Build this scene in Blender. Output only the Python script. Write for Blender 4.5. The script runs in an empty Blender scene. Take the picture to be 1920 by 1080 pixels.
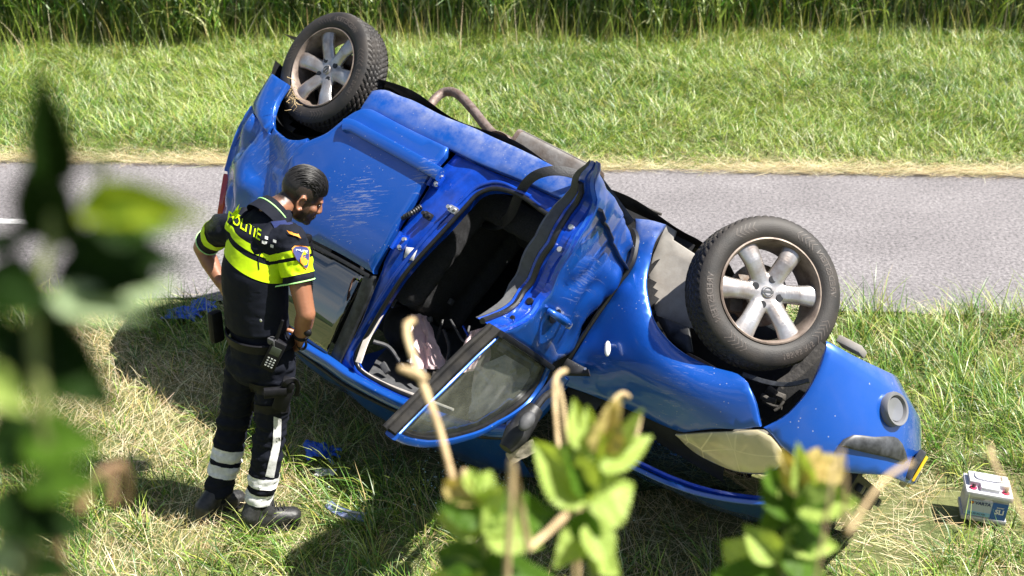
import bpy, bmesh, math, random
import numpy as np
from mathutils import Vector, Matrix, noise
from mathutils.geometry import delaunay_2d_cdt
from mathutils.bvhtree import BVHTree

random.seed(7)
rng = np.random.default_rng(7)
scene = bpy.context.scene
COL = scene.collection

# ------------------------------------------------------------------ camera, sky, sun
TILT = math.radians(25.4)
CAM = np.array([0.0, 0.0, 3.52])
FPX = 2400.0
cam_data = bpy.data.cameras.new('camera')
cam_data.sensor_width = 36.0
cam_data.lens = 36.0 * FPX / 1920.0
cam_data.clip_start = 0.05
cam_data.clip_end = 2000
cam = bpy.data.objects.new('camera', cam_data)
COL.objects.link(cam)
cam.location = CAM
cam.rotation_euler = (math.pi / 2 - TILT, 0, 0)
cam_data.dof.use_dof = True
cam_data.dof.focus_distance = 5.5
cam_data.dof.aperture_fstop = 3.6
scene.camera = cam

SUN_DIR = np.array([0.58, -0.09, 0.88])           # towards the sun
SUN_DIR = SUN_DIR / np.linalg.norm(SUN_DIR)
world = bpy.data.worlds.new('World')
scene.world = world
world.use_nodes = True
wn = world.node_tree.nodes
wl = world.node_tree.links
wn.clear()
w_out = wn.new('ShaderNodeOutputWorld')
w_bg = wn.new('ShaderNodeBackground')
w_bg.inputs['Strength'].default_value = 0.05
w_sky = wn.new('ShaderNodeTexSky')
w_sky.sky_type = 'NISHITA'
w_sky.sun_disc = False
w_sky.sun_elevation = math.asin(SUN_DIR[2])
w_sky.sun_rotation = math.atan2(SUN_DIR[0], SUN_DIR[1])
w_sky.air_density = 1.0
w_sky.dust_density = 1.2
# broken fair-weather clouds, the same all round the sky
w_tc = wn.new('ShaderNodeTexCoord')
w_map = wn.new('ShaderNodeMapping')
w_map.inputs['Scale'].default_value = (1.0, 1.0, 2.6)
w_noise = wn.new('ShaderNodeTexNoise')
w_noise.inputs['Scale'].default_value = 2.3
w_noise.inputs['Detail'].default_value = 7
w_noise.inputs['Roughness'].default_value = 0.55
w_ramp = wn.new('ShaderNodeValToRGB')
w_ramp.color_ramp.elements[0].position = 0.52
w_ramp.color_ramp.elements[1].position = 0.66
w_mix = wn.new('ShaderNodeMixRGB')
w_mix.inputs['Color2'].default_value = (6.0, 6.15, 6.4, 1)
wl.new(w_tc.outputs['Generated'], w_map.inputs['Vector'])
wl.new(w_map.outputs['Vector'], w_noise.inputs['Vector'])
wl.new(w_noise.outputs['Fac'], w_ramp.inputs['Fac'])
wl.new(w_ramp.outputs['Color'], w_mix.inputs['Fac'])
wl.new(w_sky.outputs['Color'], w_mix.inputs['Color1'])
wl.new(w_mix.outputs['Color'], w_bg.inputs['Color'])
wl.new(w_bg.outputs['Background'], w_out.inputs['Surface'])

sun_data = bpy.data.lights.new('sun', 'SUN')
sun_data.energy = 5.0
sun_data.angle = math.radians(0.5)
sun_data.color = (1.0, 0.955, 0.88)
sun = bpy.data.objects.new('sun', sun_data)
COL.objects.link(sun)
sun.rotation_euler = Vector(SUN_DIR).to_track_quat('Z', 'Y').to_euler()
sun.location = (8, -2, 12)

scene.view_settings.view_transform = 'Standard'
scene.view_settings.look = 'None'
scene.view_settings.gamma = 1.0
scene.view_settings.use_curve_mapping = False
scene.view_settings.exposure = 1.32

# ------------------------------------------------------------------ geometry of the view, used only to measure
V_FW = np.array([0, math.cos(TILT), -math.sin(TILT)])
V_UP = np.array([0, math.sin(TILT), math.cos(TILT)])
V_RT = np.array([1.0, 0, 0])


def ray(x, y):
    return V_FW + V_RT * (x - 960) / FPX + V_UP * (540 - y) / FPX


def proj(P):
    v = np.asarray(P, float) - CAM
    d = v @ V_FW
    return np.array([960 + FPX * (v @ V_RT) / d, 540 - FPX * (v @ V_UP) / d])


def atY(x, y, Y):
    r = ray(x, y)
    return CAM + r * ((Y - CAM[1]) / r[1])


def gnd(x, y, z=0.0):
    r = ray(x, y)
    return CAM + r * ((z - CAM[2]) / r[2])


def at_depth(x, y, d):
    return CAM + ray(x, y) * d


# ------------------------------------------------------------------ materials
def new_mat(name):
    m = bpy.data.materials.new(name)
    m.use_nodes = True
    nt = m.node_tree
    return m, nt.nodes, nt.links, nt.nodes['Principled BSDF']


def mat(name, col, rough=0.6, metal=0.0, var=0.0, vscale=20.0, bump=0.0, bscale=60.0, coat=0.0, spec=None,
        trans=0.0, col2=None):
    m, n, l, p = new_mat(name)
    p.inputs['Base Color'].default_value = (*col, 1)
    p.inputs['Roughness'].default_value = rough
    p.inputs['Metallic'].default_value = metal
    if coat:
        p.inputs['Coat Weight'].default_value = coat
        p.inputs['Coat Roughness'].default_value = 0.06
    if spec is not None:
        p.inputs['Specular IOR Level'].default_value = spec
    tc = n.new('ShaderNodeTexCoord')
    if var or col2:
        nz = n.new('ShaderNodeTexNoise')
        nz.inputs['Scale'].default_value = vscale
        nz.inputs['Detail'].default_value = 6
        nz.inputs['Roughness'].default_value = 0.65
        l.new(tc.outputs['Object'], nz.inputs['Vector'])
        mx = n.new('ShaderNodeMixRGB')
        c2 = col2 if col2 else tuple(max(0, c * (1 + 2 * var)) for c in col)
        c1 = col if col2 else tuple(max(0, c * (1 - var)) for c in col)
        mx.inputs['Color1'].default_value = (*c1, 1)
        mx.inputs['Color2'].default_value = (*c2, 1)
        rp = n.new('ShaderNodeValToRGB')
        rp.color_ramp.elements[0].position = 0.35
        rp.color_ramp.elements[1].position = 0.68
        l.new(nz.outputs['Fac'], rp.inputs['Fac'])
        l.new(rp.outputs['Color'], mx.inputs['Fac'])
        l.new(mx.outputs['Color'], p.inputs['Base Color'])
    if bump:
        nb = n.new('ShaderNodeTexNoise')
        nb.inputs['Scale'].default_value = bscale
        nb.inputs['Detail'].default_value = 4
        l.new(tc.outputs['Object'], nb.inputs['Vector'])
        b = n.new('ShaderNodeBump')
        b.inputs['Strength'].default_value = bump
        b.inputs['Distance'].default_value = 0.01
        l.new(nb.outputs['Fac'], b.inputs['Height'])
        l.new(b.outputs['Normal'], p.inputs['Normal'])
    return m


def blade_mat(name, trans=0.25, rough=0.45, spec=0.35):
    m, n, l, p = new_mat(name)
    a = n.new('ShaderNodeAttribute')
    a.attribute_name = 'Col'
    l.new(a.outputs['Color'], p.inputs['Base Color'])
    p.inputs['Roughness'].default_value = rough
    p.inputs['Specular IOR Level'].default_value = spec
    t = n.new('ShaderNodeBsdfTranslucent')
    mul = n.new('ShaderNodeMixRGB')
    mul.blend_type = 'MULTIPLY'
    mul.inputs['Fac'].default_value = 1
    mul.inputs['Color2'].default_value = (1.25, 1.3, 0.6, 1)
    l.new(a.outputs['Color'], mul.inputs['Color1'])
    l.new(mul.outputs['Color'], t.inputs['Color'])
    ms = n.new('ShaderNodeMixShader')
    ms.inputs['Fac'].default_value = trans
    l.new(p.outputs['BSDF'], ms.inputs[1])
    l.new(t.outputs['BSDF'], ms.inputs[2])
    l.new(ms.outputs['Shader'], n['Material Output'].inputs['Surface'])
    return m


def glass_mat(name, tint, dirt=0.1, dirt_col=(0.35, 0.36, 0.33), refl=1.5, dscale=9):
    """thin car glass: fresnel mirror over tinted see-through, with a film of dirt"""
    m, n, l, p = new_mat(name)
    out = n['Material Output']
    tr = n.new('ShaderNodeBsdfTransparent')
    tr.inputs['Color'].default_value = (*tint, 1)
    gl = n.new('ShaderNodeBsdfGlossy')
    gl.inputs['Roughness'].default_value = 0.015
    fr = n.new('ShaderNodeFresnel')
    fr.inputs['IOR'].default_value = refl
    ms = n.new('ShaderNodeMixShader')
    l.new(fr.outputs['Fac'], ms.inputs['Fac'])
    l.new(tr.outputs['BSDF'], ms.inputs[1])
    l.new(gl.outputs['BSDF'], ms.inputs[2])
    df = n.new('ShaderNodeBsdfDiffuse')
    df.inputs['Color'].default_value = (*dirt_col, 1)
    tc = n.new('ShaderNodeTexCoord')
    nz = n.new('ShaderNodeTexNoise')
    nz.inputs['Scale'].default_value = dscale
    nz.inputs['Detail'].default_value = 8
    nz.inputs['Roughness'].default_value = 0.7
    l.new(tc.outputs['Object'], nz.inputs['Vector'])
    mr = n.new('ShaderNodeMapRange')
    mr.inputs['From Min'].default_value = 0.3
    mr.inputs['From Max'].default_value = 0.8
    mr.inputs['To Min'].default_value = dirt * 0.3
    mr.inputs['To Max'].default_value = dirt * 2
    l.new(nz.outputs['Fac'], mr.inputs['Value'])
    ms2 = n.new('ShaderNodeMixShader')
    l.new(mr.outputs['Result'], ms2.inputs['Fac'])
    l.new(ms.outputs['Shader'], ms2.inputs[1])
    l.new(df.outputs['BSDF'], ms2.inputs[2])
    l.new(ms2.outputs['Shader'], out.inputs['Surface'])
    return m


# ------------------------------------------------------------------ mesh helpers
def link(o, parent=None):
    COL.objects.link(o)
    if parent is not None:
        o.parent = parent
    return o


def mesh_from(name, verts, faces, m=None, smooth=True, sharp=38):
    me = bpy.data.meshes.new(name)
    me.from_pydata([tuple(map(float, v)) for v in verts], [], [tuple(int(i) for i in f) for f in faces])
    me.update()
    if m is not None:
        me.materials.append(m)
    if smooth:
        me.polygons.foreach_set('use_smooth', [True] * len(me.polygons))
        if sharp:
            me.set_sharp_from_angle(angle=math.radians(sharp))
    return me


def obj(name, verts, faces, m, parent=None, smooth=True, sharp=38):
    o = bpy.data.objects.new(name, mesh_from(name, verts, faces, m, smooth, sharp))
    return link(o, parent)


def empty(name, loc=(0, 0, 0), parent=None):
    o = bpy.data.objects.new(name, None)
    o.location = loc
    o.empty_display_size = 0.1
    return link(o, parent)


def tag(o, label=None, cat=None, group=None, kind=None):
    if label: o['label'] = label
    if cat: o['category'] = cat
    if group: o['group'] = group
    if kind: o['kind'] = kind
    return o


class MB:
    """collects simple shapes into one mesh"""
    def __init__(s): s.v, s.f = [], []

    def add(s, v, f):
        k = len(s.v)
        s.v += [np.asarray(q, float) for q in v]
        s.f += [tuple(i + k for i in q) for q in f]
        return s

    def box(s, c, size, R=None, bev=0.0):
        hx, hy, hz = [q / 2 for q in size]
        R = np.eye(3) if R is None else np.asarray(R)
        c = np.asarray(c, float)
        if bev <= 0:
            v = [(x, y, z) for x in (-hx, hx) for y in (-hy, hy) for z in (-hz, hz)]
            f = [(0, 1, 3, 2), (4, 6, 7, 5), (0, 4, 5, 1), (2, 3, 7, 6), (0, 2, 6, 4), (1, 5, 7, 3)]
            return s.add([c + R @ np.array(q) for q in v], f)
        bm = bmesh.new()
        bmesh.ops.create_cube(bm, size=1)
        for q in bm.verts: q.co = Vector((q.co.x * size[0], q.co.y * size[1], q.co.z * size[2]))
        bmesh.ops.bevel(bm, geom=bm.edges[:], offset=bev, segments=2, affect='EDGES', profile=0.6)
        bm.verts.ensure_lookup_table()
        v = [c + R @ np.array(q.co) for q in bm.verts]
        f = [[q.index for q in g.verts] for g in bm.faces]
        bm.free()
        return s.add(v, f)

    def tube(s, pts, r, n=10, cap=True, flat=None, up=None):
        v, f = sweep(pts, r, n, cap, flat, up)
        return s.add(v, f)

    def lathe(s, prof, n=32, c=(0, 0, 0), R=None, closed=False):
        """prof: (radius, height) pairs, axis = local y"""
        R = np.eye(3) if R is None else np.asarray(R)
        c = np.asarray(c, float)
        v, f = [], []
        m = len(prof)
        for i in range(n):
            a = 2 * math.pi * i / n
            for (r, h) in prof: v.append(c + R @ np.array([r * math.cos(a), h, r * math.sin(a)]))
        for i in range(n):
            for j in range(m if closed else m - 1):
                a0, a1 = i * m + j, i * m + (j + 1) % m
                b0, b1 = ((i + 1) % n) * m + j, ((i + 1) % n) * m + (j + 1) % m
                f.append((a0, a1, b1, b0))
        return s.add(v, f)

    def ball(s, c, r, R=None, sub=2):
        bm = bmesh.new()
        bmesh.ops.create_icosphere(bm, subdivisions=sub, radius=1)
        r = np.array(r if hasattr(r, '__len__') else (r, r, r), float)
        R = np.eye(3) if R is None else np.asarray(R)
        v = [np.asarray(c) + R @ (np.array(q.co) * r) for q in bm.verts]
        f = [[q.index for q in g.verts] for g in bm.faces]
        bm.free()
        return s.add(v, f)

    def build(s, name, m, parent=None, smooth=True, sharp=38):
        return obj(name, s.v, s.f, m, parent, smooth, sharp)


def norm(v):
    v = np.asarray(v, float)
    return v / (np.linalg.norm(v) + 1e-12)


def smooth_path(pts, step=0.02, closed=False):
    """Catmull-Rom through points, resampled evenly"""
    P = [np.asarray(p, float) for p in pts]
    out = []
    n = len(P)
    segs = n if closed else n - 1
    for i in range(segs):
        p1, p2 = P[i], P[(i + 1) % n]
        p0 = P[i - 1] if (i > 0 or closed) else 2 * p1 - p2
        p3 = P[(i + 2) % n] if (i + 2 < n or closed) else 2 * p2 - p1
        L = np.linalg.norm(p2 - p1)
        k = max(1, int(L / step))
        for j in range(k):
            t = j / k
            out.append(0.5 * ((2 * p1) + (-p0 + p2) * t + (2 * p0 - 5 * p1 + 4 * p2 - p3) * t * t + (-p0 + 3 * p1 - 3 * p2 + p3) * t ** 3))
    if not closed: out.append(P[-1])
    return out


def sweep(pts, r, n=10, cap=True, flat=None, up=None):
    """tube along pts; r scalar, list, flat=(w,h) for a rounded strap section oriented by up"""
    P = np.array([np.asarray(p, float) for p in pts])
    m = len(P)
    T = np.gradient(P, axis=0)
    T /= np.linalg.norm(T, axis=1)[:, None] + 1e-12
    rr = np.full(m, r) if not hasattr(r, '__len__') else np.interp(np.linspace(0, 1, m), np.linspace(0, 1, len(r)), r)
    ref = np.array(up if up is not None else (0, 0, 1.0), float)
    if abs(T[0] @ ref) > 0.95 and up is None: ref = np.array([1.0, 0, 0])
    v, f = [], []
    for i in range(m):
        t = T[i]
        if up is not None: ref = np.array(up, float)
        a = ref - t * (ref @ t)
        a /= np.linalg.norm(a) + 1e-12
        b = np.cross(t, a)
        if up is None: ref = a
        for k in range(n):
            q = 2 * math.pi * k / n
            if flat is not None:
                ca, sa = math.cos(q), math.sin(q)
                ex = 0.5
                v.append(P[i] + a * math.copysign(abs(ca) ** ex, ca) * flat[1] / 2 + b * math.copysign(abs(sa) ** ex, sa) * flat[0] / 2)
            else:
                v.append(P[i] + (a * math.cos(q) + b * math.sin(q)) * rr[i])
    for i in range(m - 1):
        for k in range(n):
            f.append((i * n + k, i * n + (k + 1) % n, (i + 1) * n + (k + 1) % n, (i + 1) * n + k))
    if cap:
        f.append(tuple(range(n))[::-1])
        f.append(tuple(range((m - 1) * n, m * n)))
    return v, f


def fbm(p, sc=1.0, seed=0.0, octv=4):
    return noise.fractal(Vector((p[0] * sc + seed, p[1] * sc - seed, p[2] * sc + 2 * seed)), 0.9, 2.0, octv)


def inside_poly(pts, poly):
    pts = np.asarray(pts)
    poly = np.asarray(poly)
    x, y = pts[:, 0], pts[:, 1]
    ins = np.zeros(len(pts), bool)
    j = len(poly) - 1
    for i in range(len(poly)):
        xi, yi = poly[i]
        xj, yj = poly[j]
        c = ((yi > y) != (yj > y)) & (x < (xj - xi) * (y - yi) / (yj - yi + 1e-15) + xi)
        ins ^= c
        j = i
    return ins


def dist_poly(pts, poly):
    pts = np.asarray(pts)
    poly = np.asarray(poly)
    d = np.full(len(pts), 1e9)
    for i in range(len(poly)):
        a, b = poly[i], poly[(i + 1) % len(poly)]
        ab = b - a
        t = np.clip(((pts - a) @ ab) / (ab @ ab + 1e-15), 0, 1)
        d = np.minimum(d, np.linalg.norm(pts - (a + t[:, None] * ab), axis=1))
    return d


def curve_outline(pts, step=0.025):
    """pts: (u,v) or (u,v,'c') corners; a smooth curve between corners"""
    n = len(pts)
    cor = [i for i, p in enumerate(pts) if len(p) > 2]
    P = [np.array(p[:2], float) for p in pts]
    if not cor:
        return np.array(smooth_path(P, step, True))
    out = []
    for a, b in zip(cor, cor[1:] + [cor[0] + n]):
        seg = [P[i % n] for i in range(a, b + 1)]
        out += smooth_path(seg, step)[:-1]
    return np.array(out)


def poly_area(p):
    x, y = p[:, 0], p[:, 1]
    return 0.5 * np.sum(x * np.roll(y, -1) - y * np.roll(x, -1))


def inset_poly(p, d):
    """moves a counter-clockwise outline inward by d"""
    t = np.roll(p, -1, 0) - np.roll(p, 1, 0)
    t /= np.linalg.norm(t, axis=1)[:, None] + 1e-12
    nrm = np.stack([-t[:, 1], t[:, 0]], 1)
    return p + nrm * d


def panel(name, outline, P, m, parent, grid=0.045, th=0.02, lip=0.004, gap=0.002, sign=-1, curved=True, step=0.025, flat=False, rand=0.0):
    """a sheet-metal panel: outline in (u,v), P(u,v)->3D, edges rolled inwards by th"""
    o = curve_outline(outline, step) if curved else np.array([q[:2] for q in outline], float)
    if poly_area(o) < 0: o = o[::-1]
    o = inset_poly(o, gap)
    inner = inset_poly(o, lip)
    lo, hi = inner.min(0), inner.max(0)
    gx, gy = np.meshgrid(np.arange(lo[0] + grid / 2, hi[0], grid), np.arange(lo[1] + grid / 2, hi[1], grid))
    g = np.stack([gx.ravel(), gy.ravel()], 1)
    if rand: g = g + rng.uniform(-rand, rand, g.shape) * grid
    if len(g):
        g = g[inside_poly(g, inner)]
    if len(g):
        g = g[dist_poly(g, inner) > grid * 0.35]
    n = len(inner)
    vs = [Vector(q) for q in inner] + [Vector(q) for q in g]
    res = delaunay_2d_cdt(vs, [(i, (i + 1) % n) for i in range(n)], [], 0, 1e-6)
    V2 = np.array([q[:] for q in res[0]])
    F = [tuple(f) for f in res[2]]
    cen = np.array([V2[list(f)].mean(0) for f in F])
    keep = inside_poly(cen, inner)
    F = [f for f, k in zip(F, keep) if k]
    orig = {}
    for i, src in enumerate(res[3]):
        for sidx in src: orig.setdefault(sidx, i)
    V3 = [P(u, v) for u, v in V2]

    def nr(u, v):
        e = 1e-3
        a = P(u + e, v) - P(u - e, v)
        b = P(u, v + e) - P(u, v - e)
        return norm(np.cross(a, b)) * sign
    c0 = np.mean([V2[i] for i in range(len(V2))], 0)
    ring1, ring2 = [], []
    for i in range(n):
        u, v = o[i]
        N = nr(u, v)
        p = P(u, v)
        ring1.append(p - N * lip * 0.8)
        ring2.append(p - N * th)
    k1 = len(V3)
    V3 = V3 + ring1
    k2 = len(V3)
    V3 = V3 + ring2
    # orient the sheet's faces with the normal
    f0 = F[len(F) // 2]
    q = [V3[i] for i in f0]
    fl = np.dot(np.cross(q[1] - q[0], q[2] - q[0]), nr(*np.mean([V2[i] for i in f0], 0))) < 0
    if fl: F = [f[::-1] for f in F]
    for i in range(n):
        j = (i + 1) % n
        a, b = orig.get(i, i), orig.get(j, j)
        if fl:
            F.append((a, b, k1 + j, k1 + i)); F.append((k1 + i, k1 + j, k2 + j, k2 + i))
        else:
            F.append((b, a, k1 + i, k1 + j)); F.append((k1 + j, k1 + i, k2 + i, k2 + j))
    return obj(name, V3, F, m, parent, sharp=50)


def grid_mesh(P, us, vs):
    v = [P(u, w) for u in us for w in vs]
    n = len(vs)
    f = [(i * n + j, (i + 1) * n + j, (i + 1) * n + j + 1, i * n + j + 1) for i in range(len(us) - 1) for j in range(n - 1)]
    return v, f


def remesh(mb, voxel, smooth=4, fac=0.5):
    """fuses overlapping shapes into one skin"""
    me = mesh_from('tmp', mb.v, mb.f, None, False)
    o = bpy.data.objects.new('tmp', me)
    COL.objects.link(o)
    r = o.modifiers.new('r', 'REMESH')
    r.mode = 'VOXEL'
    r.voxel_size = voxel
    r.adaptivity = 0
    if smooth:
        s = o.modifiers.new('s', 'SMOOTH')
        s.iterations = smooth
        s.factor = fac
    dg = bpy.context.evaluated_depsgraph_get()
    out = bpy.data.meshes.new_from_object(o.evaluated_get(dg))
    bpy.data.objects.remove(o)
    out.polygons.foreach_set('use_smooth', [True] * len(out.polygons))
    return out


def mesh_co(me):
    a = np.empty(len(me.vertices) * 3)
    me.vertices.foreach_get('co', a)
    return a.reshape(-1, 3)


def set_co(me, a):
    me.vertices.foreach_set('co', np.asarray(a, float).ravel())
    me.update()


def mesh_no(me):
    a = np.empty(len(me.vertices) * 3)
    me.vertices.foreach_get('normal', a)
    return a.reshape(-1, 3)


def obj_from_mesh(name, me, m, parent=None):
    me.name = name
    me.materials.clear()
    me.materials.append(m)
    return link(bpy.data.objects.new(name, me), parent)
# ================================================================== ground, road
ROAD_YAW = math.radians(-2.4)
RD = np.array([math.cos(ROAD_YAW), math.sin(ROAD_YAW)])       # along the path
RN = np.array([-RD[1], RD[0]])                                 # across it, away from the camera
NEAR0, FAR0 = 7.16, 9.66                                        # distance of its edges at x = 0


def across(x, y):
    return x * RN[0] + y * RN[1]


def ground_h(x, y):
    c = across(x, y)
    x = np.asarray(x, float)
    h = np.zeros_like(c)
    # bank on which the photographer stands
    t = np.clip((3.6 - c) / 4.2, 0, 1)
    h = h + 1.75 * t * t * (3 - 2 * t)
    # far verge rises a little, then falls to the ditch behind the reeds
    t2 = np.clip((c - FAR0) / 3.0, 0, 1)
    h = h + 0.06 * t2
    rough = np.where((c > NEAR0 - 0.05) & (c < FAR0 + 0.05), 0.0, 1.0)
    h = h + rough * (0.018 * np.sin(x * 3.1 + 1.3 * y) * np.sin(y * 2.7 - 0.6 * x) + 0.010 * np.sin(7.3 * x + 2) * np.sin(6.1 * y))
    return h - 0.02 * rough - 0.03 * (1 - rough)


xs = np.concatenate([np.linspace(-400, -14, 14), np.linspace(-12, 12, 121), np.linspace(14, 400, 14)])
ys = np.concatenate([np.linspace(-300, -6, 10), np.linspace(-5, 20, 126), np.linspace(24, 500, 14)])
X, Y = np.meshgrid(xs, ys, indexing='ij')
Z = ground_h(X, Y)
gv = np.stack([X.ravel(), Y.ravel(), Z.ravel()], 1)
ny = len(ys)
gf = [(i * ny + j, (i + 1) * ny + j, (i + 1) * ny + j + 1, i * ny + j + 1) for i in range(len(xs) - 1) for j in range(ny - 1)]
M_ground = mat('dry_verge_soil', (0.15, 0.15, 0.055), 0.95, col2=(0.06, 0.085, 0.02), vscale=1.3, bump=0.8, bscale=30)
ground = tag(obj('ground', gv, gf, M_ground, sharp=0), kind='structure')


def strip(c0, c1, x0, x1, z, nx=60, nc=6, jag=0.0):
    us = np.linspace(x0, x1, nx)
    cs = np.linspace(c0, c1, nc)
    v = []
    for u in us:
        for k, c in enumerate(cs):
            j = 0
            if jag and k in (0, nc - 1): j = jag * (fbm((u, k * 5.0, 0), 2.3, 2.0, 4))
            p = RD * u + RN * (c + j)
            v.append((p[0], p[1], z))
    f = [(i * nc + j, (i + 1) * nc + j, (i + 1) * nc + j + 1, i * nc + j + 1) for i in range(nx - 1) for j in range(nc - 1)]
    return v, f


M_road, n_, l_, p_ = new_mat('worn_asphalt')
tc_ = n_.new('ShaderNodeTexCoord')
n1 = n_.new('ShaderNodeTexNoise'); n1.inputs['Scale'].default_value = 42; n1.inputs['Detail'].default_value = 8; n1.inputs['Roughness'].default_value = 0.8
n2 = n_.new('ShaderNodeTexNoise'); n2.inputs['Scale'].default_value = 1.2; n2.inputs['Detail'].default_value = 5
n3 = n_.new('ShaderNodeTexVoronoi'); n3.inputs['Scale'].default_value = 85
for q in (n1, n2, n3): l_.new(tc_.outputs['Object'], q.inputs['Vector'])
r1 = n_.new('ShaderNodeValToRGB')
r1.color_ramp.elements[0].position = 0.38; r1.color_ramp.elements[0].color = (0.10, 0.097, 0.10, 1)
r1.color_ramp.elements[1].position = 0.64; r1.color_ramp.elements[1].color = (0.46, 0.445, 0.45, 1)
l_.new(n1.outputs['Fac'], r1.inputs['Fac'])
m1 = n_.new('ShaderNodeMixRGB'); m1.blend_type = 'MULTIPLY'; m1.inputs['Fac'].default_value = 0.55
l_.new(r1.outputs['Color'], m1.inputs['Color1']); 
r2 = n_.new('ShaderNodeValToRGB'); r2.color_ramp.elements[0].color = (0.52, 0.51, 0.52, 1); r2.color_ramp.elements[0].position = 0.34; r2.color_ramp.elements[1].position = 0.7
l_.new(n2.outputs['Fac'], r2.inputs['Fac']); l_.new(r2.outputs['Color'], m1.inputs['Color2'])
m3 = n_.new('ShaderNodeMixRGB'); m3.blend_type = 'MULTIPLY'; m3.inputs['Fac'].default_value = 0.5
r3 = n_.new('ShaderNodeValToRGB'); r3.color_ramp.elements[0].color = (0.55, 0.55, 0.57, 1); r3.color_ramp.elements[1].color = (1.2, 1.2, 1.2, 1); r3.color_ramp.elements[1].position = 1.0
l_.new(n3.outputs['Color'], r3.inputs['Fac']); l_.new(r3.outputs['Color'], m3.inputs['Color2']); l_.new(m1.outputs['Color'], m3.inputs['Color1'])
mv = n_.new('ShaderNodeMixRGB'); mv.blend_type = 'MULTIPLY'; mv.inputs['Fac'].default_value = 1.0; mv.inputs['Color2'].default_value = (0.74, 0.715, 0.725, 1)
l_.new(m3.outputs['Color'], mv.inputs['Color1']); l_.new(mv.outputs['Color'], p_.inputs['Base Color'])
p_.inputs['Roughness'].default_value = 0.85
b_ = n_.new('ShaderNodeBump'); b_.inputs['Strength'].default_value = 0.5; b_.inputs['Distance'].default_value = 0.004
l_.new(n1.outputs['Fac'], b_.inputs['Height']); l_.new(b_.outputs['Normal'], p_.inputs['Normal'])
v, f = strip(NEAR0, FAR0, -60, 60, 0.0, 600, 8, 0.05)
road = tag(obj('road', v, f, M_road, sharp=0), kind='structure')
M_line = mat('worn_white_paint', (0.75, 0.75, 0.74), 0.7, col2=(0.45, 0.45, 0.45), vscale=30)
lp = gnd(-20, 415); cc = across(lp[0], lp[1]) - 0.0
for u0 in (-4.65,):
    if u0 == -4.65:
        e = gnd(76, 414); ue = e[0] * RD[0] + e[1] * RD[1]; a, b_u = ue - 1.0, ue
    else: a, b_u = u0, u0 + 1.0
    v, f = strip(cc - 0.045, cc + 0.045, a, b_u, 0.004, 24, 3, 0.02)
    tag(obj('lane_dash', v, f, M_line, sharp=0), 'worn white dash painted along the middle of the grey path', 'road marking')
# ================================================================== the overturned car
F_AX = norm([0.7336, -0.6625, -0.1515])                 # towards its nose
L_AX = np.array([-0.4412, -0.6338, 0.6354]); L_AX = norm(L_AX - F_AX * (L_AX @ F_AX))    # towards its left side
U_AX = np.cross(F_AX, L_AX)                              # towards its roof, now pointing down
CAR_O = np.array([-0.4997, 7.0384, 1.4108])
CAR_R = np.array([F_AX, L_AX, U_AX]).T
car = empty('overturned_car')
car.matrix_world = Matrix([[*CAR_R[i], CAR_O[i]] for i in range(3)] + [[0, 0, 0, 1]])
tag(car, 'blue hatchback lying upside down on its roof with its front door torn open', 'car')


def c2w(p): return CAR_O + CAR_R @ np.asarray(p, float)
def w2c(P): return CAR_R.T @ (np.asarray(P) - CAR_O)


def cpx(x, y, yp):
    """point of the car's frame seen at a pixel, on the plane y = yp"""
    r = CAR_R.T @ ray(x, y)
    o = CAR_R.T @ (CAM - CAR_O)
    return o + r * ((yp - o[1]) / r[1])


def cpz(x, y, zp):
    r = CAR_R.T @ ray(x, y)
    o = CAR_R.T @ (CAM - CAR_O)
    return o + r * ((zp - o[2]) / r[2])


def cpd(x, y, d): return w2c(at_depth(x, y, d))


_prof = smooth_path([(0.02, 0.66), (0.10, 0.745), (0.17, 0.785), (0.24, 0.805), (0.36, 0.828), (0.5, 0.842), (0.65, 0.845), (0.8, 0.838),
                     (0.93, 0.818), (1.0, 0.800), (1.1, 0.765), (1.25, 0.705), (1.4, 0.645), (1.5, 0.60), (1.6, 0.55), (1.75, 0.45)], 0.01)
_pz = np.array([q[0] for q in _prof]); _py = np.array([q[1] for q in _prof])


def sstep(a, b, x):
    t = min(1, max(0, (x - a) / (b - a)))
    return t * t * (3 - 2 * t)


def flare(r, r0, amp):
    return amp * math.exp(-((r - r0) / (0.055 if r < r0 else 0.13)) ** 2)


def y_side(u, z):
    y = float(np.interp(z, _pz, _py))
    k = sstep(1.9, 2.5, u)
    if z > 0.72: y -= 2.1 * k * (z - 0.72) ** 2
    # arch flares
    y += flare(math.hypot(u - 0.02, z - 0.25), 0.42, 0.022)
    y += flare(math.hypot(u - 2.66, z - 0.24), 0.47, 0.040)
    return y


def dent(u, z):
    """crumpled rear quarter"""
    k = sstep(0.34, 0.12, u) * sstep(0.40, 0.50, math.hypot(u - 0.02, z - 0.25))
    if k <= 0: return 0.0
    n = 1 - abs(fbm((u * 1.0, z * 1.0, 0.3), 4.5, 3.1, 1)) * 1.5
    m = 1 - abs(fbm((u, z, 0.9), 8.0, 1.7, 1)) * 1.5
    return -k * (0.060 * max(0, n) ** 1.3 + 0.016 * max(0, m) ** 1.3) + k * 0.03


FRX, FRA, FRB = 2.95, 0.46, 0.80
RRX, RRA, RRB = 0.00, 0.50, 0.40


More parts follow.
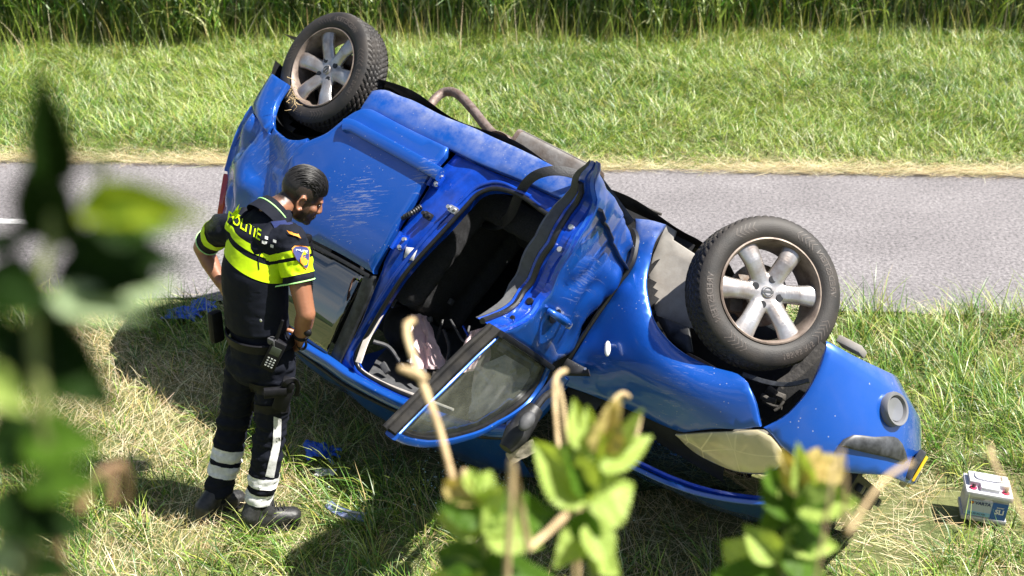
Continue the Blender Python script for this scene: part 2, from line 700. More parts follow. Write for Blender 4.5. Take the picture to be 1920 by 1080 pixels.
def P_side(u, z):
    y = y_side(u, z)
    x = u
    if u > FRX:
        ph = min(1.0, (u - FRX)) * math.pi / 2
        x = FRX + float(np.interp(z, [0.2, 0.25, 0.30, 0.35, 0.45, 0.55, 0.65, 0.8, 1.0], [0.26, 0.32, 0.40, 0.48, 0.54, 0.59, 0.61, 0.56, 0.42])) * math.sin(ph)
        y = y - FRB * (1 - math.cos(ph))
        x -= 0.24 * max(0, 0.50 - y)
    elif u < RRX:
        ph = min(1.0, (RRX - u)) * math.pi / 2
        x = RRX - RRA * math.sin(ph) + 0.30 * max(0, z - 0.75) * math.sin(ph)
        y = y - RRB * (1 - math.cos(ph))
    return np.array([x, y, z])


def P_quarter(u, z):
    p = P_side(u, z)
    p[1] += dent(u, z)
    return p


def solve_uv(P, x, y, g=(1.3, 0.6), it=40):
    uv = np.array(g, float)
    t = np.array([x, y], float)
    for _ in range(it):
        e = 1e-3
        p0 = proj(c2w(P(*uv)))
        J = np.stack([(proj(c2w(P(uv[0] + e, uv[1]))) - p0) / e, (proj(c2w(P(uv[0], uv[1] + e))) - p0) / e], 1)
        d = np.linalg.lstsq(J, t - p0, rcond=None)[0]
        L = np.linalg.norm(d)
        if L > 0.15: d *= 0.15 / L
        uv = uv + d
        uv[1] = min(1.74, max(0.03, uv[1]))
        if L < 1e-5: break
    return uv


def side(pts, P=P_side):
    """trace of the side seen in the picture -> (u,z)"""
    out = []
    for q in pts:
        if q[-1] == 'uv' or (len(q) > 3 and q[3] == 'uv'):
            out.append((q[0], q[1]) + (('c',) if 'c' in q else ()))
            continue
        p = cpx(q[0], q[1], 0.8)
        uv = solve_uv(P, q[0], q[1], (min(3.5, max(-0.5, p[0])), min(1.4, max(0.1, p[2]))))
        out.append((float(uv[0]), float(uv[1])) + (('c',) if 'c' in q else ()))
    return out


# ------------------------------------------------------------------ car materials
def paint_mat(name, scratch=()):
    m, n, l, p = new_mat(name)
    tc = n.new('ShaderNodeTexCoord')
    base = (0.002, 0.080, 0.42, 1)
    p.inputs['Metallic'].default_value = 0.35
    p.inputs['Roughness'].default_value = 0.36
    p.inputs['Coat Weight'].default_value = 1.0
    p.inputs['Coat Roughness'].default_value = 0.085
    # dust: a fine film, heavier towards the sill (low z), with speckles and scuffs
    sep = n.new('ShaderNodeSeparateXYZ')
    l.new(tc.outputs['Object'], sep.inputs['Vector'])
    nz = n.new('ShaderNodeTexNoise'); nz.inputs['Scale'].default_value = 6; nz.inputs['Detail'].default_value = 9; nz.inputs['Roughness'].default_value = 0.72
    l.new(tc.outputs['Object'], nz.inputs['Vector'])
    mr = n.new('ShaderNodeMapRange'); mr.inputs['From Min'].default_value = 0.36; mr.inputs['From Max'].default_value = 0.14
    mr.inputs['To Min'].default_value = 0.0; mr.inputs['To Max'].default_value = 1.0
    l.new(sep.outputs['Z'], mr.inputs['Value'])
    low = n.new('ShaderNodeMath'); low.operation = 'MULTIPLY'
    rp = n.new('ShaderNodeValToRGB'); rp.color_ramp.elements[0].position = 0.38; rp.color_ramp.elements[1].position = 0.62
    l.new(nz.outputs['Fac'], rp.inputs['Fac'])
    l.new(rp.outputs['Color'], low.inputs[0]); l.new(mr.outputs['Result'], low.inputs[1])
    lowk = n.new('ShaderNodeMath'); lowk.operation = 'MULTIPLY'; lowk.inputs[1].default_value = 0.8
    l.new(low.outputs[0], lowk.inputs[0])
    # film
    film = n.new('ShaderNodeMapRange'); film.inputs['From Min'].default_value = 0.35; film.inputs['From Max'].default_value = 0.8
    film.inputs['To Min'].default_value = 0.0; film.inputs['To Max'].default_value = 0.035
    l.new(nz.outputs['Fac'], film.inputs['Value'])
    # speckles
    vo = n.new('ShaderNodeTexVoronoi'); vo.inputs['Scale'].default_value = 42; vo.inputs['Randomness'].default_value = 1
    l.new(tc.outputs['Object'], vo.inputs['Vector'])
    sp = n.new('ShaderNodeMath'); sp.operation = 'LESS_THAN'; sp.inputs[1].default_value = 0.11
    l.new(vo.outputs['Distance'], sp.inputs[0])
    spn = n.new('ShaderNodeTexNoise'); spn.inputs['Scale'].default_value = 3.0
    l.new(tc.outputs['Object'], spn.inputs['Vector'])
    spm = n.new('ShaderNodeMath'); spm.operation = 'GREATER_THAN'; spm.inputs[1].default_value = 0.50
    l.new(spn.outputs['Fac'], spm.inputs[0])
    spk = n.new('ShaderNodeMath'); spk.operation = 'MULTIPLY'
    l.new(sp.outputs[0], spk.inputs[0]); l.new(spm.outputs[0], spk.inputs[1])
    acc = n.new('ShaderNodeMath'); acc.operation = 'MAXIMUM'
    l.new(lowk.outputs[0], acc.inputs[0]); l.new(film.outputs['Result'], acc.inputs[1])
    last = n.new('ShaderNodeMath'); last.operation = 'MAXIMUM'
    spk2 = n.new('ShaderNodeMath'); spk2.operation = 'MULTIPLY'; spk2.inputs[1].default_value = 0.6
    l.new(spk.outputs[0], spk2.inputs[0])
    l.new(acc.outputs[0], last.inputs[0]); l.new(spk2.outputs[0], last.inputs[1])
    for (cx, cy, cz, rad, thr, ang, amt) in scratch:
        mp = n.new('ShaderNodeMapping'); mp.vector_type = 'TEXTURE'
        mp.inputs['Rotation'].default_value = (0, ang, 0)
        mp.inputs['Scale'].default_value = (0.22, 1, 0.022)
        l.new(tc.outputs['Object'], mp.inputs['Vector'])
        sn = n.new('ShaderNodeTexNoise'); sn.inputs['Scale'].default_value = 2.6; sn.inputs['Detail'].default_value = 6; sn.inputs['Roughness'].default_value = 0.75
        l.new(mp.outputs['Vector'], sn.inputs['Vector'])
        dv = n.new('ShaderNodeVectorMath'); dv.operation = 'DISTANCE'; dv.inputs[1].default_value = (cx, cy, cz)
        l.new(tc.outputs['Object'], dv.inputs[0])
        dm = n.new('ShaderNodeMapRange'); dm.inputs['From Min'].default_value = 0; dm.inputs['From Max'].default_value = rad
        dm.inputs['To Min'].default_value = 0.15; dm.inputs['To Max'].default_value = -0.12
        l.new(dv.outputs['Value'], dm.inputs['Value'])
        ad = n.new('ShaderNodeMath'); ad.operation = 'ADD'
        l.new(sn.outputs['Fac'], ad.inputs[0]); l.new(dm.outputs['Result'], ad.inputs[1])
        st = n.new('ShaderNodeMapRange'); st.inputs['From Min'].default_value = thr; st.inputs['From Max'].default_value = thr + 0.05
        st.inputs['To Min'].default_value = 0; st.inputs['To Max'].default_value = amt
        l.new(ad.outputs[0], st.inputs['Value'])
        nx = n.new('ShaderNodeMath'); nx.operation = 'MAXIMUM'
        l.new(last.outputs[0], nx.inputs[0]); l.new(st.outputs['Result'], nx.inputs[1])
        last = nx
    mx = n.new('ShaderNodeMixRGB')
    mx.inputs['Color1'].default_value = base
    mx.inputs['Color2'].default_value = (0.36, 0.36, 0.38, 1)
    l.new(last.outputs[0], mx.inputs['Fac'])
    l.new(mx.outputs['Color'], p.inputs['Base Color'])
    ct = n.new('ShaderNodeMapRange'); ct.inputs['To Min'].default_value = 1.0; ct.inputs['To Max'].default_value = 0.1
    ct.inputs['From Max'].default_value = 0.5
    l.new(last.outputs[0], ct.inputs['Value'])
    l.new(ct.outputs['Result'], p.inputs['Coat Weight'])
    rr = n.new('ShaderNodeMapRange'); rr.inputs['To Min'].default_value = 0.36; rr.inputs['To Max'].default_value = 0.8
    l.new(last.outputs[0], rr.inputs['Value'])
    l.new(rr.outputs['Result'], p.inputs['Roughness'])
    mt = n.new('ShaderNodeMapRange'); mt.inputs['To Min'].default_value = 0.35; mt.inputs['To Max'].default_value = 0.0
    l.new(last.outputs[0], mt.inputs['Value'])
    l.new(mt.outputs['Result'], p.inputs['Metallic'])
    # sheet metal is never quite true
    wv = n.new('ShaderNodeTexNoise'); wv.inputs['Scale'].default_value = 3.2; wv.inputs['Detail'].default_value = 2
    l.new(tc.outputs['Object'], wv.inputs['Vector'])
    bp = n.new('ShaderNodeBump'); bp.inputs['Strength'].default_value = 0.25; bp.inputs['Distance'].default_value = 0.02
    l.new(wv.outputs['Fac'], bp.inputs['Height'])
    l.new(bp.outputs['Normal'], p.inputs['Coat Normal'])
    return m


M_paint = paint_mat('blue_car_paint', [(0.72, 0.82, 0.78, 0.36, 0.61, 0.5, 0.42), (1.00, 0.84, 0.50, 0.20, 0.61, 0.5, 0.4), (2.22, 1.2, 0.60, 0.42, 0.63, -0.6, 0.28), (2.65, 0.8, 0.75, 0.45, 0.66, 0.3, 0.3), (0.10, 0.8, 0.75, 0.35, 0.62, 1.1, 0.35)])
M_jamb = mat('blue_jamb_paint', (0.004, 0.05, 0.40), 0.25, 0.2, coat=0.8, var=0.2, vscale=14)
M_black = mat('black_plastic', (0.012, 0.012, 0.013), 0.5, var=0.4, vscale=30, bump=0.1, bscale=300)
M_trim = mat('grey_black_trim', (0.03, 0.032, 0.036), 0.45, var=0.5, vscale=25)
M_rubber = mat('black_rubber_seal', (0.010, 0.010, 0.011), 0.35, var=0.3, vscale=60)
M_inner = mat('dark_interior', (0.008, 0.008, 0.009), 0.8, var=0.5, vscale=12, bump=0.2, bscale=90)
M_fabric = mat('dark_seat_fabric', (0.016, 0.016, 0.018), 0.9, bump=0.6, bscale=260, var=0.4, vscale=120)
M_cream = mat('cream_trim', (0.55, 0.50, 0.46), 0.6, var=0.12, vscale=20)
M_air = mat('pinkish_airbag_cloth', (0.58, 0.43, 0.45), 0.85, var=0.12, vscale=14, bump=0.3, bscale=40)
M_alloy = mat('silver_alloy', (0.55, 0.54, 0.54), 0.33, 0.75, col2=(0.30, 0.25, 0.22), vscale=9)
M_alloy_dirty = mat('brake_dust_alloy', (0.30, 0.24, 0.20), 0.55, 0.3, col2=(0.10, 0.07, 0.055), vscale=14)
M_tyre = mat('tyre_rubber', (0.012, 0.011, 0.011), 0.62, col2=(0.040, 0.033, 0.028), vscale=7, bump=0.15, bscale=200)
M_tyre_mark = mat('tyre_raised_letters', (0.075, 0.062, 0.055), 0.6)
M_disc = mat('brake_disc_steel', (0.30, 0.27, 0.25), 0.45, 0.8, col2=(0.16, 0.09, 0.05), vscale=20)
M_steel = mat('dusty_steel', (0.34, 0.32, 0.30), 0.5, 0.6, col2=(0.17, 0.13, 0.10), vscale=8, bump=0.2, bscale=60)
M_rust = mat('rusty_pipe', (0.14, 0.095, 0.075), 0.6, 0.4, col2=(0.26, 0.21, 0.19), vscale=22, bump=0.4, bscale=120)
M_under = mat('underbody_coating', (0.05, 0.045, 0.04), 0.75, var=0.5, vscale=10, bump=0.4, bscale=50)
M_dustmetal = mat('dusty_inner_arch', (0.36, 0.34, 0.31), 0.75, col2=(0.22, 0.19, 0.16), vscale=5, bump=0.3, bscale=12)
M_bolt = mat('zinc_bolt', (0.6, 0.6, 0.58), 0.35, 0.8)
M_belt = mat('seat_belt_webbing', (0.03, 0.03, 0.032), 0.55, bump=0.4, bscale=200)
M_card = mat('dark_grey_door_card', (0.055, 0.056, 0.06), 0.6, var=0.2, vscale=30)
M_indic = mat('clear_indicator_plastic', (0.75, 0.75, 0.72), 0.2, coat=0.5)
M_red = mat('red_tail_lamp_plastic', (0.45, 0.02, 0.015), 0.12, coat=1.0)
M_plate = mat('yellow_number_plate', (0.75, 0.48, 0.02), 0.4)
M_grey = mat('grey_fog_lamp_ring', (0.16, 0.16, 0.17), 0.4, coat=0.3)
M_white = mat('white_sticker', (0.75, 0.75, 0.74), 0.6)
M_glass_tint = glass_mat('tinted_car_glass', (0.03, 0.035, 0.035), 0.02, refl=3.0)
M_glass_dusty = glass_mat('dusty_door_glass', (0.70, 0.76, 0.72), 0.24, (0.36, 0.37, 0.31), dscale=5)

# ------------------------------------------------------------------ inner shell, added to keep light out of the gaps
def inner_side(sgn):
    mb = MB()
    us = np.linspace(-0.7, 2.9, 150)
    zs = np.linspace(0.20, 1.0, 30)
    def P(u, z):
        p = P_side(u, z)
        p[1] = (p[1] - 0.055 - (0.10 if (math.hypot(u - 0.02, z - 0.22) < 0.5 or math.hypot(u - 2.68, z - 0.25) < 0.55) else 0)) * 1.0
        p[0] = min(p[0], 3.5) if u > 0 else p[0] + 0.05
        p[1] *= sgn
        return p
    idx = {}
    def ok(u, z):
        if math.hypot(u - 0.02, z - 0.22) < 0.40 or math.hypot(u - 2.68, z - 0.25) < 0.46: return False
        if 0.93 < u < 2.06 and z > 0.22: return False
        if u > 2.2 and z < 0.42: return False
        return True
    v, f = grid_mesh(P, us, zs)
    cen = [((us[i // (len(zs))]), 0) for i in range(1)]
    ff = []
    nz = len(zs)
    for i in range(len(us) - 1):
        for j in range(nz - 1):
            if ok((us[i] + us[i + 1]) / 2, (zs[j] + zs[j + 1]) / 2):
                ff.append((i * nz + j, (i + 1) * nz + j, (i + 1) * nz + j + 1, i * nz + j + 1))
    mb.add(v, ff)
    return mb
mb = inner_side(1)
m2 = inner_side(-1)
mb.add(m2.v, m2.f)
mb.build('inner_light_shell', M_inner, car)

# ------------------------------------------------------------------ rear quarter, rear bumper, tail lamp, rear door
ARCH_R = [(539, 156, 'c'), (520, 186), (513, 212), (513, 235), (524, 252), (543, 261), (562, 262), (585, 253)]
quarter = side([(505, 250, 'c')] + [(513, 235, 'c'), (524, 252), (543, 261), (562, 262), (577, 258, 'c'), (575, 267, 'c'), (552, 288), (540, 325), (533, 380), (530, 428, 'c')], P_side)
quarter += [(0.16, 1.30, 'c'), (-0.30, 1.28, 'c'), (-0.45, 0.95), (-0.45, 0.60, 'c')]
panel('quarter_panel', quarter, P_quarter, M_paint, car, grid=0.03, th=0.02, rand=0.3)
bump_r = [(-0.40, 0.46, 'c'), (-0.33, 0.44), (-0.24, 0.34), (-0.24, 0.20, 'c'), (-1.0, 0.22, 'c'), (-1.0, 0.58, 'c'), (-0.46, 0.585, 'c')]
q0 = side([(505, 252), (513, 235), (513, 212), (520, 186), (539, 156)])
bump_r = [(q0[0][0] - 0.02, q0[0][1] + 0.0, 'c'), (q0[1][0], q0[1][1] - 0.004, 'c'), q0[2], q0[3], (q0[4][0], q0[4][1], 'c'),
          (q0[4][0] - 0.10, q0[4][1] - 0.005, 'c'), (-1.0, 0.36, 'c'), (-1.0, 0.59, 'c'), (-0.455, 0.59, 'c')]
panel('rear_bumper', bump_r, P_side, M_paint, car, grid=0.04, th=0.03)
panel('tail_lamp', [(-0.47, 0.98, 'c'), (-0.44, 1.12), (-0.46, 1.26, 'c'), (-0.74, 1.24, 'c'), (-0.74, 0.98, 'c')], P_side, M_red, car, grid=0.04, th=0.03)
panel('tailgate', [(-0.47, 0.60, 'c'), (-0.48, 0.97, 'c'), (-1.0, 0.97, 'c'), (-1.0, 0.60, 'c')], P_side, M_paint, car, grid=0.05, th=0.02)

DOOR_R = [(575, 267, 'c'), (592, 260), (617, 248), (650, 221), (667, 210), (682, 204), (700, 206), (712, 212), (775, 245), (842, 277, 'c'),
          (837, 291), (810, 323), (787, 362), (773, 384), (740, 437), (717, 480), (703, 508), (702, 516, 'c'),
          (640, 479), (577, 447), (530, 423, 'c'), (533, 380), (540, 325), (552, 288)]
rdoor_uv = side(DOOR_R)
rear_door = panel('rear_door', rdoor_uv, lambda u, z: P_side(u, z) + np.array([0, 0.012, 0]), M_paint, car, grid=0.035, th=0.035, lip=0.006)
# moulding low on the door
mo = side([(650, 239), (665, 240), (700, 259), (770, 297), (830, 331)])
path = smooth_path([P_side(*q) for q in mo], 0.02)
mb = MB()
mv, mf = sweep(path, 1.0, 12, True, flat=(0.066, 0.042), up=(0, 1, 0))
mv = np.array(mv)
mb.add(mv + np.array([0, 0.022, 0]), mf)
mb.build('door_moulding', M_paint, rear_door)
# dark strip along the belt
bl = side([(528, 432), (577, 455), (640, 488), (695, 519)])
MB().tube(smooth_path([P_side(*q) + np.array([0, 0.008, 0]) for q in bl], 0.03), 1, 8, True, flat=(0.018, 0.016), up=(0, 1, 0)).build('window_seal', M_black, rear_door)
gl = side([(530, 436, 'c'), (577, 459), (640, 492), (683, 516, 'c'), (662, 565), (640, 615), (618, 668, 'c'), (590, 653), (560, 630), (528, 600, 'c')])
def P_pane(u, z):
    d = z - 1.03
    return np.array([u, 0.765 - 0.10 * d - 0.42 * d * d, z])
panel('window_glass', gl, P_pane, M_glass_tint, rear_door, grid=0.06, th=0.004, lip=0.001)
fr = side([(684, 512, 'c'), (703, 518, 'c'), (697, 545), (668, 610), (636, 688, 'c'), (618, 670, 'c'), (641, 616), (664, 564)])
panel('window_pillar', fr, lambda u, z: P_side(u, z) + np.array([0, 0.004, 0]), M_trim, rear_door, grid=0.05, th=0.02)

# ------------------------------------------------------------------ sill
SILL = [(690, 178, 'c'), (715, 176), (740, 186), (772, 198), (822, 224), (880, 247), (920, 266), (965, 286), (1015, 311), (1060, 335), (1110, 362, 'c'),
        (1095, 392, 'c'), (1040, 366), (980, 339), (900, 307), (842, 279), (775, 247), (712, 214), (690, 206), (672, 209, 'c')]
sill_uv = side(SILL)
sill_uv = [((u, max(z - 0.03, 0.05)) + tuple(q[2:]) if i < 11 else q) for i, q in enumerate(sill_uv) for u, z in [q[:2]]]
panel('sill', sill_uv, P_side, M_paint, car, grid=0.035, th=0.03)

# ------------------------------------------------------------------ door aperture (B-pillar and jamb)
APER = [(848, 280, 'c'), (900, 308), (980, 340), (1040, 367), (1090, 392, 'c'), (1075, 420, 'c'), (1022, 397), (973, 362), (927, 348), (893, 357), (867, 383), (827, 427),
        (760, 500), (720, 557), (687, 613), (661, 660), (662, 684), (677, 702), (727, 730), (787, 756), (880, 795, 'c'), (880, 806, 'c'),
        (787, 772), (727, 748), (670, 715), (634, 690, 'c'), (702, 522), (717, 480), (740, 437), (773, 384), (810, 323), (838, 291)]
ap_uv = side(APER)


def P_jamb(u, z):
    p = P_side(u, z)
    k = 0.03 + 0.014 * math.sin(u * 23 + z * 7) * 0.5
    if z > 1.25: k *= max(0.2, 1 - (z - 1.25) / 0.2)
    p[1] -= k
    return p
jamb = panel('door_aperture', ap_uv, P_jamb, M_jamb, car, grid=0.03, th=0.05, lip=0.006)
SEAL = [(1075, 420), (1022, 398), (973, 364), (927, 350), (893, 359), (867, 385), (827, 429), (760, 503), (722, 559), (689, 615), (664, 661), (665, 682), (680, 699), (730, 727), (790, 752), (880, 791)]
sl = side(SEAL)
MB().tube(smooth_path([P_side(*q) + np.array([0, -0.026, 0]) for q in sl], 0.02), 0.011, 10).build('door_seal', M_rubber, car)
# pressed bead round the opening
BEAD = [(990, 365), (935, 338), (890, 345), (855, 375), (815, 415), (747, 495), (706, 555), (673, 612), (650, 660), (650, 690), (668, 711), (727, 740), (787, 765)]
MB().tube(smooth_path([P_side(*q) + np.array([0, -0.034, 0]) for q in side(BEAD)], 0.02), 0.013, 10).build('jamb_bead', M_jamb, car)
TRIM_A = [(752, 527), (735, 556), (712, 592), (688, 636), (672, 680)]
tv = []
for (x, y) in smooth_path([np.array(q, float) for q in TRIM_A], 4): tv.append(cpx(x, y, 0.66))
ribbon = MB().tube(tv, 1, 8, True, flat=(0.035, 0.012), up=(0, 1, 0))
ribbon.build('pillar_trim', M_cream, car)
TRIM_B = [(672, 684), (680, 695), (722, 719), (790, 745), (850, 768)]
MB().tube([cpx(x, y, 0.60) for (x, y) in smooth_path([np.array(q, float) for q in TRIM_B], 5)], 1, 8, True, flat=(0.012, 0.012), up=(0, 1, 0)).build('header_trim', M_cream, car)

# hinges and check strap between the doors
def hinge(x, y, s=1.0):
    c = P_jamb(*side([(x, y)])[0]) + np.array([0, 0.018, 0])
    mb = MB()
    mb.box(c, (0.05 * s, 0.022, 0.075 * s), bev=0.006)
    mb.box(c + [0.022, 0.012, 0], (0.03 * s, 0.02, 0.05 * s), bev=0.005)
    mb.lathe([(0, -0.045), (0.011, -0.045), (0.011, 0.045), (0, 0.045)], 10, c + [-0.02, 0.016, 0], [[1, 0, 0], [0, 0, -1], [0, 1, 0]])
    h = mb.build('door_hinge', M_jamb, car)
    b = MB()
    for dz in (-0.02, 0.02):
        b.lathe([(0, 0.012), (0.009, 0.012), (0.009, 0), (0.014, -0.001)], 8, c + [0.022, 0.02, dz])
    b.build('bolt', M_bolt, h)
hinge(817, 335); hinge(751, 455)
for (x, y) in ((845, 390), (800, 403)):
    c = P_jamb(*side([(x, y)])[0]) + np.array([0, 0.01, 0])
    mb = MB(); mb.box(c, (0.05, 0.02, 0.035), bev=0.007)
    mb.lathe([(0, 0.03), (0.010, 0.03), (0.012, 0)], 10, c + [0.012, 0, 0]); mb.lathe([(0, 0.03), (0.010, 0.03), (0.012, 0)], 10, c + [-0.014, 0, 0])
    mb.build('striker', M_bolt if x > 820 else M_black, car)
# corrugated cable sleeve and strap in the gap
for (x, y) in ((768, 402),):
    p0 = P_jamb(*side([(x, y)])[0])
    pts = smooth_path([p0 + [-0.05, 0.02, 0.05], p0 + [0, 0.03, 0], p0 + [0.02, 0.01, -0.06]], 0.006)
    rr = [0.012 + 0.003 * (i % 2) for i in range(len(pts))]
    MB().tube(pts, rr, 10).build('cable_sleeve', M_black, car)
# blank white sticker on the pillar
st = side([(757, 460), (777, 462), (768, 485), (752, 480)])
panel('sticker', [q[:2] + ('c',) for q in st], lambda u, z: P_jamb(u, z) + np.array([0, 0.004, 0]), M_white, car, grid=0.1, th=0.001, lip=0.0002, gap=0)

# ------------------------------------------------------------------ roof rail and roof
RAIL = [(500, 590), (540, 628), (575, 654), (617, 680), (650, 704), (690, 727), (740, 752), (787, 771), (850, 793), (920, 806), (985, 808)]
rail_c = [cpx(x, y, 0.63 - 0.0 * i) for i, (x, y) in enumerate(RAIL)]
rp_ = smooth_path(rail_c, 0.03)
MB().tube(rp_, 1, 14, True, flat=(0.055, 0.05), up=(0, 0.75, 0.66)).build('roof_rail', M_paint, car)
GUT = [(500, 610), (540, 645), (560, 660), (603, 691), (643, 720), (693, 747), (760, 778), (830, 803), (900, 818), (980, 822)]
gut_c = smooth_path([cpx(x, y, 0.60) for x, y in GUT], 0.03)
MB().tube(gut_c, 0.010, 8).build('roof_gutter', M_black, car)
rx = np.array([q[0] for q in rail_c]); rz = np.array([q[2] for q in rail_c])


def P_roof(x, y):
    t = y / 0.6
    z0 = float(np.interp(x, rx, rz))
    s = max(0, -y + 0.1)
    # crown, then crushed on the side it lies on
    z = z0 + 0.015 + 0.13 * (1 - min(1, abs(t)) ** 2.2) - 0.42 * s
    z += 0.020 * fbm((x, y, 0), 3.0, 5.0, 3) * min(1, (0.62 - abs(y)) * 6)
    return np.array([x, y, z])
v, f = grid_mesh(P_roof, np.linspace(min(rx), 1.95, 50), np.linspace(-0.62, 0.60, 34))
obj('roof', v, [q[::-1] for q in f], M_paint, car, sharp=0)
# windscreen, shattered but hanging together, from the roof's front edge to the scuttle
def P_ws(u, y):
    a = P_roof(1.95, y * 0.98)
    b = np.array([2.75 - 0.25 * (y / 0.7) ** 2, y, 0.98])
    p = a * (1 - u) + b * u
    p[2] += 0.05 * math.sin(u * math.pi) + 0.02 * fbm((u * 3, y, 0), 4, 9, 3)
    return p
v, f = grid_mesh(P_ws, np.linspace(0.02, 1, 40), np.linspace(-0.66, 0.64, 50))
M_crack, n_, l_, p_ = new_mat('shattered_glass')
tc_ = n_.new('ShaderNodeTexCoord')
vo_ = n_.new('ShaderNodeTexVoronoi'); vo_.feature = 'DISTANCE_TO_EDGE'; vo_.inputs['Scale'].default_value = 44
l_.new(tc_.outputs['Object'], vo_.inputs['Vector'])
lt_ = n_.new('ShaderNodeMath'); lt_.operation = 'LESS_THAN'; lt_.inputs[1].default_value = 0.012
l_.new(vo_.outputs['Distance'], lt_.inputs[0])
tr_ = n_.new('ShaderNodeBsdfTransparent'); tr_.inputs['Color'].default_value = (0.35, 0.5, 0.45, 1)
p_.inputs['Base Color'].default_value = (0.10, 0.20, 0.21, 1); p_.inputs['Roughness'].default_value = 0.25
gs_ = n_.new('ShaderNodeBsdfGlossy'); gs_.inputs['Roughness'].default_value = 0.05
bm_ = n_.new('ShaderNodeBump'); bm_.inputs['Strength'].default_value = 0.8; bm_.inputs['Distance'].default_value = 0.01
l_.new(vo_.outputs['Distance'], bm_.inputs['Height']); l_.new(bm_.outputs['Normal'], gs_.inputs['Normal'])
m1_ = n_.new('ShaderNodeMixShader'); m1_.inputs['Fac'].default_value = 0.12
l_.new(tr_.outputs['BSDF'], m1_.inputs[1]); l_.new(gs_.outputs['BSDF'], m1_.inputs[2])
m2_ = n_.new('ShaderNodeMixShader')
l_.new(lt_.outputs[0], m2_.inputs['Fac']); l_.new(m1_.outputs['Shader'], m2_.inputs[1]); l_.new(p_.outputs['BSDF'], m2_.inputs[2])
l_.new(m2_.outputs['Shader'], n_['Material Output'].inputs['Surface'])
obj('windscreen', v, f, M_crack, car, sharp=0)
# wheel housing at the rear
wh, wf = [], []
angs = np.linspace(math.radians(12), math.radians(168), 24)
prof_w = [(0.37, 0.76), (0.39, 0.62), (0.39, 0.46), (0.30, 0.42), (0.10, 0.42), (0.0, 0.42)]
for a in angs:
    for r, y in prof_w: wh.append((0.02 + r * math.cos(a), y, 0.25 + r * math.sin(a)))
k = len(prof_w)
wf = [(i * k + j, (i + 1) * k + j, (i + 1) * k + j + 1, i * k + j + 1) for i in range(len(angs) - 1) for j in range(k - 1)]
obj('wheel_housing', wh, wf, M_black, car)
# far (right) side, tailgate glass, floor
v, f = grid_mesh(lambda u, z: P_side(u, z) * np.array([1, -1, 1]), np.linspace(-0.9, 2.85, 60), np.linspace(0.1, 1.0, 16))
f = [q for q in f if not ((v[q[0]][0] > 2.1 and v[q[0]][2] < 0.40) or math.hypot(np.mean([v[i][0] for i in q]) - 0.02, np.mean([v[i][2] for i in q]) - 0.25) < 0.38 or math.hypot(np.mean([v[i][0] for i in q]) - 2.68, np.mean([v[i][2] for i in q]) - 0.25) < 0.40)]
obj('side_panel', v, f, M_paint, car)
v, f = grid_mesh(lambda u, t: np.array([-0.42 + 0.40 * t + 0.25 * u * u, (0.60 - 0.1 * t) * u, 1.0 + 0.50 * t]), np.linspace(-1, 1, 12), np.linspace(0, 1, 8))
obj('rear_window', v, f, M_glass_tint, car)
v, f = grid_mesh(lambda x, y: np.array([x, y, 0.16 + 0.02 * math.sin(x * 9) * math.cos(y * 8)]), np.linspace(-0.45, 2.3, 50), np.linspace(-0.72, 0.72, 20))
obj('floor_pan', v, f, M_under, car)
# ------------------------------------------------------------------ front fender, bumper, lamps, bonnet
FEND = [(1190, 408, 'c'), (1215, 410), (1250, 420, 'c'), (1234, 444), (1220, 478), (1213, 513), (1216, 550), (1228, 598), (1251, 632), (1283, 660), (1330, 684), (1383, 699), (1403, 716, 'c'),
        (1417, 757), (1427, 801, 'c'), (1383, 807), (1333, 807), (1281, 813, 'c'), (1262, 808), (1233, 796), (1200, 781), (1153, 761), (1100, 740), (1048, 722, 'c'),
        (1062, 690), (1080, 655), (1112, 603), (1150, 550), (1176, 505), (1189, 460)]
fender_uv = side(FEND)


def P_fend(u, z):
    p = P_side(u, z)
    # pressed crease rising to the lamp, and a dent behind the arch
    d = (z - (0.80 + 0.02 * (u - 2.2)))
    p[1] += 0.010 * math.exp(-(d / 0.035) ** 2) * sstep(2.1, 2.4, u)
    p[1] -= 0.012 * max(0, 1 - abs(fbm((u, z, 0.5), 3.0, 6.6, 1)) * 5) * sstep(2.5, 2.2, u)
    p[1] -= 0.02 * math.exp(-(((u - 2.22) / 0.05) ** 2 + ((z - 0.38) / 0.06) ** 2))
    return p
fender = panel('front_fender', fender_uv, P_fend, M_paint, car, grid=0.03, th=0.03, lip=0.006)
# side repeater hanging by its cable out of its hole
c = P_fend(*side([(1142, 650)])[0])
mb = MB(); mb.ball(c + [0.02, 0.045, 0.012], (0.014, 0.011, 0.034), np.array([[0.85, 0, 0.5], [0, 1, 0], [-0.5, 0, 0.85]]), 3)
mb.tube(smooth_path([c + [-0.012, 0, 0.0], c + [-0.004, 0.03, 0], c + [0.015, 0.04, 0.008]], 0.005), 0.006, 6)
mb.build('side_repeater', M_indic, fender)
MB().ball(c + [-0.014, 0.0, -0.004], (0.012, 0.004, 0.016), None, 2).build('repeater_hole', M_rubber, fender)
# gasket along the fender's rear edge
gk = side([(1188, 437), (1195, 450), (1190, 485), (1178, 510), (1150, 552), (1112, 608), (1082, 655), (1062, 692)])
MB().tube(smooth_path([P_side(*q) + np.array([-0.012, -0.004, 0]) for q in gk], 0.02), [0.022, 0.015, 0.010, 0.008], 8).build('door_gasket', M_rubber, car)

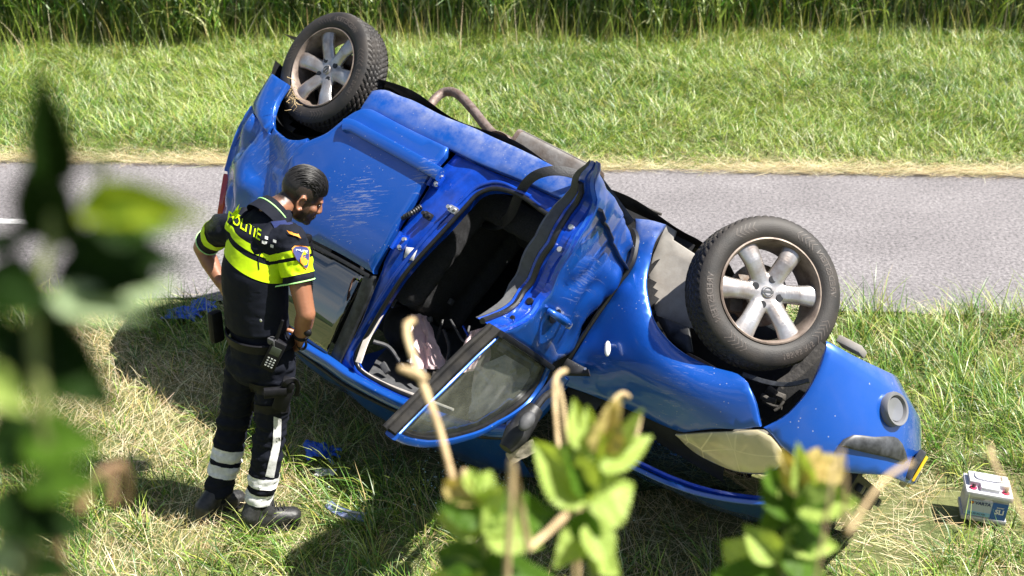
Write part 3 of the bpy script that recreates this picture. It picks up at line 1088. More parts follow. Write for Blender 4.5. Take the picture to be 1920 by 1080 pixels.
BUMP = [(1548, 637, 'c'), (1541, 677), (1524, 717), (1500, 752), (1467, 783), (1430, 802, 'c'), (1448, 818), (1462, 836), (1485, 856, 'c'), (1530, 876), (1580, 887), (1667, 893, 'c')]
b_uv = side(BUMP)
zlo = 0.22
top = side([(1600, 664), (1655, 690), (1700, 710)])
print('bumper uv', [tuple(round(q, 2) for q in p[:2]) for p in b_uv], [tuple(round(q, 2) for q in p[:2]) for p in top])
b_uv = b_uv + [(3.80, 0.612), (3.90, 0.575, 'c'), (3.95, 0.50), (3.95, 0.34), (3.90, 0.27, 'c')] + [(max(3.45, top[2][0]), top[2][1]), (top[1][0], top[1][1]), (top[0][0], top[0][1])]


def P_bump(u, z):
    p = P_side(u, z)
    return p
bumper = panel('front_bumper', b_uv, P_bump, M_paint, car, grid=0.035, th=0.03, lip=0.006)

def P_far(t, z):
    p = P_side(3.95, z)
    dy = 0.62 * min(t, 1)
    back = 0.60 * dy + (0.35 * (t - 1) if t > 1 else 0)
    return np.array([p[0] - back, p[1] - dy - 0.10 * math.sin(max(0, t - 1) * 1.5), z])
v, f = grid_mesh(P_far, np.linspace(0, 2, 16), np.linspace(0.36, 0.58, 9))
obj('bumper_section', v, f, M_paint, car)


def surf_frame(P, u, v, sign=1):
    e = 1e-3
    a = norm(P(u + e, v) - P(u - e, v))
    b = P(u, v + e) - P(u, v - e)
    nn = norm(np.cross(b, a)) * sign
    b = np.cross(a, nn)
    return P(u, v), a, nn, -b


M_foglens = mat('grey_fog_lens', (0.15, 0.155, 0.17), 0.3, coat=0.6)
fu = side([(1673, 768)])[0]
print('fog', fu)
c, a, nn, b = surf_frame(P_bump, *fu)
if nn[1] < 0: nn = -nn
R = np.array([a, nn, np.cross(a, nn)]).T
fog = MB().lathe([(0.068, -0.005), (0.070, 0.016), (0.064, 0.028), (0.055, 0.026), (0.046, 0.010), (0.044, 0.004), (0, 0.004)], 36, c, R).build('fog_lamp', M_grey, bumper)
MB().lathe([(0.0458, 0.016), (0.040, 0.015), (0.020, 0.010), (0, 0.008)], 28, c, R).build('fog_lens', M_foglens, fog)
ST = [(1571, 836, 'c'), (1581, 823), (1600, 814), (1633, 817), (1683, 820), (1706, 813), (1728, 806, 'c'), (1728, 866, 'c'), (1700, 864), (1667, 859), (1617, 848)]
st_uv = side(ST)
print('strip', [tuple(round(q, 2) for q in p[:2]) for p in st_uv])
st_uv = [(min(q[0], 3.72), q[1]) + tuple(q[2:]) for q in st_uv if q[0] < 3.9]
st_uv = [q for i, q in enumerate(st_uv) if not (i == 5)]
strip_o = panel('bumper_strip', st_uv, lambda u, z: P_bump(u, z) + norm([0.6, 0.8, 0]) * 0.018, M_trim, bumper, grid=0.04, th=0.03, lip=0.008)
zz = np.mean([q[1] for q in st_uv])
RP_ = np.array([[math.cos(0.24), -math.sin(0.24), 0], [math.sin(0.24), math.cos(0.24), 0], [0, 0, 1]]).T
mb = MB(); mb.box((FRX + 0.465, 0.05, 0.545), (0.012, 0.52, 0.115), RP_, 0.004)
mb.build('number_plate', M_plate, bumper)
mb = MB(); mb.box((FRX + 0.44, 0.05, 0.545), (0.03, 0.7, 0.13), RP_, 0.01)
mb.build('plate_holder', M_trim, bumper)

HL = [(1266, 817, 'c'), (1313, 813), (1370, 810), (1421, 807, 'c'), (1447, 820), (1468, 846, 'c'), (1462, 872), (1434, 889), (1384, 887), (1333, 868), (1297, 847)]
hl_uv = side(HL)
print('headlamp', [tuple(round(q, 2) for q in p[:2]) for p in hl_uv])
M_refl = mat('lamp_reflector', (0.75, 0.72, 0.62), 0.25, 0.7, col2=(0.45, 0.42, 0.34), vscale=7)
headlamp = panel('headlamp', hl_uv, lambda u, z: P_side(u, z) + np.array([0, -0.035, 0]), M_refl, car, grid=0.03, th=0.06, lip=0.01)
M_lens, n_, l_, p_ = new_mat('scratched_lamp_lens')
p_.inputs['Base Color'].default_value = (0.66, 0.57, 0.34, 1); p_.inputs['Roughness'].default_value = 0.16; p_.inputs['Coat Weight'].default_value = 1
tc_ = n_.new('ShaderNodeTexCoord')
vo_ = n_.new('ShaderNodeTexVoronoi'); vo_.feature = 'DISTANCE_TO_EDGE'; vo_.inputs['Scale'].default_value = 7
l_.new(tc_.outputs['Object'], vo_.inputs['Vector'])
lt_ = n_.new('ShaderNodeMath'); lt_.operation = 'LESS_THAN'; lt_.inputs[1].default_value = 0.018
l_.new(vo_.outputs['Distance'], lt_.inputs[0])
tr_ = n_.new('ShaderNodeBsdfTransparent'); tr_.inputs['Color'].default_value = (0.95, 0.93, 0.85, 1)
gl_ = n_.new('ShaderNodeBsdfGlossy'); gl_.inputs['Roughness'].default_value = 0.03
fr_ = n_.new('ShaderNodeFresnel'); fr_.inputs['IOR'].default_value = 1.6
m1_ = n_.new('ShaderNodeMixShader'); l_.new(fr_.outputs['Fac'], m1_.inputs['Fac']); l_.new(tr_.outputs['BSDF'], m1_.inputs[1]); l_.new(gl_.outputs['BSDF'], m1_.inputs[2])
nz_ = n_.new('ShaderNodeTexNoise'); nz_.inputs['Scale'].default_value = 5; nz_.inputs['Detail'].default_value = 5; l_.new(tc_.outputs['Object'], nz_.inputs['Vector'])
ad_ = n_.new('ShaderNodeMapRange'); ad_.inputs['From Min'].default_value = 0.4; ad_.inputs['From Max'].default_value = 0.7; ad_.inputs['To Min'].default_value = 0.62; ad_.inputs['To Max'].default_value = 0.97
l_.new(nz_.outputs['Fac'], ad_.inputs['Value'])
mxx = n_.new('ShaderNodeMath'); mxx.operation = 'MAXIMUM'; l_.new(lt_.outputs[0], mxx.inputs[0]); l_.new(ad_.outputs['Result'], mxx.inputs[1])
m2_ = n_.new('ShaderNodeMixShader'); l_.new(mxx.outputs[0], m2_.inputs['Fac']); l_.new(m1_.outputs['Shader'], m2_.inputs[1]); l_.new(p_.outputs['BSDF'], m2_.inputs[2])
l_.new(m2_.outputs['Shader'], n_['Material Output'].inputs['Surface'])
panel('lamp_lens', hl_uv, lambda u, z: P_side(u, z) + np.array([0, 0.012, 0]), M_lens, headlamp, grid=0.03, th=0.012, lip=0.004)
# bonnet sprung open, its near edge seen under the lamp
BON = [(1100, 838), (1187, 878), (1250, 907), (1320, 930), (1405, 944), (1480, 945)]
be = smooth_path([cpx(x, y, 0.66) for x, y in BON], 0.04)
print('bonnet', be[0].round(2), be[-1].round(2))
bv, bf = [], []
yy = np.linspace(0, 1, 18)
for i, p in enumerate(be):
    for t in yy:
        q = np.array([p[0], 0.66 - 1.30 * t, p[2] + 0.05 * math.sin(math.pi * t) - 0.10 * t + 0.012 * fbm((p[0], t, 0), 5, 2, 3)])
        bv.append(q)
n = len(yy)
for i in range(len(be) - 1):
    for j in range(n - 1): bf.append((i * n + j, i * n + j + 1, (i + 1) * n + j + 1, (i + 1) * n + j))
bonnet = obj('bonnet', bv, bf, M_paint, car)
MB().tube([p + np.array([0, 0.002, -0.004]) for p in be], 1, 10, True, flat=(0.03, 0.022), up=(0, 0, 1)).build('bonnet_edge', M_paint, bonnet)
MB().tube([p + np.array([0, -0.05, -0.03]) for p in be[2:]], 1, 8, True, flat=(0.05, 0.025), up=(0, 0, 1)).build('bonnet_frame', M_jamb, bonnet)
# grille hanging under the nose
gp = [cpx(x, y, 0.35) for x, y in ((1545, 900), (1600, 925), (1660, 900))]
g0 = cpx(1610, 915, 0.30)
mb = MB()
mb.box(g0 + [-0.02, -0.13, 0], (0.04, 0.46, 0.10), bev=0.015)
gr = mb.build('grille', M_black, car)
for k in range(6):
    MB().box(g0 + [0.012, 0.02 - 0.066 * k, 0.0], (0.03, 0.05, 0.035), bev=0.008).build('grille_slot', M_trim, gr)
# front inner arch, dusty, and the black liner
AR = [(1249, 421), (1268, 432), (1262, 448), (1302, 474), (1300, 540), (1296, 612), (1270, 606), (1228, 592), (1216, 545), (1215, 512), (1224, 478), (1236, 446)]
ar_c = [cpx(x, y, 0.71) for x, y in AR]
o2 = [(q[0], q[2], 'c') for q in ar_c]
panel('inner_arch', o2, lambda u, z: np.array([u, 0.715 - 0.10 * (u - ar_c[0][0]) + 0.010 * fbm((u, z, 0), 6, 1, 3), z]), M_dustmetal, car, grid=0.04, th=0.01, curved=False)
LI = [(1226, 590), (1262, 600), (1292, 612), (1300, 660), (1285, 662), (1250, 634)]
li = [cpx(x, y, 0.745) for x, y in LI]
panel('arch_liner', [(q[0], q[2], 'c') for q in li], lambda u, z: np.array([u, 0.745 + 0.008 * fbm((u, z, 0), 9, 4, 2), z]), M_black, car, grid=0.04, th=0.01, curved=False)
s1 = smooth_path([cpx(x, y, 0.74) for x, y in ((1393, 702), (1440, 717), (1480, 721), (1517, 713))], 0.02)
MB().tube(s1, 1, 8, True, flat=(0.02, 0.012), up=(0, 1, 0)).build('liner_lip', M_trim, car)
s1 = smooth_path([cpx(x, y, 0.70) for x, y in ((1546, 646), (1520, 675), (1494, 700), (1462, 722))], 0.02)
MB().tube(s1, 1, 8, True, flat=(0.045, 0.008), up=(0, 1, 0)).build('liner_strap', M_under, car)
mb = MB()
for (x, y, x2, y2, yp, r) in ((1428, 742, 1455, 752, 0.62, 0.012), (1430, 752, 1466, 765, 0.55, 0.008), (1440, 730, 1470, 748, 0.5, 0.02), (1452, 770, 1470, 752, 0.6, 0.006)):
    mb.tube([cpx(x, y, yp), cpx((x + x2) / 2, (y + y2) / 2 + 3, yp), cpx(x2, y2, yp)], r, 8)
mb.build('loom', M_under, car)
mb = MB()
mb.tube([cpx(1285, 668, 0.62), cpx(1310, 680, 0.6), cpx(1345, 700, 0.55)], 1, 8, True, flat=(0.04, 0.02), up=(0, 1, 0))
mb.build('suspension_arm', M_rust, car)
for (x, y, w, h) in ((1597, 650, 0.07, 0.03),):
    c = cpx(x, y, 0.62)
    MB().box(c, (w * 1.5, 0.1, h), bev=0.006).build('undertray_bracket', M_dustmetal, car)
# dark box added in the engine bay so that no light leaks through
mb = MB()
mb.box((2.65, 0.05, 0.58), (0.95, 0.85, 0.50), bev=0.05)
mb.build('bay_light_block', M_inner, car)

# ------------------------------------------------------------------ front door, swung past square and bent
TH = math.radians(102)
DH = np.array([2.12, 0.82, 0.0])
DD = np.array([-math.cos(TH), math.sin(TH), 0])
DN = np.array([math.sin(TH), math.cos(TH), 0])


def dpx(x, y, off=0.0):
    r = CAR_R.T @ ray(x, y)
    o = CAR_R.T @ (CAM - CAR_O)
    k = ((DH + DN * off - o) @ DN) / (r @ DN)
    q = o + r * k - DH
    return np.array([q @ DD, q[2]])


def P_door(a, z):
    b = 0.020 * math.sin(max(0, min(1, (z - 0.15) / 0.8)) * math.pi) + 0.012 * fbm((a, z, 0.7), 3.2, 8, 2)
    b -= 0.016 * max(0, 1 - abs(fbm((a, z, 0.2), 4.2, 2.2, 1)) * 4.0) * sstep(0.95, 0.85, z)
    b += 0.035 * math.exp(-((a - 0.1) / 0.12) ** 2 - ((z - 0.55) / 0.12) ** 2) - 0.03 * math.exp(-((a + 0.02) / 0.10) ** 2 - ((z - 0.72) / 0.08) ** 2)
    return DH + DD * a + np.array([0, 0, z]) + DN * b


M_matte = mat('matte_black_tape', (0.010, 0.010, 0.011), 0.75, spec=0.12, col2=(0.03, 0.028, 0.025), vscale=18)
front_door = empty('front_door', (0, 0, 0), car)
SK = [(1120, 302, 'c'), (1134, 340), (1154, 374), (1178, 425), (1184, 458, 'c'), (1174, 505), (1147, 552), (1110, 603), (1078, 655, 'c'), (1030, 685, 'c'), (985, 652), (938, 622, 'c'),
      (978, 606), (1004, 582), (1027, 550), (1046, 505), (1070, 452), (1096, 415), (1112, 386), (1117, 340)]
sk = [tuple(dpx(q[0], q[1])) + tuple(q[2:]) for q in SK]
panel('door_skin', sk, P_door, M_paint, front_door, grid=0.03, th=0.02, lip=0.005, sign=-1 if np.cross(DD, [0, 0, 1]) @ DN < 0 else 1)
# moulding on the skin
mo = [dpx(x, y) for x, y in ((1116, 388), (1130, 425), (1148, 470), (1166, 512))]
MB().tube([P_door(*q) + DN * 0.006 for q in smooth_path(mo, 0.02)], 1, 8, True, flat=(0.012, 0.03), up=DN).build('door_moulding', M_rubber, front_door)
# rear shut face between skin and inner panel
ED = [(1119, 304), (1117, 340), (1112, 386), (1096, 415), (1070, 452), (1046, 505), (1027, 550), (1004, 582), (978, 606), (938, 622)]
ed = smooth_path([np.array([*dpx(x, y)]) for x, y in ED], 0.02)
wid = 0.115
rows = []
for i, q in enumerate(ed):
    t = i / (len(ed) - 1)
    p = P_door(*q)
    w = wid * (0.35 + 0.65 * min(1, t * 3.2))
    wob = 0.006 * math.sin(i * 0.6)
    rows.append([p, p - DN * w * 0.10 - DD * 0.002, p - DN * w * 0.3 - DD * (0.010 + wob), p - DN * w * 0.36 - DD * 0.022, p - DN * w * 0.62 - DD * 0.024, p - DN * w * 0.68 - DD * 0.012, p - DN * w - DD * 0.014])
v = [q for r in rows for q in r]
m = len(rows[0])
f = [(i * m + j, i * m + j + 1, (i + 1) * m + j + 1, (i + 1) * m + j) for i in range(len(rows) - 1) for j in range(m - 1)]
obj('shut_face', v, f, M_jamb, front_door)
# rubber strip down the shut face
MB().tube([r[5] - DN * 0.012 - DD * (-0.004) for r in rows[len(rows) // 6:]], 0.012, 8).build('door_seal', M_rubber, front_door)
# inner card
crow = []
for i, q in enumerate(ed):
    t = i / (len(ed) - 1)
    p = P_door(*q)
    w = wid * (0.35 + 0.65 * min(1, t * 3.2))
    h = 0.055 * math.sin(math.pi * min(1, t * 1.02)) + 0.008
    a0 = p - DN * (w + 0.004) - DD * 0.02
    crow.append([a0, a0 - DN * h * 0.7, a0 - DN * h - DD * 0.03, a0 - DN * h * 1.1 - DD * 0.2, a0 - DN * h * 0.8 - DD * 0.85])
v = [q for r in crow for q in r]; m = 5
f = [(i * m + j, i * m + j + 1, (i + 1) * m + j + 1, (i + 1) * m + j) for i in range(len(crow) - 1) for j in range(m - 1)]
obj('door_card', v, f, M_card, front_door)
k = len(rows)
for t in (0.37, 0.45):
    r = rows[int(k * t)]
    c = r[3] * 0.5 + r[4] * 0.5
    MB().lathe([(0, 0.010), (0.010, 0.010), (0.013, 0.0)], 10, c, np.array([DN, DD, [0, 0, 1]]).T).build('latch_bolt', M_bolt, front_door)
for t, rr_ in ((0.70, 0.016), (0.80, 0.011)):
    r = rows[int(k * t)]
    MB().lathe([(rr_, 0.004), (rr_ * 0.7, 0.012), (0, 0.012)], 12, r[3] * 0.6 + r[4] * 0.4, np.array([DN, DD, [0, 0, 1]]).T).build('plug', M_rubber, front_door)
# handle
hq = dpx(1035, 588); hp = P_door(*hq)
hdir = norm(P_door(*dpx(1056, 604)) - P_door(*dpx(1010, 573)))
mb = MB()
mb.tube(smooth_path([hp - hdir * 0.10, hp - hdir * 0.09 + DN * 0.03, hp + DN * 0.042, hp + hdir * 0.09 + DN * 0.03, hp + hdir * 0.10], 0.01), [0.012, 0.017, 0.019, 0.017, 0.012], 12)
mb.build('door_handle', M_paint, front_door)
MB().ball(hp, (0.05, 0.004, 0.035), np.array([hdir, DN, np.cross(hdir, DN)]).T, 3).build('handle_recess', M_rubber, front_door)
MB().lathe([(0.016, 0.0), (0.014, 0.014), (0, 0.016)], 14, P_door(*dpx(1058, 605)) , np.array([DD, DN, [0, 0, 1]]).T).build('lock_barrel', M_bolt, front_door)
# window frame and its glass
R1 = [(938, 622), (905, 655), (872, 692), (840, 725), (805, 757), (770, 788), (742, 816)]
R2 = [(742, 818), (770, 829), (810, 832), (850, 828), (900, 812), (950, 787), (990, 757), (1015, 722), (1030, 686)]
w1 = [P_door(*dpx(x, y)) for x, y in smooth_path([np.array(q, float) for q in R1], 12)]
MB().tube([P_door(*dpx(x + 3, y + 5)) - DN * 0.012 for x, y in smooth_path([np.array(q, float) for q in R1], 12)], 0.007, 8).build('frame_bead', M_paint, front_door)
w2 = [P_door(*dpx(x, y)) for x, y in smooth_path([np.array(q, float) for q in R2], 12)]
mb = MB(); mb.tube([p - DN * 0.03 for p in w1], 1, 10, True, flat=(0.024, 0.050), up=DN)
mb.build('window_frame', M_matte, front_door)
mb = MB(); mb.tube([p - DN * 0.02 for p in w2], 1, 10, True, flat=(0.03, 0.05), up=DN)
mb.build('window_frame', M_paint, front_door)
MB().tube([p - DN * 0.03 - np.cross(DN, [0, 0, 1]) * 0.0 + (P_door(*dpx(905, 735)) - p) * 0.06 for p in w2], 1, 8, True, flat=(0.022, 0.05), up=DN).build('window_seal', M_rubber, front_door)
MB().tube([p - DN * 0.045 - DD * (-0.02) for p in w1], 0.012, 8).build('frame_seal', M_matte, front_door)
MB().tube([P_door(*dpx(x, y)) for x, y in ((936, 624), (985, 655), (1032, 688))], 1, 8, True, flat=(0.025, 0.03), up=DN).build('belt_seal', M_rubber, front_door)
G = [(938, 630, 'c'), (985, 660), (1024, 690, 'c'), (1008, 722), (982, 755), (945, 782), (898, 806), (850, 820), (800, 824), (760, 818, 'c'), (800, 780), (840, 740), (880, 700)]
gq = [tuple(dpx(q[0], q[1])) + tuple(q[2:]) for q in G]
panel('window_glass', gq, lambda a, z: P_door(a, z) - DN * 0.02, M_glass_dusty, front_door, grid=0.07, th=0.004, lip=0.001, sign=1)
# mirror hanging on its cable, and its sail plate
c0 = cpd(1004, 765, 5.20); c1 = cpd(948, 842, 5.12)
ax = norm(c1 - c0)
mb = MB()
mb.tube(smooth_path([c0, c0 * 0.75 + c1 * 0.25, c0 * 0.35 + c1 * 0.65, c1], 0.01), [0.035, 0.048, 0.052, 0.030], 16)
mirror = mb.build('door_mirror', M_black, front_door)
e = cpd(988, 790, 5.06)
MB().ball(e, (0.045, 0.02, 0.028), np.array([ax, norm(np.cross(ax, [0.3, 0.2, 1])), np.cross(ax, norm(np.cross(ax, [0.3, 0.2, 1])))]).T, 3).build('mirror_cap', M_card, mirror)
MB().tube(smooth_path([cpd(1035, 735, 5.35), cpd(1020, 745, 5.28), c0], 0.02), 0.016, 8).build('mirror_arm', M_black, mirror)
sp_ = [(1054, 690), (1066, 672), (1104, 692), (1107, 706), (1062, 705)]
spc = [cpx(x, y, 0.82) for x, y in sp_]
panel('sail_plate', [(q[0], q[2], 'c') for q in spc], lambda u, z: np.array([u, 0.835, z]), M_black, car, grid=0.05, th=0.02, lip=0.004, curved=False)
s_ = cpx(1098, 692, 0.845)
MB().lathe([(0.006, 0), (0.006, 0.006), (0, 0.006)], 8, s_).build('bolt', M_bolt, car)
M_card2 = mat('torn_fibre_board', (0.26, 0.23, 0.18), 0.85, var=0.3, vscale=30)
# torn packing under the mirror
c = cpd(978, 848, 5.2)
v, f = grid_mesh(lambda a, b: c + w2c(CAR_O + np.array([1.0, 0.2, 0.5]) * a * 0.055) + w2c(CAR_O + np.array([0.3, 0.1, -0.9]) * b * 0.035) + np.array([0, 0.012 * fbm((a * 2, b * 2, 0), 2, 3, 2), 0]), np.linspace(-1, 1, 8), np.linspace(-1, 1, 6))
obj('torn_trim', v, f, M_card2, car)
# A-pillar
ap = smooth_path([cpx(960, 806, 0.63), cpx(1000, 775, 0.66), cpx(1035, 735, 0.70), cpx(1062, 700, 0.75)], 0.03)
MB().tube(ap, 1, 12, True, flat=(0.08, 0.05), up=(0, 1, 0)).build('front_pillar', M_paint, car)
v, f = grid_mesh(lambda u, z: np.array([u, 0.69, z]), np.linspace(1.72, 2.3, 6), np.linspace(0.2, 1.02, 8))
obj('cowl_side', v, f, M_inner, car)
# ------------------------------------------------------------------ wheels
def text_shape(s, size=1.0, extrude=0.0, bold=0.0, res=3):
    cu = bpy.data.curves.new('t', 'FONT')
    cu.body = s
    cu.size = size
    cu.extrude = extrude
    cu.offset = bold
    cu.resolution_u = res
    cu.align_x = 'CENTER'
    cu.align_y = 'CENTER'
    o = bpy.data.objects.new('t', cu)
    COL.objects.link(o)
    dg = bpy.context.evaluated_depsgraph_get()
    me = bpy.data.meshes.new_from_object(o.evaluated_get(dg))
    v = mesh_co(me)
    f = [tuple(p.vertices) for p in me.polygons]
    bpy.data.objects.remove(o)
    bpy.data.meshes.remove(me)
    return v, f


def ring_text(mb, s, size, r, ang, y, hgt=0.002, bold=0.0):
    """letters round the sidewall, tops outward, centred at angle ang (radians, seen from outside, clockwise reading)"""
    v, f = text_shape(s, size, 0, bold, 2)
    out = []
    for p in v:
        a = ang - p[0] / r
        rr = r + p[1]
        out.append((rr * math.cos(a), y(rr) + hgt, rr * math.sin(a)))
    mb.add(out, f)


SIDEW = [(0.206, 0.074), (0.214, 0.081), (0.228, 0.091), (0.245, 0.097), (0.268, 0.096), (0.288, 0.090), (0.300, 0.080)]


def y_sw(r): return float(np.interp(r, [q[0] for q in SIDEW], [q[1] for q in SIDEW]))


def tyre_mesh():
    N, ys = 360, np.linspace(-0.080, 0.080, 27)
    v, f = [], []
    for i in range(N):
        a = 2 * math.pi * i / N
        for y in ys:
            t = abs(y) / 0.080
            r = 0.3105 - 0.0105 * max(0, (t - 0.72) / 0.28) ** 1.6
            if any(abs(abs(y) - g) < 0.0045 for g in (0.018, 0.045)): r -= 0.008
            ph = (a * 62 / (2 * math.pi) + abs(y) * 26 + (0.5 if y > 0 else 0)) % 1
            if ph < 0.30 and abs(y) > 0.006: r -= 0.0075 * (0.7 if t < 0.55 else 1)
            v.append((r * math.cos(a), y, r * math.sin(a)))
    m = len(ys)
    for i in range(N):
        for j in range(m - 1):
            f.append((i * m + j, i * m + j + 1, ((i + 1) % N) * m + j + 1, ((i + 1) % N) * m + j))
    mb = MB()
    mb.add(v, f)
    side_p = SIDEW[::-1]
    mb.lathe([(0.3005, 0.0795)] + side_p + [(0.200, 0.066)], 96)
    mb.lathe([(0.3005, -0.0795)] + [(r, -y) for r, y in side_p] + [(0.200, -0.066)], 96)
    return mb


def spoke_rim():
    mb = MB()
    for k in range(6):
        a = 2 * math.pi * k / 6
        er = np.array([math.cos(a), 0, math.sin(a)])
        et = np.array([-math.sin(a), 0, math.cos(a)])
        for r in np.linspace(0.03, 0.200, 17):
            w = np.interp(r, [0.03, 0.09, 0.15, 0.20], [0.042, 0.041, 0.043, 0.051])
            h = np.interp(r, [0.03, 0.08, 0.14, 0.200], [0.040, 0.050, 0.064, 0.064])
            mb.ball(er * r + np.array([0, h - 0.012, 0]), (0.018, 0.022, w), np.array([er, [0, 1, 0], et]).T, 2)
    mb.lathe([(0, 0.050), (0.066, 0.050), (0.080, 0.042), (0.088, 0.020), (0, 0.020)], 40)
    return remesh(mb, 0.0034, 6, 0.6)


tyre_m = tyre_mesh()
tyre_me = mesh_from('tyre', tyre_m.v, tyre_m.f, M_tyre, True, 32)
rim_me = spoke_rim()
rim_me.materials.append(M_alloy)
mb = MB().lathe([(0.210, 0.070), (0.217, 0.080), (0.216, 0.089), (0.210, 0.091), (0.204, 0.084), (0.198, 0.062), (0.193, 0.03), (0.190, -0.02), (0.196, -0.07), (0.210, -0.08)], 72)
barrel_me = mesh_from('rim_barrel', mb.v, mb.f, M_alloy_dirty, True, 60)
holes = []
for k in range(4):
    mb = MB()
    a = math.pi / 2 * k + 0.35
    c = np.array([0.056 * math.cos(a), 0, 0.056 * math.sin(a)])
    mb.lathe([(0, 0.0535), (0.0150, 0.0535), (0.0165, 0.046)], 14, c)  # raised dark disc stands in for the shade inside the hole
    holes.append(mesh_from('hole_shade_disc', mb.v, mb.f, M_rubber, True, 30))
mb = MB().lathe([(0, 0.057), (0.022, 0.057), (0.026, 0.053), (0.027, 0.048)], 28)
cap_me = mesh_from('wheel_cap', mb.v, mb.f, M_alloy, True, 30)
mb = MB()
mb.lathe([(0.0145, 0.0575), (0.0145, 0.0592), (0.0185, 0.0592), (0.0185, 0.0575)], 28)
mb.box((0, 0.0585, 0), (0.046, 0.0022, 0.0085))
logo_me = mesh_from('cap_emblem', mb.v, mb.f, M_card, False)
mb = MB()
mb.lathe([(0, -0.012), (0.06, -0.012), (0.066, -0.03), (0.070, -0.035), (0.128, -0.035), (0.130, -0.040), (0.128, -0.056), (0.05, -0.056)], 48)
disc_me = mesh_from('brake_disc', mb.v, mb.f, M_disc, True, 30)
mb = MB()
mb.box((-0.105, -0.045, 0.02), (0.06, 0.075, 0.13), bev=0.012)
mb.tube([(0, -0.05, 0), (0, -0.12, 0)], 0.045, 14)
cal_me = mesh_from('brake_caliper', mb.v, mb.f, M_under, True, 30)
# raised marks on the sidewall
mb = MB()
letters = []
for q in (('185/65 R15', 0.032, 0.266, math.radians(62)), ('VREDESTEIN', 0.036, 0.262, math.radians(168)), ('VREDESTEIN', 0.036, 0.262, math.radians(-22))):
    lm = MB(); ring_text(lm, *q, y_sw, 0.0012, 0.0007)
    letters.append(mesh_from('sidewall_lettering', lm.v, lm.f, M_tyre_mark, False))
for a0 in (112, -68, -128, 22):
    for k in range(5):
        for s in (-1, 1):
            a = math.radians(a0 + k * 4.2)
            pts = []
            for t in np.linspace(0, 1, 6):
                r = 0.262 + s * 0.021 * t
                pts.append((r, a + 0.07 * t))
            vv = []
            for (r, q) in pts:
                for w in (-0.010, 0.010): vv.append((r * math.cos(q + w), y_sw(r) + 0.0010, r * math.sin(q + w)))
            mb.add(vv, [(2 * i, 2 * i + 1, 2 * i + 3, 2 * i + 2) for i in range(5)])
marks_me = mesh_from('sidewall_lettering', mb.v, mb.f, M_tyre_mark, False)


def wheel(P, axis, spin, name='wheel'):
    """P, axis in the car's frame"""
    ax = norm(axis)
    x = norm(np.cross(ax, [0, 0, 1.0])) if abs(ax[2]) < 0.9 else np.array([1.0, 0, 0])
    z = np.cross(x, ax)
    R = np.array([x, ax, z]).T
    w = empty(name, (0, 0, 0), car)
    sp = Matrix.Rotation(spin, 4, 'Y')
    w.matrix_local = Matrix([[*R[i], P[i]] for i in range(3)] + [[0, 0, 0, 1]]) @ sp
    for nm, me in (('tyre', tyre_me), ('rim', rim_me), ('rim_barrel', barrel_me), ('wheel_cap', cap_me), ('cap_emblem', logo_me), ('brake_disc', disc_me), ('brake_caliper', cal_me), ('sidewall_ribs', marks_me), *[('hole_shade_disc', q) for q in holes], *[('sidewall_lettering', q) for q in letters]):
        q = link(bpy.data.objects.new(nm, me), w)
        if nm == 'sidewall_ribs': q['kind'] = 'stuff'
    return w


def cam_axis(x, y, ang, ex, ey):
    """axle direction leaning ang degrees off the line of sight towards (ex, ey) in the picture"""
    r = norm(ray(x, y))
    e = V_RT * ex + V_UP * ey
    e = norm(e - r * (e @ r))
    return CAR_R.T @ (-r * math.cos(math.radians(ang)) + e * math.sin(math.radians(ang)))


axR = norm(cam_axis(612, 130, 48, -0.88, 0.47))
axF = cam_axis(1440, 547, 25, 0.93, 0.30)


def spin_for(P, ax, px, py):
    """spin that turns a spoke towards a pixel"""
    x = norm(np.cross(ax, [0, 0, 1.0])); z = np.cross(x, ax)
    d = norm(w2c(CAR_O + CAR_R @ P) * 0 + P)
    t = CAR_R.T @ ray(px, py); o = CAR_R.T @ (CAM - CAR_O)
    k = ((P + ax * 0.06 - o) @ ax) / (t @ ax)
    q = o + t * k - P
    return -math.atan2(q @ z, q @ x)


PR = cpd(612, 130, 6.61) - axR * 0.055
PF = cpd(1440, 547, 5.13) - axF * 0.055
wheel(PR, axR, spin_for(PR, axR, 655, 87), 'rear_wheel')
wheel(PF, axF, spin_for(PF, axF, 1525, 556), 'front_wheel')
wheel(np.array([PR[0], -0.72, 0.36]), (0, -1, 0), 0.4, 'rear_wheel')
wheel(np.array([2.66, -0.66, 0.46]), (0.1, -1, 0), 0.9, 'front_wheel')

# ------------------------------------------------------------------ underside: silencer, pipes, shafts
mu0, mu1 = cpx(972, 268, 0.28), cpx(1112, 340, 0.28)
d = norm(mu1 - mu0)
mb = MB()
Lm = np.linalg.norm(mu1 - mu0)
mb.tube([mu0, mu0 + d * 0.01, mu1 - d * 0.01, mu1], 1, 20, True, flat=(0.12, 0.105), up=(0, 1, 0))
muff = mb.build('silencer', M_steel, car, sharp=30)
MB().tube([mu0 + np.array([0, 0.03, -0.058]), mu1 + np.array([0, 0.03, -0.058])], 0.006, 6).build('seam', M_steel, muff)
for q in (mu0, mu1): MB().tube([q - d * 0.012, q + d * 0.012], 1, 20, True, flat=(0.128, 0.113), up=(0, 1, 0)).build('end_band', M_rust, muff)
pp = [cpx(x, y, yp) for x, y, yp in ((803, 212, 0.1), (812, 190, 0.06), (833, 173, 0.02), (857, 176, 0.04), (885, 204, 0.1), (908, 233, 0.18), (926, 252, 0.25), (948, 262, 0.28), (975, 272, 0.28))]
MB().tube(smooth_path(pp, 0.015), 0.026, 12).build('exhaust_pipe', M_rust, car)
hs = smooth_path([cpx(x, y, 0.3) for x, y in ((915, 255), (935, 250), (955, 258), (965, 272))], 0.02)
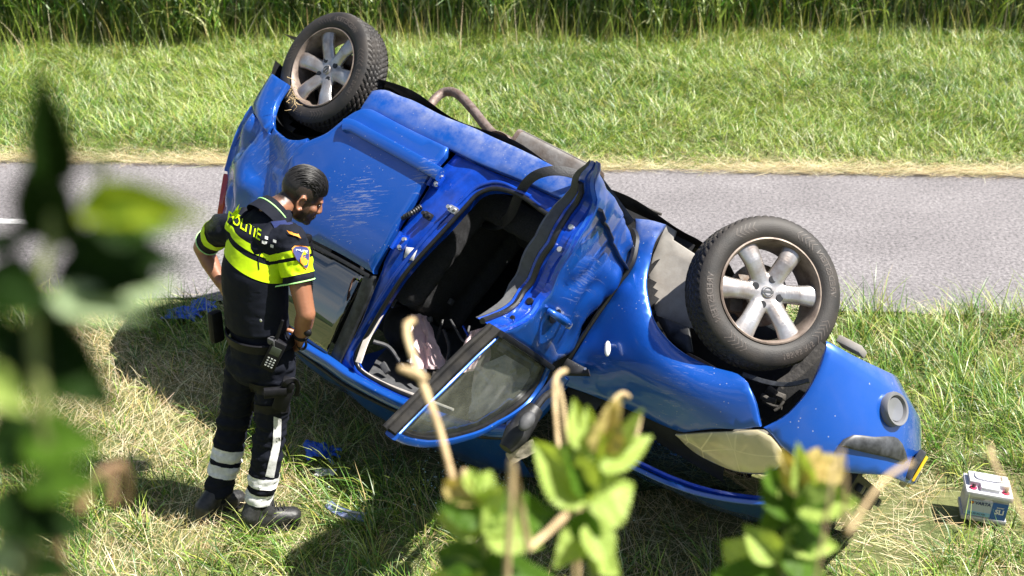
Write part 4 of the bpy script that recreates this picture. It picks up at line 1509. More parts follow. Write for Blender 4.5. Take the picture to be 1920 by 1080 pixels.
MB().tube(hs, 1, 8, True, flat=(0.07, 0.01), up=(0, 0, -1)).build('heat_shield', M_rust, car)
mb = MB()
mb.tube(smooth_path([cpx(722, 165, 0.35), cpx(740, 178, 0.45), cpx(765, 192, 0.5), cpx(800, 212, 0.5), cpx(835, 228, 0.45)], 0.02), [0.03, 0.035, 0.02, 0.025, 0.015], 10)
mb.tube(smooth_path([cpx(850, 235, 0.4), cpx(880, 240, 0.35), cpx(905, 258, 0.4), cpx(950, 280, 0.5), cpx(1020, 312, 0.5)], 0.02), [0.012, 0.022, 0.02, 0.03, 0.03], 10)
mb.build('floor_rail', M_under, car)
pts = smooth_path([cpx(1150, 372, 0.25), cpx(1172, 384, 0.25), cpx(1195, 396, 0.25), cpx(1222, 410, 0.25)], 0.008)
MB().tube(pts, [0.018 + 0.007 * (i % 2) for i in range(len(pts))], 10).build('shaft_boot', M_rubber, car)
MB().tube(smooth_path([cpx(1225, 412, 0.3), cpx(1260, 440, 0.3), cpx(1300, 470, 0.3), cpx(1330, 500, 0.3)], 0.02), 0.022, 10).build('drive_shaft', M_rust, car)

for pts, r in (([(1140, 366), (1165, 372), (1205, 388), (1240, 402)], 0.007), ([(985, 292), (1040, 318), (1100, 345), (1150, 368)], 0.008), ([(1268, 446), (1290, 455), (1305, 468)], 0.012), ([(745, 176), (800, 205), (860, 232), (915, 256)], 0.006)):
    MB().tube(smooth_path([cpx(x, y, 0.42) for x, y in pts], 0.02), r, 8).build('brake_line', M_under, car)
for x, y in ((770, 190), (838, 226), (930, 262), (1160, 376)):
    MB().box(cpx(x, y, 0.45), (0.05, 0.06, 0.03), bev=0.006).build('floor_bracket', M_rust, car)
# ------------------------------------------------------------------ what shows of the interior
seat = empty('front_seat', (0, 0, 0), car)
hb = cpx(762, 612, 0.34)
mb = MB(); mb.ball(hb, (0.11, 0.13, 0.10), None, 3); mb.ball(hb + [0.0, 0.0, 0.03], (0.10, 0.12, 0.09), None, 3)
obj_from_mesh('headrest', remesh(mb, 0.014, 3), M_inner, seat)
s0, s1 = cpx(800, 560, 0.32), cpx(925, 395, 0.32)
print('seat', hb.round(2), s0.round(2), s1.round(2))
mb = MB()
for t in np.linspace(0, 1, 9):
    c = s0 * (1 - t) + s1 * t
    mb.ball(c, (0.10, 0.22 + 0.02 * t, 0.10), None, 2)
    for s in (-1, 1): mb.ball(c + [0.03, s * 0.2, 0], (0.11, 0.055, 0.09), None, 2)
obj_from_mesh('seat_back', remesh(mb, 0.016, 4), M_fabric, seat)
mb = MB()
for t in np.linspace(0, 1, 7):
    c = s1 + np.array([0.05 + 0.46 * t, 0, -0.02])
    mb.ball(c, (0.10, 0.23, 0.075), None, 2)
    for s in (-1, 1): mb.ball(c + [0, s * 0.2, 0.02], (0.1, 0.055, 0.085), None, 2)
obj_from_mesh('seat_cushion', remesh(mb, 0.016, 4), M_fabric, seat)
for s in (-0.06, 0.06):
    MB().tube([hb + np.array([0.01, s, -0.06]), s0 + np.array([0, s, 0.04])], 0.007, 8).build('headrest_post', M_bolt, seat)
fo = MB()
for k in range(14):
    q = cpx(908 + 3.2 * k, 516 - 2.4 * k, 0.12)
    fo.ball(q + rng.normal(0, 0.006, 3), rng.uniform(0.010, 0.022, 3), None, 1)
fo.build('torn_seat_foam', M_cream, seat)['kind'] = 'stuff'


def drape(name, quad, m, amp=0.02, n=18, freq=9, yoff=0.0):
    """wrinkled cloth hung between four points of the picture: (x, y, plane)"""
    q = [cpx(*p) for p in quad]
    v, f = grid_mesh(lambda s, t: (q[0] * (1 - s) + q[1] * s) * (1 - t) + (q[3] * (1 - s) + q[2] * s) * t + np.array([0.4, 1, 0.2]) * amp * (math.sin(s * freq + 2 * t) * 0.6 + fbm((s * 2, t * 2, yoff), 2.2, yoff, 3)), np.linspace(0, 1, n), np.linspace(0, 1, n))
    return obj(name, v, f, m, car)
drape('airbag', [(772, 588, 0.50), (800, 592, 0.42), (838, 692, 0.46), (772, 692, 0.52)], M_air, 0.03)
drape('airbag', [(880, 622, 0.56), (925, 608, 0.5), (915, 690, 0.50), (852, 702, 0.56)], M_air, 0.03, yoff=3)
drape('headliner', [(690, 700, 0.52), (760, 600, 0.1), (900, 720, 0.1), (800, 752, 0.52)], M_card, 0.02, yoff=6)
drape('sun_visor', [(800, 690, 0.35), (850, 680, 0.3), (870, 730, 0.4), (800, 735, 0.45)], M_under, 0.02, yoff=8)
drape('airbag', [(890, 690, 0.50), (985, 648, 0.48), (995, 742, 0.52), (880, 792, 0.55)], M_cream, 0.03, yoff=5)
# trim, wiring and odds and ends thrown about inside
for pts, r, m in (([(700, 640, .55), (730, 652, .5), (760, 690, .5), (792, 700, .52)], 0.010, M_card), ([(795, 605, .4), (815, 640, .42), (812, 660, .45), (830, 600, .4)], 0.007, M_black), ([(845, 600, .4), (870, 640, .45), (880, 612, .4)], 0.006, M_card), ([(832, 618, .45), (842, 650, .46), (838, 680, .5)], 0.008, M_trim),
                  ([(735, 576, .5), (743, 562, .48)], 0.006, M_bolt), ([(765, 570, .5), (773, 558, .48)], 0.006, M_bolt), ([(868, 612, .45), (884, 640, .46), (890, 652, .5)], 0.005, M_jamb)):
    MB().tube(smooth_path([cpx(*q) for q in pts], 0.01), r, 8).build('loose_wire' if r < 0.009 else 'grab_handle', m, car)
for x, y, yp, sz, m in ((790, 596, .40, (0.05, 0.02, 0.03), M_cream), (802, 600, .42, (0.025, 0.02, 0.05), M_card), (846, 566, .3, (0.03, 0.03, 0.02), M_card), (722, 690, .52, (0.06, 0.02, 0.03), M_card), (815, 715, .5, (0.09, 0.02, 0.04), M_under)):
    a_ = x * 0.7
    MB().box(cpx(x, y, yp), sz, np.array([[math.cos(a_), 0, math.sin(a_)], [0, 1, 0], [-math.sin(a_), 0, math.cos(a_)]]), 0.004).build('trim_fragment', m, car)
# belt webbing looping out over the sill
bw = smooth_path([cpx(x, y, yp) for x, y, yp in ((1100, 338, 0.80), (1070, 324, 0.86), (1037, 320, 0.90), (1008, 327, 0.90), (988, 342, 0.86), (972, 368, 0.76), (955, 405, 0.62), (930, 424, 0.5), (900, 415, 0.42), (885, 395, 0.4))], 0.012)
tw = np.array([0, 0.6, -0.8])
MB().tube(bw, 1, 8, True, flat=(0.045, 0.004), up=(0.53, 0.84, -0.15)).build('seat_belt', M_belt, car)
MB().tube(smooth_path([cpx(892, 375, 0.5), cpx(890, 400, 0.5), cpx(895, 425, 0.5)], 0.02), 1, 8, True, flat=(0.05, 0.03), up=(0, 1, 0)).build('belt_buckle', M_card, car)
# black lining behind it all
mb = MB()
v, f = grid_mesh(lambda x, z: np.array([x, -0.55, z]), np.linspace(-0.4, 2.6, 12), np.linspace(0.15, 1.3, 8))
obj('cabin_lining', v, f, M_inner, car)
v, f = grid_mesh(lambda y, z: np.array([0.42 + 0.25 * (z - 0.3), y, z]), np.linspace(-0.6, 0.68, 8), np.linspace(0.2, 1.1, 8))
obj('rear_seat_back', v, f, M_fabric, car)
v, f = grid_mesh(lambda y, z: np.array([2.2 + 0.12 * math.sin(z * 6), y, z]), np.linspace(-0.6, 0.66, 10), np.linspace(0.2, 0.98, 10))
obj('dashboard', v, f, M_inner, car)
# ================================================================== the person in uniform
FO = norm([0.66, 0.75, 0])            # where the chest points
RO = norm([0.75, -0.66, 0])           # the person's right
person = empty('person', gnd(470, 975, 0.0))
tag(person, 'person in dark police uniform with neon yellow stripes, hands on hips, facing the car', 'person')
PLOC = np.array(person.location)


def PJ(x, y, Y): return atY(x, y, Y)


def chain(mb, pts, rs, R=None, sub=2, k=0.35):
    """overlapping balls along joints; rs are radii or (right, forward, up) triples"""
    for i in range(len(pts) - 1):
        a, b = np.asarray(pts[i]), np.asarray(pts[i + 1])
        ra, rb = np.array(rs[i]) * np.ones(3), np.array(rs[i + 1]) * np.ones(3)
        n = max(2, int(np.linalg.norm(b - a) / (min(ra.min(), rb.min()) * k)))
        for j in range(n + (i == len(pts) - 2)):
            t = j / n
            mb.ball(a * (1 - t) + b * t, ra * (1 - t) + rb * t, R, sub)


def pobj(name, me, m, parent=person):
    """mesh given in world space, hung under the person"""
    set_co(me, mesh_co(me) - PLOC)
    return obj_from_mesh(name, me, m, parent)


def pbuild(mb, name, m, parent=person, sharp=38):
    return obj(name, [q - PLOC for q in mb.v], mb.f, m, parent, True, sharp)


def bvh_of(me): return BVHTree.FromPolygons([Vector(q) for q in mesh_co(me)], [tuple(p.vertices) for p in me.polygons])


ROT = np.array([RO, FO, [0, 0, 1]]).T
pelvis = PJ(491, 655, 5.00); waist = PJ(480, 588, 5.01); chest = PJ(478, 505, 5.03); upper = PJ(484, 448, 5.06); neck = PJ(512, 398, 5.11)
hipR, hipL = PJ(517, 676, 4.94), PJ(462, 670, 5.08)
kneeR, kneeL = PJ(508, 802, 4.91), PJ(437, 800, 5.07)
ankR, ankL = PJ(487, 938, 4.87), PJ(409, 925, 4.97)
heelR, toeR = gnd(468, 978, 0.045), gnd(550, 964, 0.035)
heelL, toeL = gnd(392, 958, 0.045), gnd(436, 936, 0.035)
shR, shL = PJ(545, 452, 4.97), PJ(418, 430, 5.19)
elR, elL = PJ(574, 588, 4.86), PJ(379, 464, 5.36)
wrR, wrL = PJ(563, 632, 4.92), PJ(414, 530, 5.27)
haR, haL = PJ(543, 640, 4.97), PJ(432, 560, 5.20)
HC = PJ(566, 364, 5.19)
HF = norm([0.88, 0.26, -0.56]); HR = norm(np.cross(HF, [0, 0, 1])); HU = np.cross(HR, HF)
HM = np.array([HF, HR, HU]).T


def hp_(f, r, u): return HC + HM @ np.array([f, r, u])


# body: one skin
mb = MB()
mb.ball(hp_(-0.006, 0, 0.030), (0.097, 0.076, 0.088), HM, 4)
mb.ball(hp_(0.030, 0, -0.035), (0.063, 0.061, 0.080), HM, 3)
mb.ball(hp_(0.040, 0, -0.088), (0.050, 0.050, 0.030), HM, 3)
mb.ball(hp_(0.074, 0, -0.102), (0.022, 0.026, 0.020), HM, 2)
mb.ball(hp_(0.083, 0, 0.010), (0.016, 0.050, 0.012), HM, 2)
chain(mb, [hp_(0.090, 0, 0.000), hp_(0.103, 0, -0.026), hp_(0.107, 0, -0.038)], [0.009, 0.011, 0.013])
mb.ball(hp_(0.100, 0.012, -0.043), 0.010, None, 2); mb.ball(hp_(0.100, -0.012, -0.043), 0.010, None, 2)
mb.ball(hp_(0.090, 0, -0.066), (0.014, 0.026, 0.008), HM, 2); mb.ball(hp_(0.088, 0, -0.078), (0.013, 0.023, 0.009), HM, 2)
for s in (-1, 1):
    mb.ball(hp_(0.060, s * 0.045, -0.030), (0.022, 0.020, 0.020), HM, 2)
    ec = np.array([-0.004, s * 0.080, -0.018])
    for t in np.linspace(-2.4, 2.2, 16):
        mb.ball(hp_(*(ec + np.array([-0.020 * math.cos(t) * 0.9 - 0.004, s * 0.008, 0.031 * math.sin(t)]))), 0.0068, None, 1)
    mb.ball(hp_(*(ec + np.array([-0.002, -s * 0.006, -0.004]))), (0.016, 0.008, 0.026), HM, 2)
chain(mb, [hp_(-0.030, 0, -0.045), neck * 0.6 + hp_(-0.03, 0, -0.05) * 0.4, neck], [0.056, 0.058, 0.066])
chain(mb, [neck, upper, chest, waist, pelvis], [(0.07, 0.06, 0.05), (0.15, 0.085, 0.06), (0.14, 0.095, 0.06), (0.13, 0.09, 0.06), (0.14, 0.1, 0.06)], ROT)
for (s, e, w, h) in ((shR, elR, wrR, haR), (shL, elL, wrL, haL)):
    chain(mb, [s, s * 0.5 + e * 0.5, e], [0.056, 0.050, 0.041]); chain(mb, [e, e * 0.62 + w * 0.38, w], [0.042, 0.043, 0.028])
for (hp, kn, an) in ((hipR, kneeR, ankR), (hipL, kneeL, ankL)):
    chain(mb, [hp, kn, an], [0.07, 0.05, 0.038])


def hand(w, h, out, thumb_dir, curl):
    """palm from wrist w to knuckles h, fingers curling; out = across the palm towards the little finger"""
    d = norm(h - w); acr = norm(out - d * (out @ d)); nrm_ = np.cross(d, acr)
    palm = w + d * 0.085
    for s in np.linspace(-0.03, 0.03, 5):
        chain(mb, [w + acr * s * 0.5, palm + acr * s], [0.017, 0.0135], None, 2, 0.5)
    for i, (s, l) in enumerate(((-0.030, 0.072), (-0.010, 0.080), (0.010, 0.075), (0.029, 0.058))):
        p0 = palm + acr * s * 1.05
        dd = d; pts = [p0]
        for seg, c in ((0.45, curl[0]), (0.32, curl[1]), (0.23, curl[2])):
            dd = norm(dd * math.cos(c) + nrm_ * math.sin(c)); pts.append(pts[-1] + dd * l * seg)
        chain(mb, pts, [0.0098, 0.0092, 0.0085, 0.0075], None, 2, 0.45)
    t0 = w + d * 0.03 - acr * 0.026
    chain(mb, [t0, t0 + norm(thumb_dir) * 0.035, t0 + norm(thumb_dir) * 0.060 + d * 0.012], [0.014, 0.0115, 0.009], None, 2, 0.45)


hand(wrR, PJ(546, 650, 5.03), np.array([0.35, -0.5, -0.75]), norm([-0.7, -0.2, 0.45]), (0.5, 0.7, 0.4))
hand(wrL, haL, np.array([-0.4, 0.5, -0.6]), np.array([0.5, 0.3, 0.3]), (0.4, 0.6, 0.4))
M_skin, n_, l_, p_ = new_mat('brown_skin')
tc_ = n_.new('ShaderNodeTexCoord')
nz_ = n_.new('ShaderNodeTexNoise'); nz_.inputs['Scale'].default_value = 18; nz_.inputs['Detail'].default_value = 5
l_.new(tc_.outputs['Object'], nz_.inputs['Vector'])
mx_ = n_.new('ShaderNodeMixRGB'); mx_.inputs['Color1'].default_value = (0.21, 0.088, 0.046, 1); mx_.inputs['Color2'].default_value = (0.33, 0.150, 0.085, 1)
l_.new(nz_.outputs['Fac'], mx_.inputs['Fac'])
# beard stubble and clipped hair at the sides, as marked on the skin
at_ = n_.new('ShaderNodeAttribute'); at_.attribute_name = 'Stubble'
st_ = n_.new('ShaderNodeMixRGB'); st_.inputs['Color2'].default_value = (0.018, 0.015, 0.014, 1)
nf_ = n_.new('ShaderNodeTexNoise'); nf_.inputs['Scale'].default_value = 420; nf_.inputs['Detail'].default_value = 2
l_.new(tc_.outputs['Object'], nf_.inputs['Vector'])
ml_ = n_.new('ShaderNodeMath'); ml_.operation = 'MULTIPLY_ADD'; ml_.inputs[1].default_value = 0.5; ml_.inputs[2].default_value = 0.62
l_.new(nf_.outputs['Fac'], ml_.inputs[0])
mm_ = n_.new('ShaderNodeMath'); mm_.operation = 'MULTIPLY'; mm_.use_clamp = True
l_.new(ml_.outputs[0], mm_.inputs[0]); l_.new(at_.outputs['Fac'], mm_.inputs[1])
l_.new(mm_.outputs[0], st_.inputs['Fac']); l_.new(mx_.outputs['Color'], st_.inputs['Color1'])
l_.new(st_.outputs['Color'], p_.inputs['Base Color'])
p_.inputs['Roughness'].default_value = 0.42
p_.inputs['Subsurface Weight'].default_value = 0.06
p_.inputs['Subsurface Radius'].default_value = (0.01, 0.004, 0.002)
body_me = remesh(mb, 0.0055, 3)
co = mesh_co(body_me)
hl = (co - HC) @ HM
stub = np.zeros(len(co))
f_, r_, u_ = hl[:, 0], hl[:, 1], hl[:, 2]
inhead = (np.linalg.norm(hl, axis=1) < 0.16) & (u_ > -0.13)
beard = np.clip((-0.040 - u_ + 0.35 * np.clip(0.06 - f_, 0, 0.1)) / 0.02, 0, 1) * np.clip((f_ - 0.005) / 0.015, 0, 1) * (u_ > -0.125)
sideh = np.clip((u_ - (-0.042 + 0.20 * np.clip(f_ + 0.02, -0.1, 0.2) * (f_ > -0.02) - 0.35 * np.clip(-f_ - 0.02, 0, 0.2))) / 0.03, 0, 1) * np.clip((0.070 - f_) / 0.015, 0, 1)
side_burn = np.clip((0.030 - np.abs(f_ - 0.022)) / 0.012, 0, 1) * (u_ < 0.0) * (u_ > -0.06) * (np.abs(r_) > 0.05)
ear = (np.abs(r_) > 0.077) & (u_ < 0.025)
stub = np.where(inhead & ~ear, np.maximum(np.maximum(beard * 1.0, sideh * 1.12), side_burn * 0.9), 0)
at = body_me.color_attributes.new('Stubble', 'FLOAT_COLOR', 'POINT')
at.data.foreach_set('color', np.stack([stub, stub, stub, np.ones(len(stub))], 1).astype(np.float32).ravel())
body = pobj('body', body_me, M_skin)
# eyes, brows, hair
M_eye = mat('dark_eye', (0.02, 0.012, 0.01), 0.1)
for s in (-1, 1):
    e = MB().ball(hp_(0.080, s * 0.033, -0.008), (0.010, 0.014, 0.009), HM, 2)
    pbuild(e, 'eye', M_eye)
M_hair, n_, l_, p_ = new_mat('black_hair')
p_.inputs['Base Color'].default_value = (0.010, 0.009, 0.009, 1); p_.inputs['Roughness'].default_value = 0.55; p_.inputs['Specular IOR Level'].default_value = 0.4
mb = MB()
hv, hf = [], []
ths = np.linspace(0, 1, 24); phs = np.linspace(-1, 1, 30)
for th in ths:              # front to back over the crown
    for ph in phs:
        a = -0.30 + th * 3.05  # angle in the profile plane: 0 forehead .. pi nape
        w = ph * (1.22 if th < 0.7 else 1.2)
        d = np.array([math.cos(a) * math.cos(w), math.sin(w), math.sin(a) * math.cos(w)])
        d = norm(np.array([math.cos(a + 0.35) * math.cos(w), math.sin(w) * 0.95, abs(math.sin(a + 0.35)) * math.cos(w) + 0.12 * (1 - abs(ph))]))
        lift = 1.03 + 0.045 * max(0, math.sin(min(1, th * 1.35) * math.pi)) * (1 - abs(ph) ** 3) + 0.02 * (th < 0.1)
        edge = 1 - 0.06 * (abs(ph) > 0.97)
        hv.append(hp_(-0.006, 0, 0.030) + HM @ (d * np.array([0.097, 0.076, 0.088]) * lift * edge))
mb.add(hv, [(i * 30 + j, (i + 1) * 30 + j, (i + 1) * 30 + j + 1, i * 30 + j + 1) for i in range(23) for j in range(29)])
hair = pbuild(mb, 'hair', M_hair, sharp=0)
mb = MB()
hvA = np.array(hv).reshape(24, 30, 3)
for k in range(520):
    j = rng.uniform(0.5, 28.4); i0 = rng.uniform(0, 10); L = rng.uniform(6, 13)
    pts = []
    for t in np.linspace(0, 1, 7):
        ii = min(22.9, i0 + L * t); jj = min(28.9, max(0, j + 1.2 * math.sin(k + t * 2)))
        a, b = int(ii), int(jj)
        p = hvA[a, b] * (1 - ii + a) + hvA[min(23, a + 1), b] * (ii - a)
        p = p + (hvA[a, min(29, b + 1)] - hvA[a, b]) * (jj - b)
        n = norm(p - hp_(-0.006, 0, 0.03))
        pts.append(p + n * (0.0005 + 0.005 * math.sin(t * math.pi) * (0.4 + 0.3 * (k % 4)) + 0.0012 * (k % 3)))
    mb.tube(pts, [0.0013, 0.0016, 0.0005], 4, False)
pbuild(mb, 'hair_strand', M_hair, hair)['kind'] = 'stuff'

# ---- clothes
def cloth(name, col, rough=0.85, wr=0.5, sc=26):
    m, n, l, p = new_mat(name)
    tc = n.new('ShaderNodeTexCoord')
    nz = n.new('ShaderNodeTexNoise'); nz.inputs['Scale'].default_value = sc; nz.inputs['Detail'].default_value = 6; nz.inputs['Distortion'].default_value = 0.6
    wv = n.new('ShaderNodeTexNoise'); wv.inputs['Scale'].default_value = 600
    l.new(tc.outputs['Object'], nz.inputs['Vector']); l.new(tc.outputs['Object'], wv.inputs['Vector'])
    b1 = n.new('ShaderNodeBump'); b1.inputs['Strength'].default_value = wr; b1.inputs['Distance'].default_value = 0.012
    b2 = n.new('ShaderNodeBump'); b2.inputs['Strength'].default_value = 0.25; b2.inputs['Distance'].default_value = 0.001
    l.new(nz.outputs['Fac'], b1.inputs['Height']); l.new(wv.outputs['Fac'], b2.inputs['Height'])
    l.new(b1.outputs['Normal'], b2.inputs['Normal']); l.new(b2.outputs['Normal'], p.inputs['Normal'])
    mr = n.new('ShaderNodeMixRGB'); mr.inputs['Color1'].default_value = (*[c * 0.75 for c in col], 1); mr.inputs['Color2'].default_value = (*[min(1, c * 1.3) for c in col], 1)
    l.new(nz.outputs['Fac'], mr.inputs['Fac']); l.new(mr.outputs['Color'], p.inputs['Base Color'])
    p.inputs['Roughness'].default_value = rough
    p.inputs['Specular IOR Level'].default_value = 0.2
    return m


M_navy = cloth('navy_uniform_cloth', (0.006, 0.0075, 0.014), 0.85, 0.35)
M_vest = cloth('navy_vest_cloth', (0.005, 0.0065, 0.013), 0.75, 0.18, 14)
M_neon = cloth('neon_yellow_tape', (0.50, 0.72, 0.008), 0.55, 0.12, 16)
M_pale = mat('pale_reflective_tape', (0.62, 0.62, 0.62), 0.5, var=0.12, vscale=30, bump=0.2, bscale=40)
M_edge = mat('lime_piping', (0.42, 0.80, 0.30), 0.6)
M_blackp = mat('black_gear_plastic', (0.006, 0.006, 0.008), 0.6, spec=0.22, var=0.3, vscale=50, bump=0.1, bscale=250)
M_leather = mat('black_boot_leather', (0.020, 0.020, 0.021), 0.5, var=0.4, vscale=30, bump=0.2, bscale=90)
M_orange = mat('orange_badge', (0.75, 0.28, 0.02), 0.6)
M_badge = mat('badge_blue', (0.03, 0.04, 0.16), 0.6)
M_velcro = mat('blue_hook_patch', (0.012, 0.022, 0.10), 0.95, bump=0.6, bscale=300)
M_lcd = mat('radio_screen', (0.05, 0.06, 0.05), 0.15)
M_key = mat('pale_key', (0.55, 0.57, 0.55), 0.5)


def wrinkle(me, pts, amp, sc=(9, 9, 30), seed=0.0):
    co = mesh_co(me); no = mesh_no(me)
    d = np.array([noise.fractal(Vector((q[0] * sc[0] + seed, q[1] * sc[1], q[2] * sc[2])), 0.8, 2.0, 3) for q in co])
    k = np.zeros(len(co))
    for (c, r, a) in pts: k += a * np.exp(-np.sum((co - c) ** 2, 1) / r ** 2)
    k = np.clip(k + 0.25, 0, 1.3)
    set_co(me, co + no * (amp * d * k)[:, None])


# trousers
mb = MB()
chain(mb, [PJ(485, 618, 5.0), pelvis], [(0.152, 0.112, 0.05), (0.165, 0.122, 0.07)], ROT)
mb.ball((hipR + hipL) / 2 - FO * 0.03 + np.array([0, 0, -0.02]), (0.155, 0.11, 0.10), ROT, 3)
chain(mb, [hipR, hipR * 0.5 + kneeR * 0.5, kneeR, kneeR * 0.5 + ankR * 0.5, ankR + np.array([0, 0, 0.015])], [0.095, 0.085, 0.074, 0.072, 0.062], None, 2, 0.25)
chain(mb, [hipL, hipL * 0.5 + kneeL * 0.5, kneeL, kneeL * 0.5 + ankL * 0.5, ankL + np.array([0, 0, 0.015])], [0.094, 0.084, 0.074, 0.072, 0.062], None, 2, 0.25)
tr_me = remesh(mb, 0.009, 4)
wrinkle(tr_me, [(kneeR, 0.14, 0.9), (kneeL, 0.14, 0.9), (ankR + [0, 0, .05], 0.12, 0.8), (ankL + [0, 0, .05], 0.12, 0.8), (hipR, 0.15, 0.5), (hipL, 0.15, 0.5)], 0.016)
tr_src = tr_me.copy()
tr_bvh = bvh_of(tr_me)
trousers = pobj('trousers', tr_me, M_navy)

# shirt with short sleeves
mb = MB()
chain(mb, [neck + np.array([0, 0, -0.004]) - FO * 0.008, upper + [0, 0, 0.01], chest, waist, PJ(486, 625, 5.0)], [(0.098, 0.092, 0.035), (0.175, 0.110, 0.06), (0.155, 0.112, 0.06), (0.148, 0.108, 0.06), (0.155, 0.115, 0.05)], ROT)
slR, slL = shR * 0.42 + elR * 0.58, shL * 0.30 + elL * 0.70
chain(mb, [upper + RO * 0.10 + [0, 0, 0.02], shR, slR], [0.075, 0.076, 0.066], None, 2, 0.25)
chain(mb, [upper - RO * 0.10 + [0, 0, 0.02], shL, slL], [0.072, 0.072, 0.060], None, 2, 0.25)
# cut the sleeve ends flat
sh_me = remesh(mb, 0.008, 4)


def cut(me, planes):
    """keeps what lies on the positive side of each (point, normal)"""
    bm = bmesh.new(); bm.from_mesh(me)
    for p, n in planes:
        bmesh.ops.bisect_plane(bm, geom=bm.verts[:] + bm.edges[:] + bm.faces[:], plane_co=Vector(p), plane_no=Vector(n), clear_inner=True)
    out = bpy.data.meshes.new('cut'); bm.to_mesh(out); bm.free()
    return out


def trim_sleeve(me, s, e, at):
    """removes the rounded end of a sleeve past the point at, near that arm only"""
    n = norm(e - s)
    bm = bmesh.new(); bm.from_mesh(me)
    near = [f for f in bm.faces if (np.array(f.calc_center_median()) - at) @ n > -0.06 and np.linalg.norm(np.array(f.calc_center_median()) - at) < 0.13]
    geo = set(near)
    for f in near:
        geo.update(f.verts); geo.update(f.edges)
    res = bmesh.ops.bisect_plane(bm, geom=list(geo), plane_co=Vector(at), plane_no=Vector(n))
    dele = [f for f in bm.faces if (np.array(f.calc_center_median()) - at) @ n > 0 and np.linalg.norm(np.array(f.calc_center_median()) - at) < 0.13]
    bmesh.ops.delete(bm, geom=dele, context='FACES')
    out = bpy.data.meshes.new('cut'); bm.to_mesh(out); bm.free()
    out.polygons.foreach_set('use_smooth', [True] * len(out.polygons))
    return out


sh_me = trim_sleeve(sh_me, shR, elR, slR); sh_me = trim_sleeve(sh_me, shL, elL, slL)
wrinkle(sh_me, [(slR, 0.12, 0.7), (shR, 0.12, 0.5), (shL, 0.1, 0.5)], 0.012, (14, 14, 24), 3.0)
sh_src = sh_me.copy()
shirt_bvh = bvh_of(sh_me)
shirt = pobj('shirt', sh_me, M_navy)


def ring_of(bvh, c, n, r=0.2, k=40, off=0.002, inward=True):
    """closed loop of a body round centre c in the plane with normal n"""
    n = norm(n); a = norm(np.cross(n, [0.3, 0.2, 0.9])); b = np.cross(n, a)
    out = []
    for i in range(k):
        q = 2 * math.pi * i / k
        d = a * math.cos(q) + b * math.sin(q)
        hit = bvh.ray_cast(Vector(c + d * r), Vector(-d))
        if hit[0] is not None: out.append(np.array(hit[0]) + d * off)
    return out


for s, e, q in ((shR, elR, slR), (shL, elL, slL)):
    n = norm(e - s)
    lp = ring_of(shirt_bvh, q - n * 0.006, n, 0.12)
    if len(lp) > 8: pbuild(MB().tube(lp + [lp[0]], 0.0032, 6, False), 'sleeve_piping', M_edge, shirt)
# collar
cb = neck + np.array([0, 0, -0.012]); cu = norm(norm(hp_(-0.03, 0, -0.06) - neck) + np.array([0, 0, 0.5]))
ca = norm(RO - cu * (RO @ cu)); cf = norm(np.cross(cu, ca)); cf = cf if cf @ FO > 0 else -cf
rows = []
for t, rr, hh in ((0, 0.112, -0.050), (0.4, 0.100, -0.012), (0.8, 0.084, 0.026), (1, 0.080, 0.032), (1.2, 0.075, 0.028), (1.6, 0.076, -0.02)):
    rows.append([cb + ca * rr * math.cos(a) * 0.95 + cf * rr * math.sin(a) * 1.0 + cu * (hh - 0.012 * math.sin(a)) for a in np.linspace(-math.pi * 1.45, math.pi * 0.45, 40)])
mb = MB(); mb.add([q for r in rows for q in r], [(i * 40 + j, i * 40 + j + 1, (i + 1) * 40 + j + 1, (i + 1) * 40 + j) for i in range(5) for j in range(39)])
collar = pbuild(mb, 'collar', M_navy, shirt)
cl = [cb + ca * 0.0945 * math.cos(a) * 0.95 + cf * 0.0945 * math.sin(a) + cu * (0.004 - 0.012 * math.sin(a)) for a in np.linspace(-math.pi * 1.0, 0.0, 24)]
pbuild(MB().tube(cl, 0.0032, 6), 'collar_piping', M_edge, collar)

# vest
mb = MB()
tilt = ROT
chain(mb, [upper + np.array([0, 0, 0.035]) + FO * 0.01, upper - [0, 0, 0.03], chest, waist, PJ(483, 606, 5.0)], [(0.135, 0.112, 0.05), (0.158, 0.128, 0.05), (0.166, 0.136, 0.05), (0.160, 0.130, 0.05), (0.158, 0.126, 0.03)], ROT, 3)
for s in (-1, 1): chain(mb, [upper + RO * s * 0.10 - FO * 0.04 + [0, 0, 0.04], upper + RO * s * 0.105 + FO * 0.02 + [0, 0, 0.075], upper + RO * s * 0.10 + FO * 0.10 + [0, 0, 0.03]], [0.045, 0.04, 0.045])
vest_me = remesh(mb, 0.008, 5)
wrinkle(vest_me, [(waist, 0.15, 0.5)], 0.008, (8, 8, 16), 6.0)
vest_src = vest_me.copy()
vest_bvh = bvh_of(vest_me)
vest = pobj('vest', vest_me, M_vest)


def cast(bvh, x, y, off=0.003):
    """point of a garment seen at a pixel, lifted off the cloth"""
    r = norm(ray(x, y))
    h = bvh.ray_cast(Vector(CAM), Vector(r))
    if h[0] is None: return None
    return np.array(h[0]) + np.array(h[1]) * off * (1 if np.array(h[1]) @ r < 0 else -1)


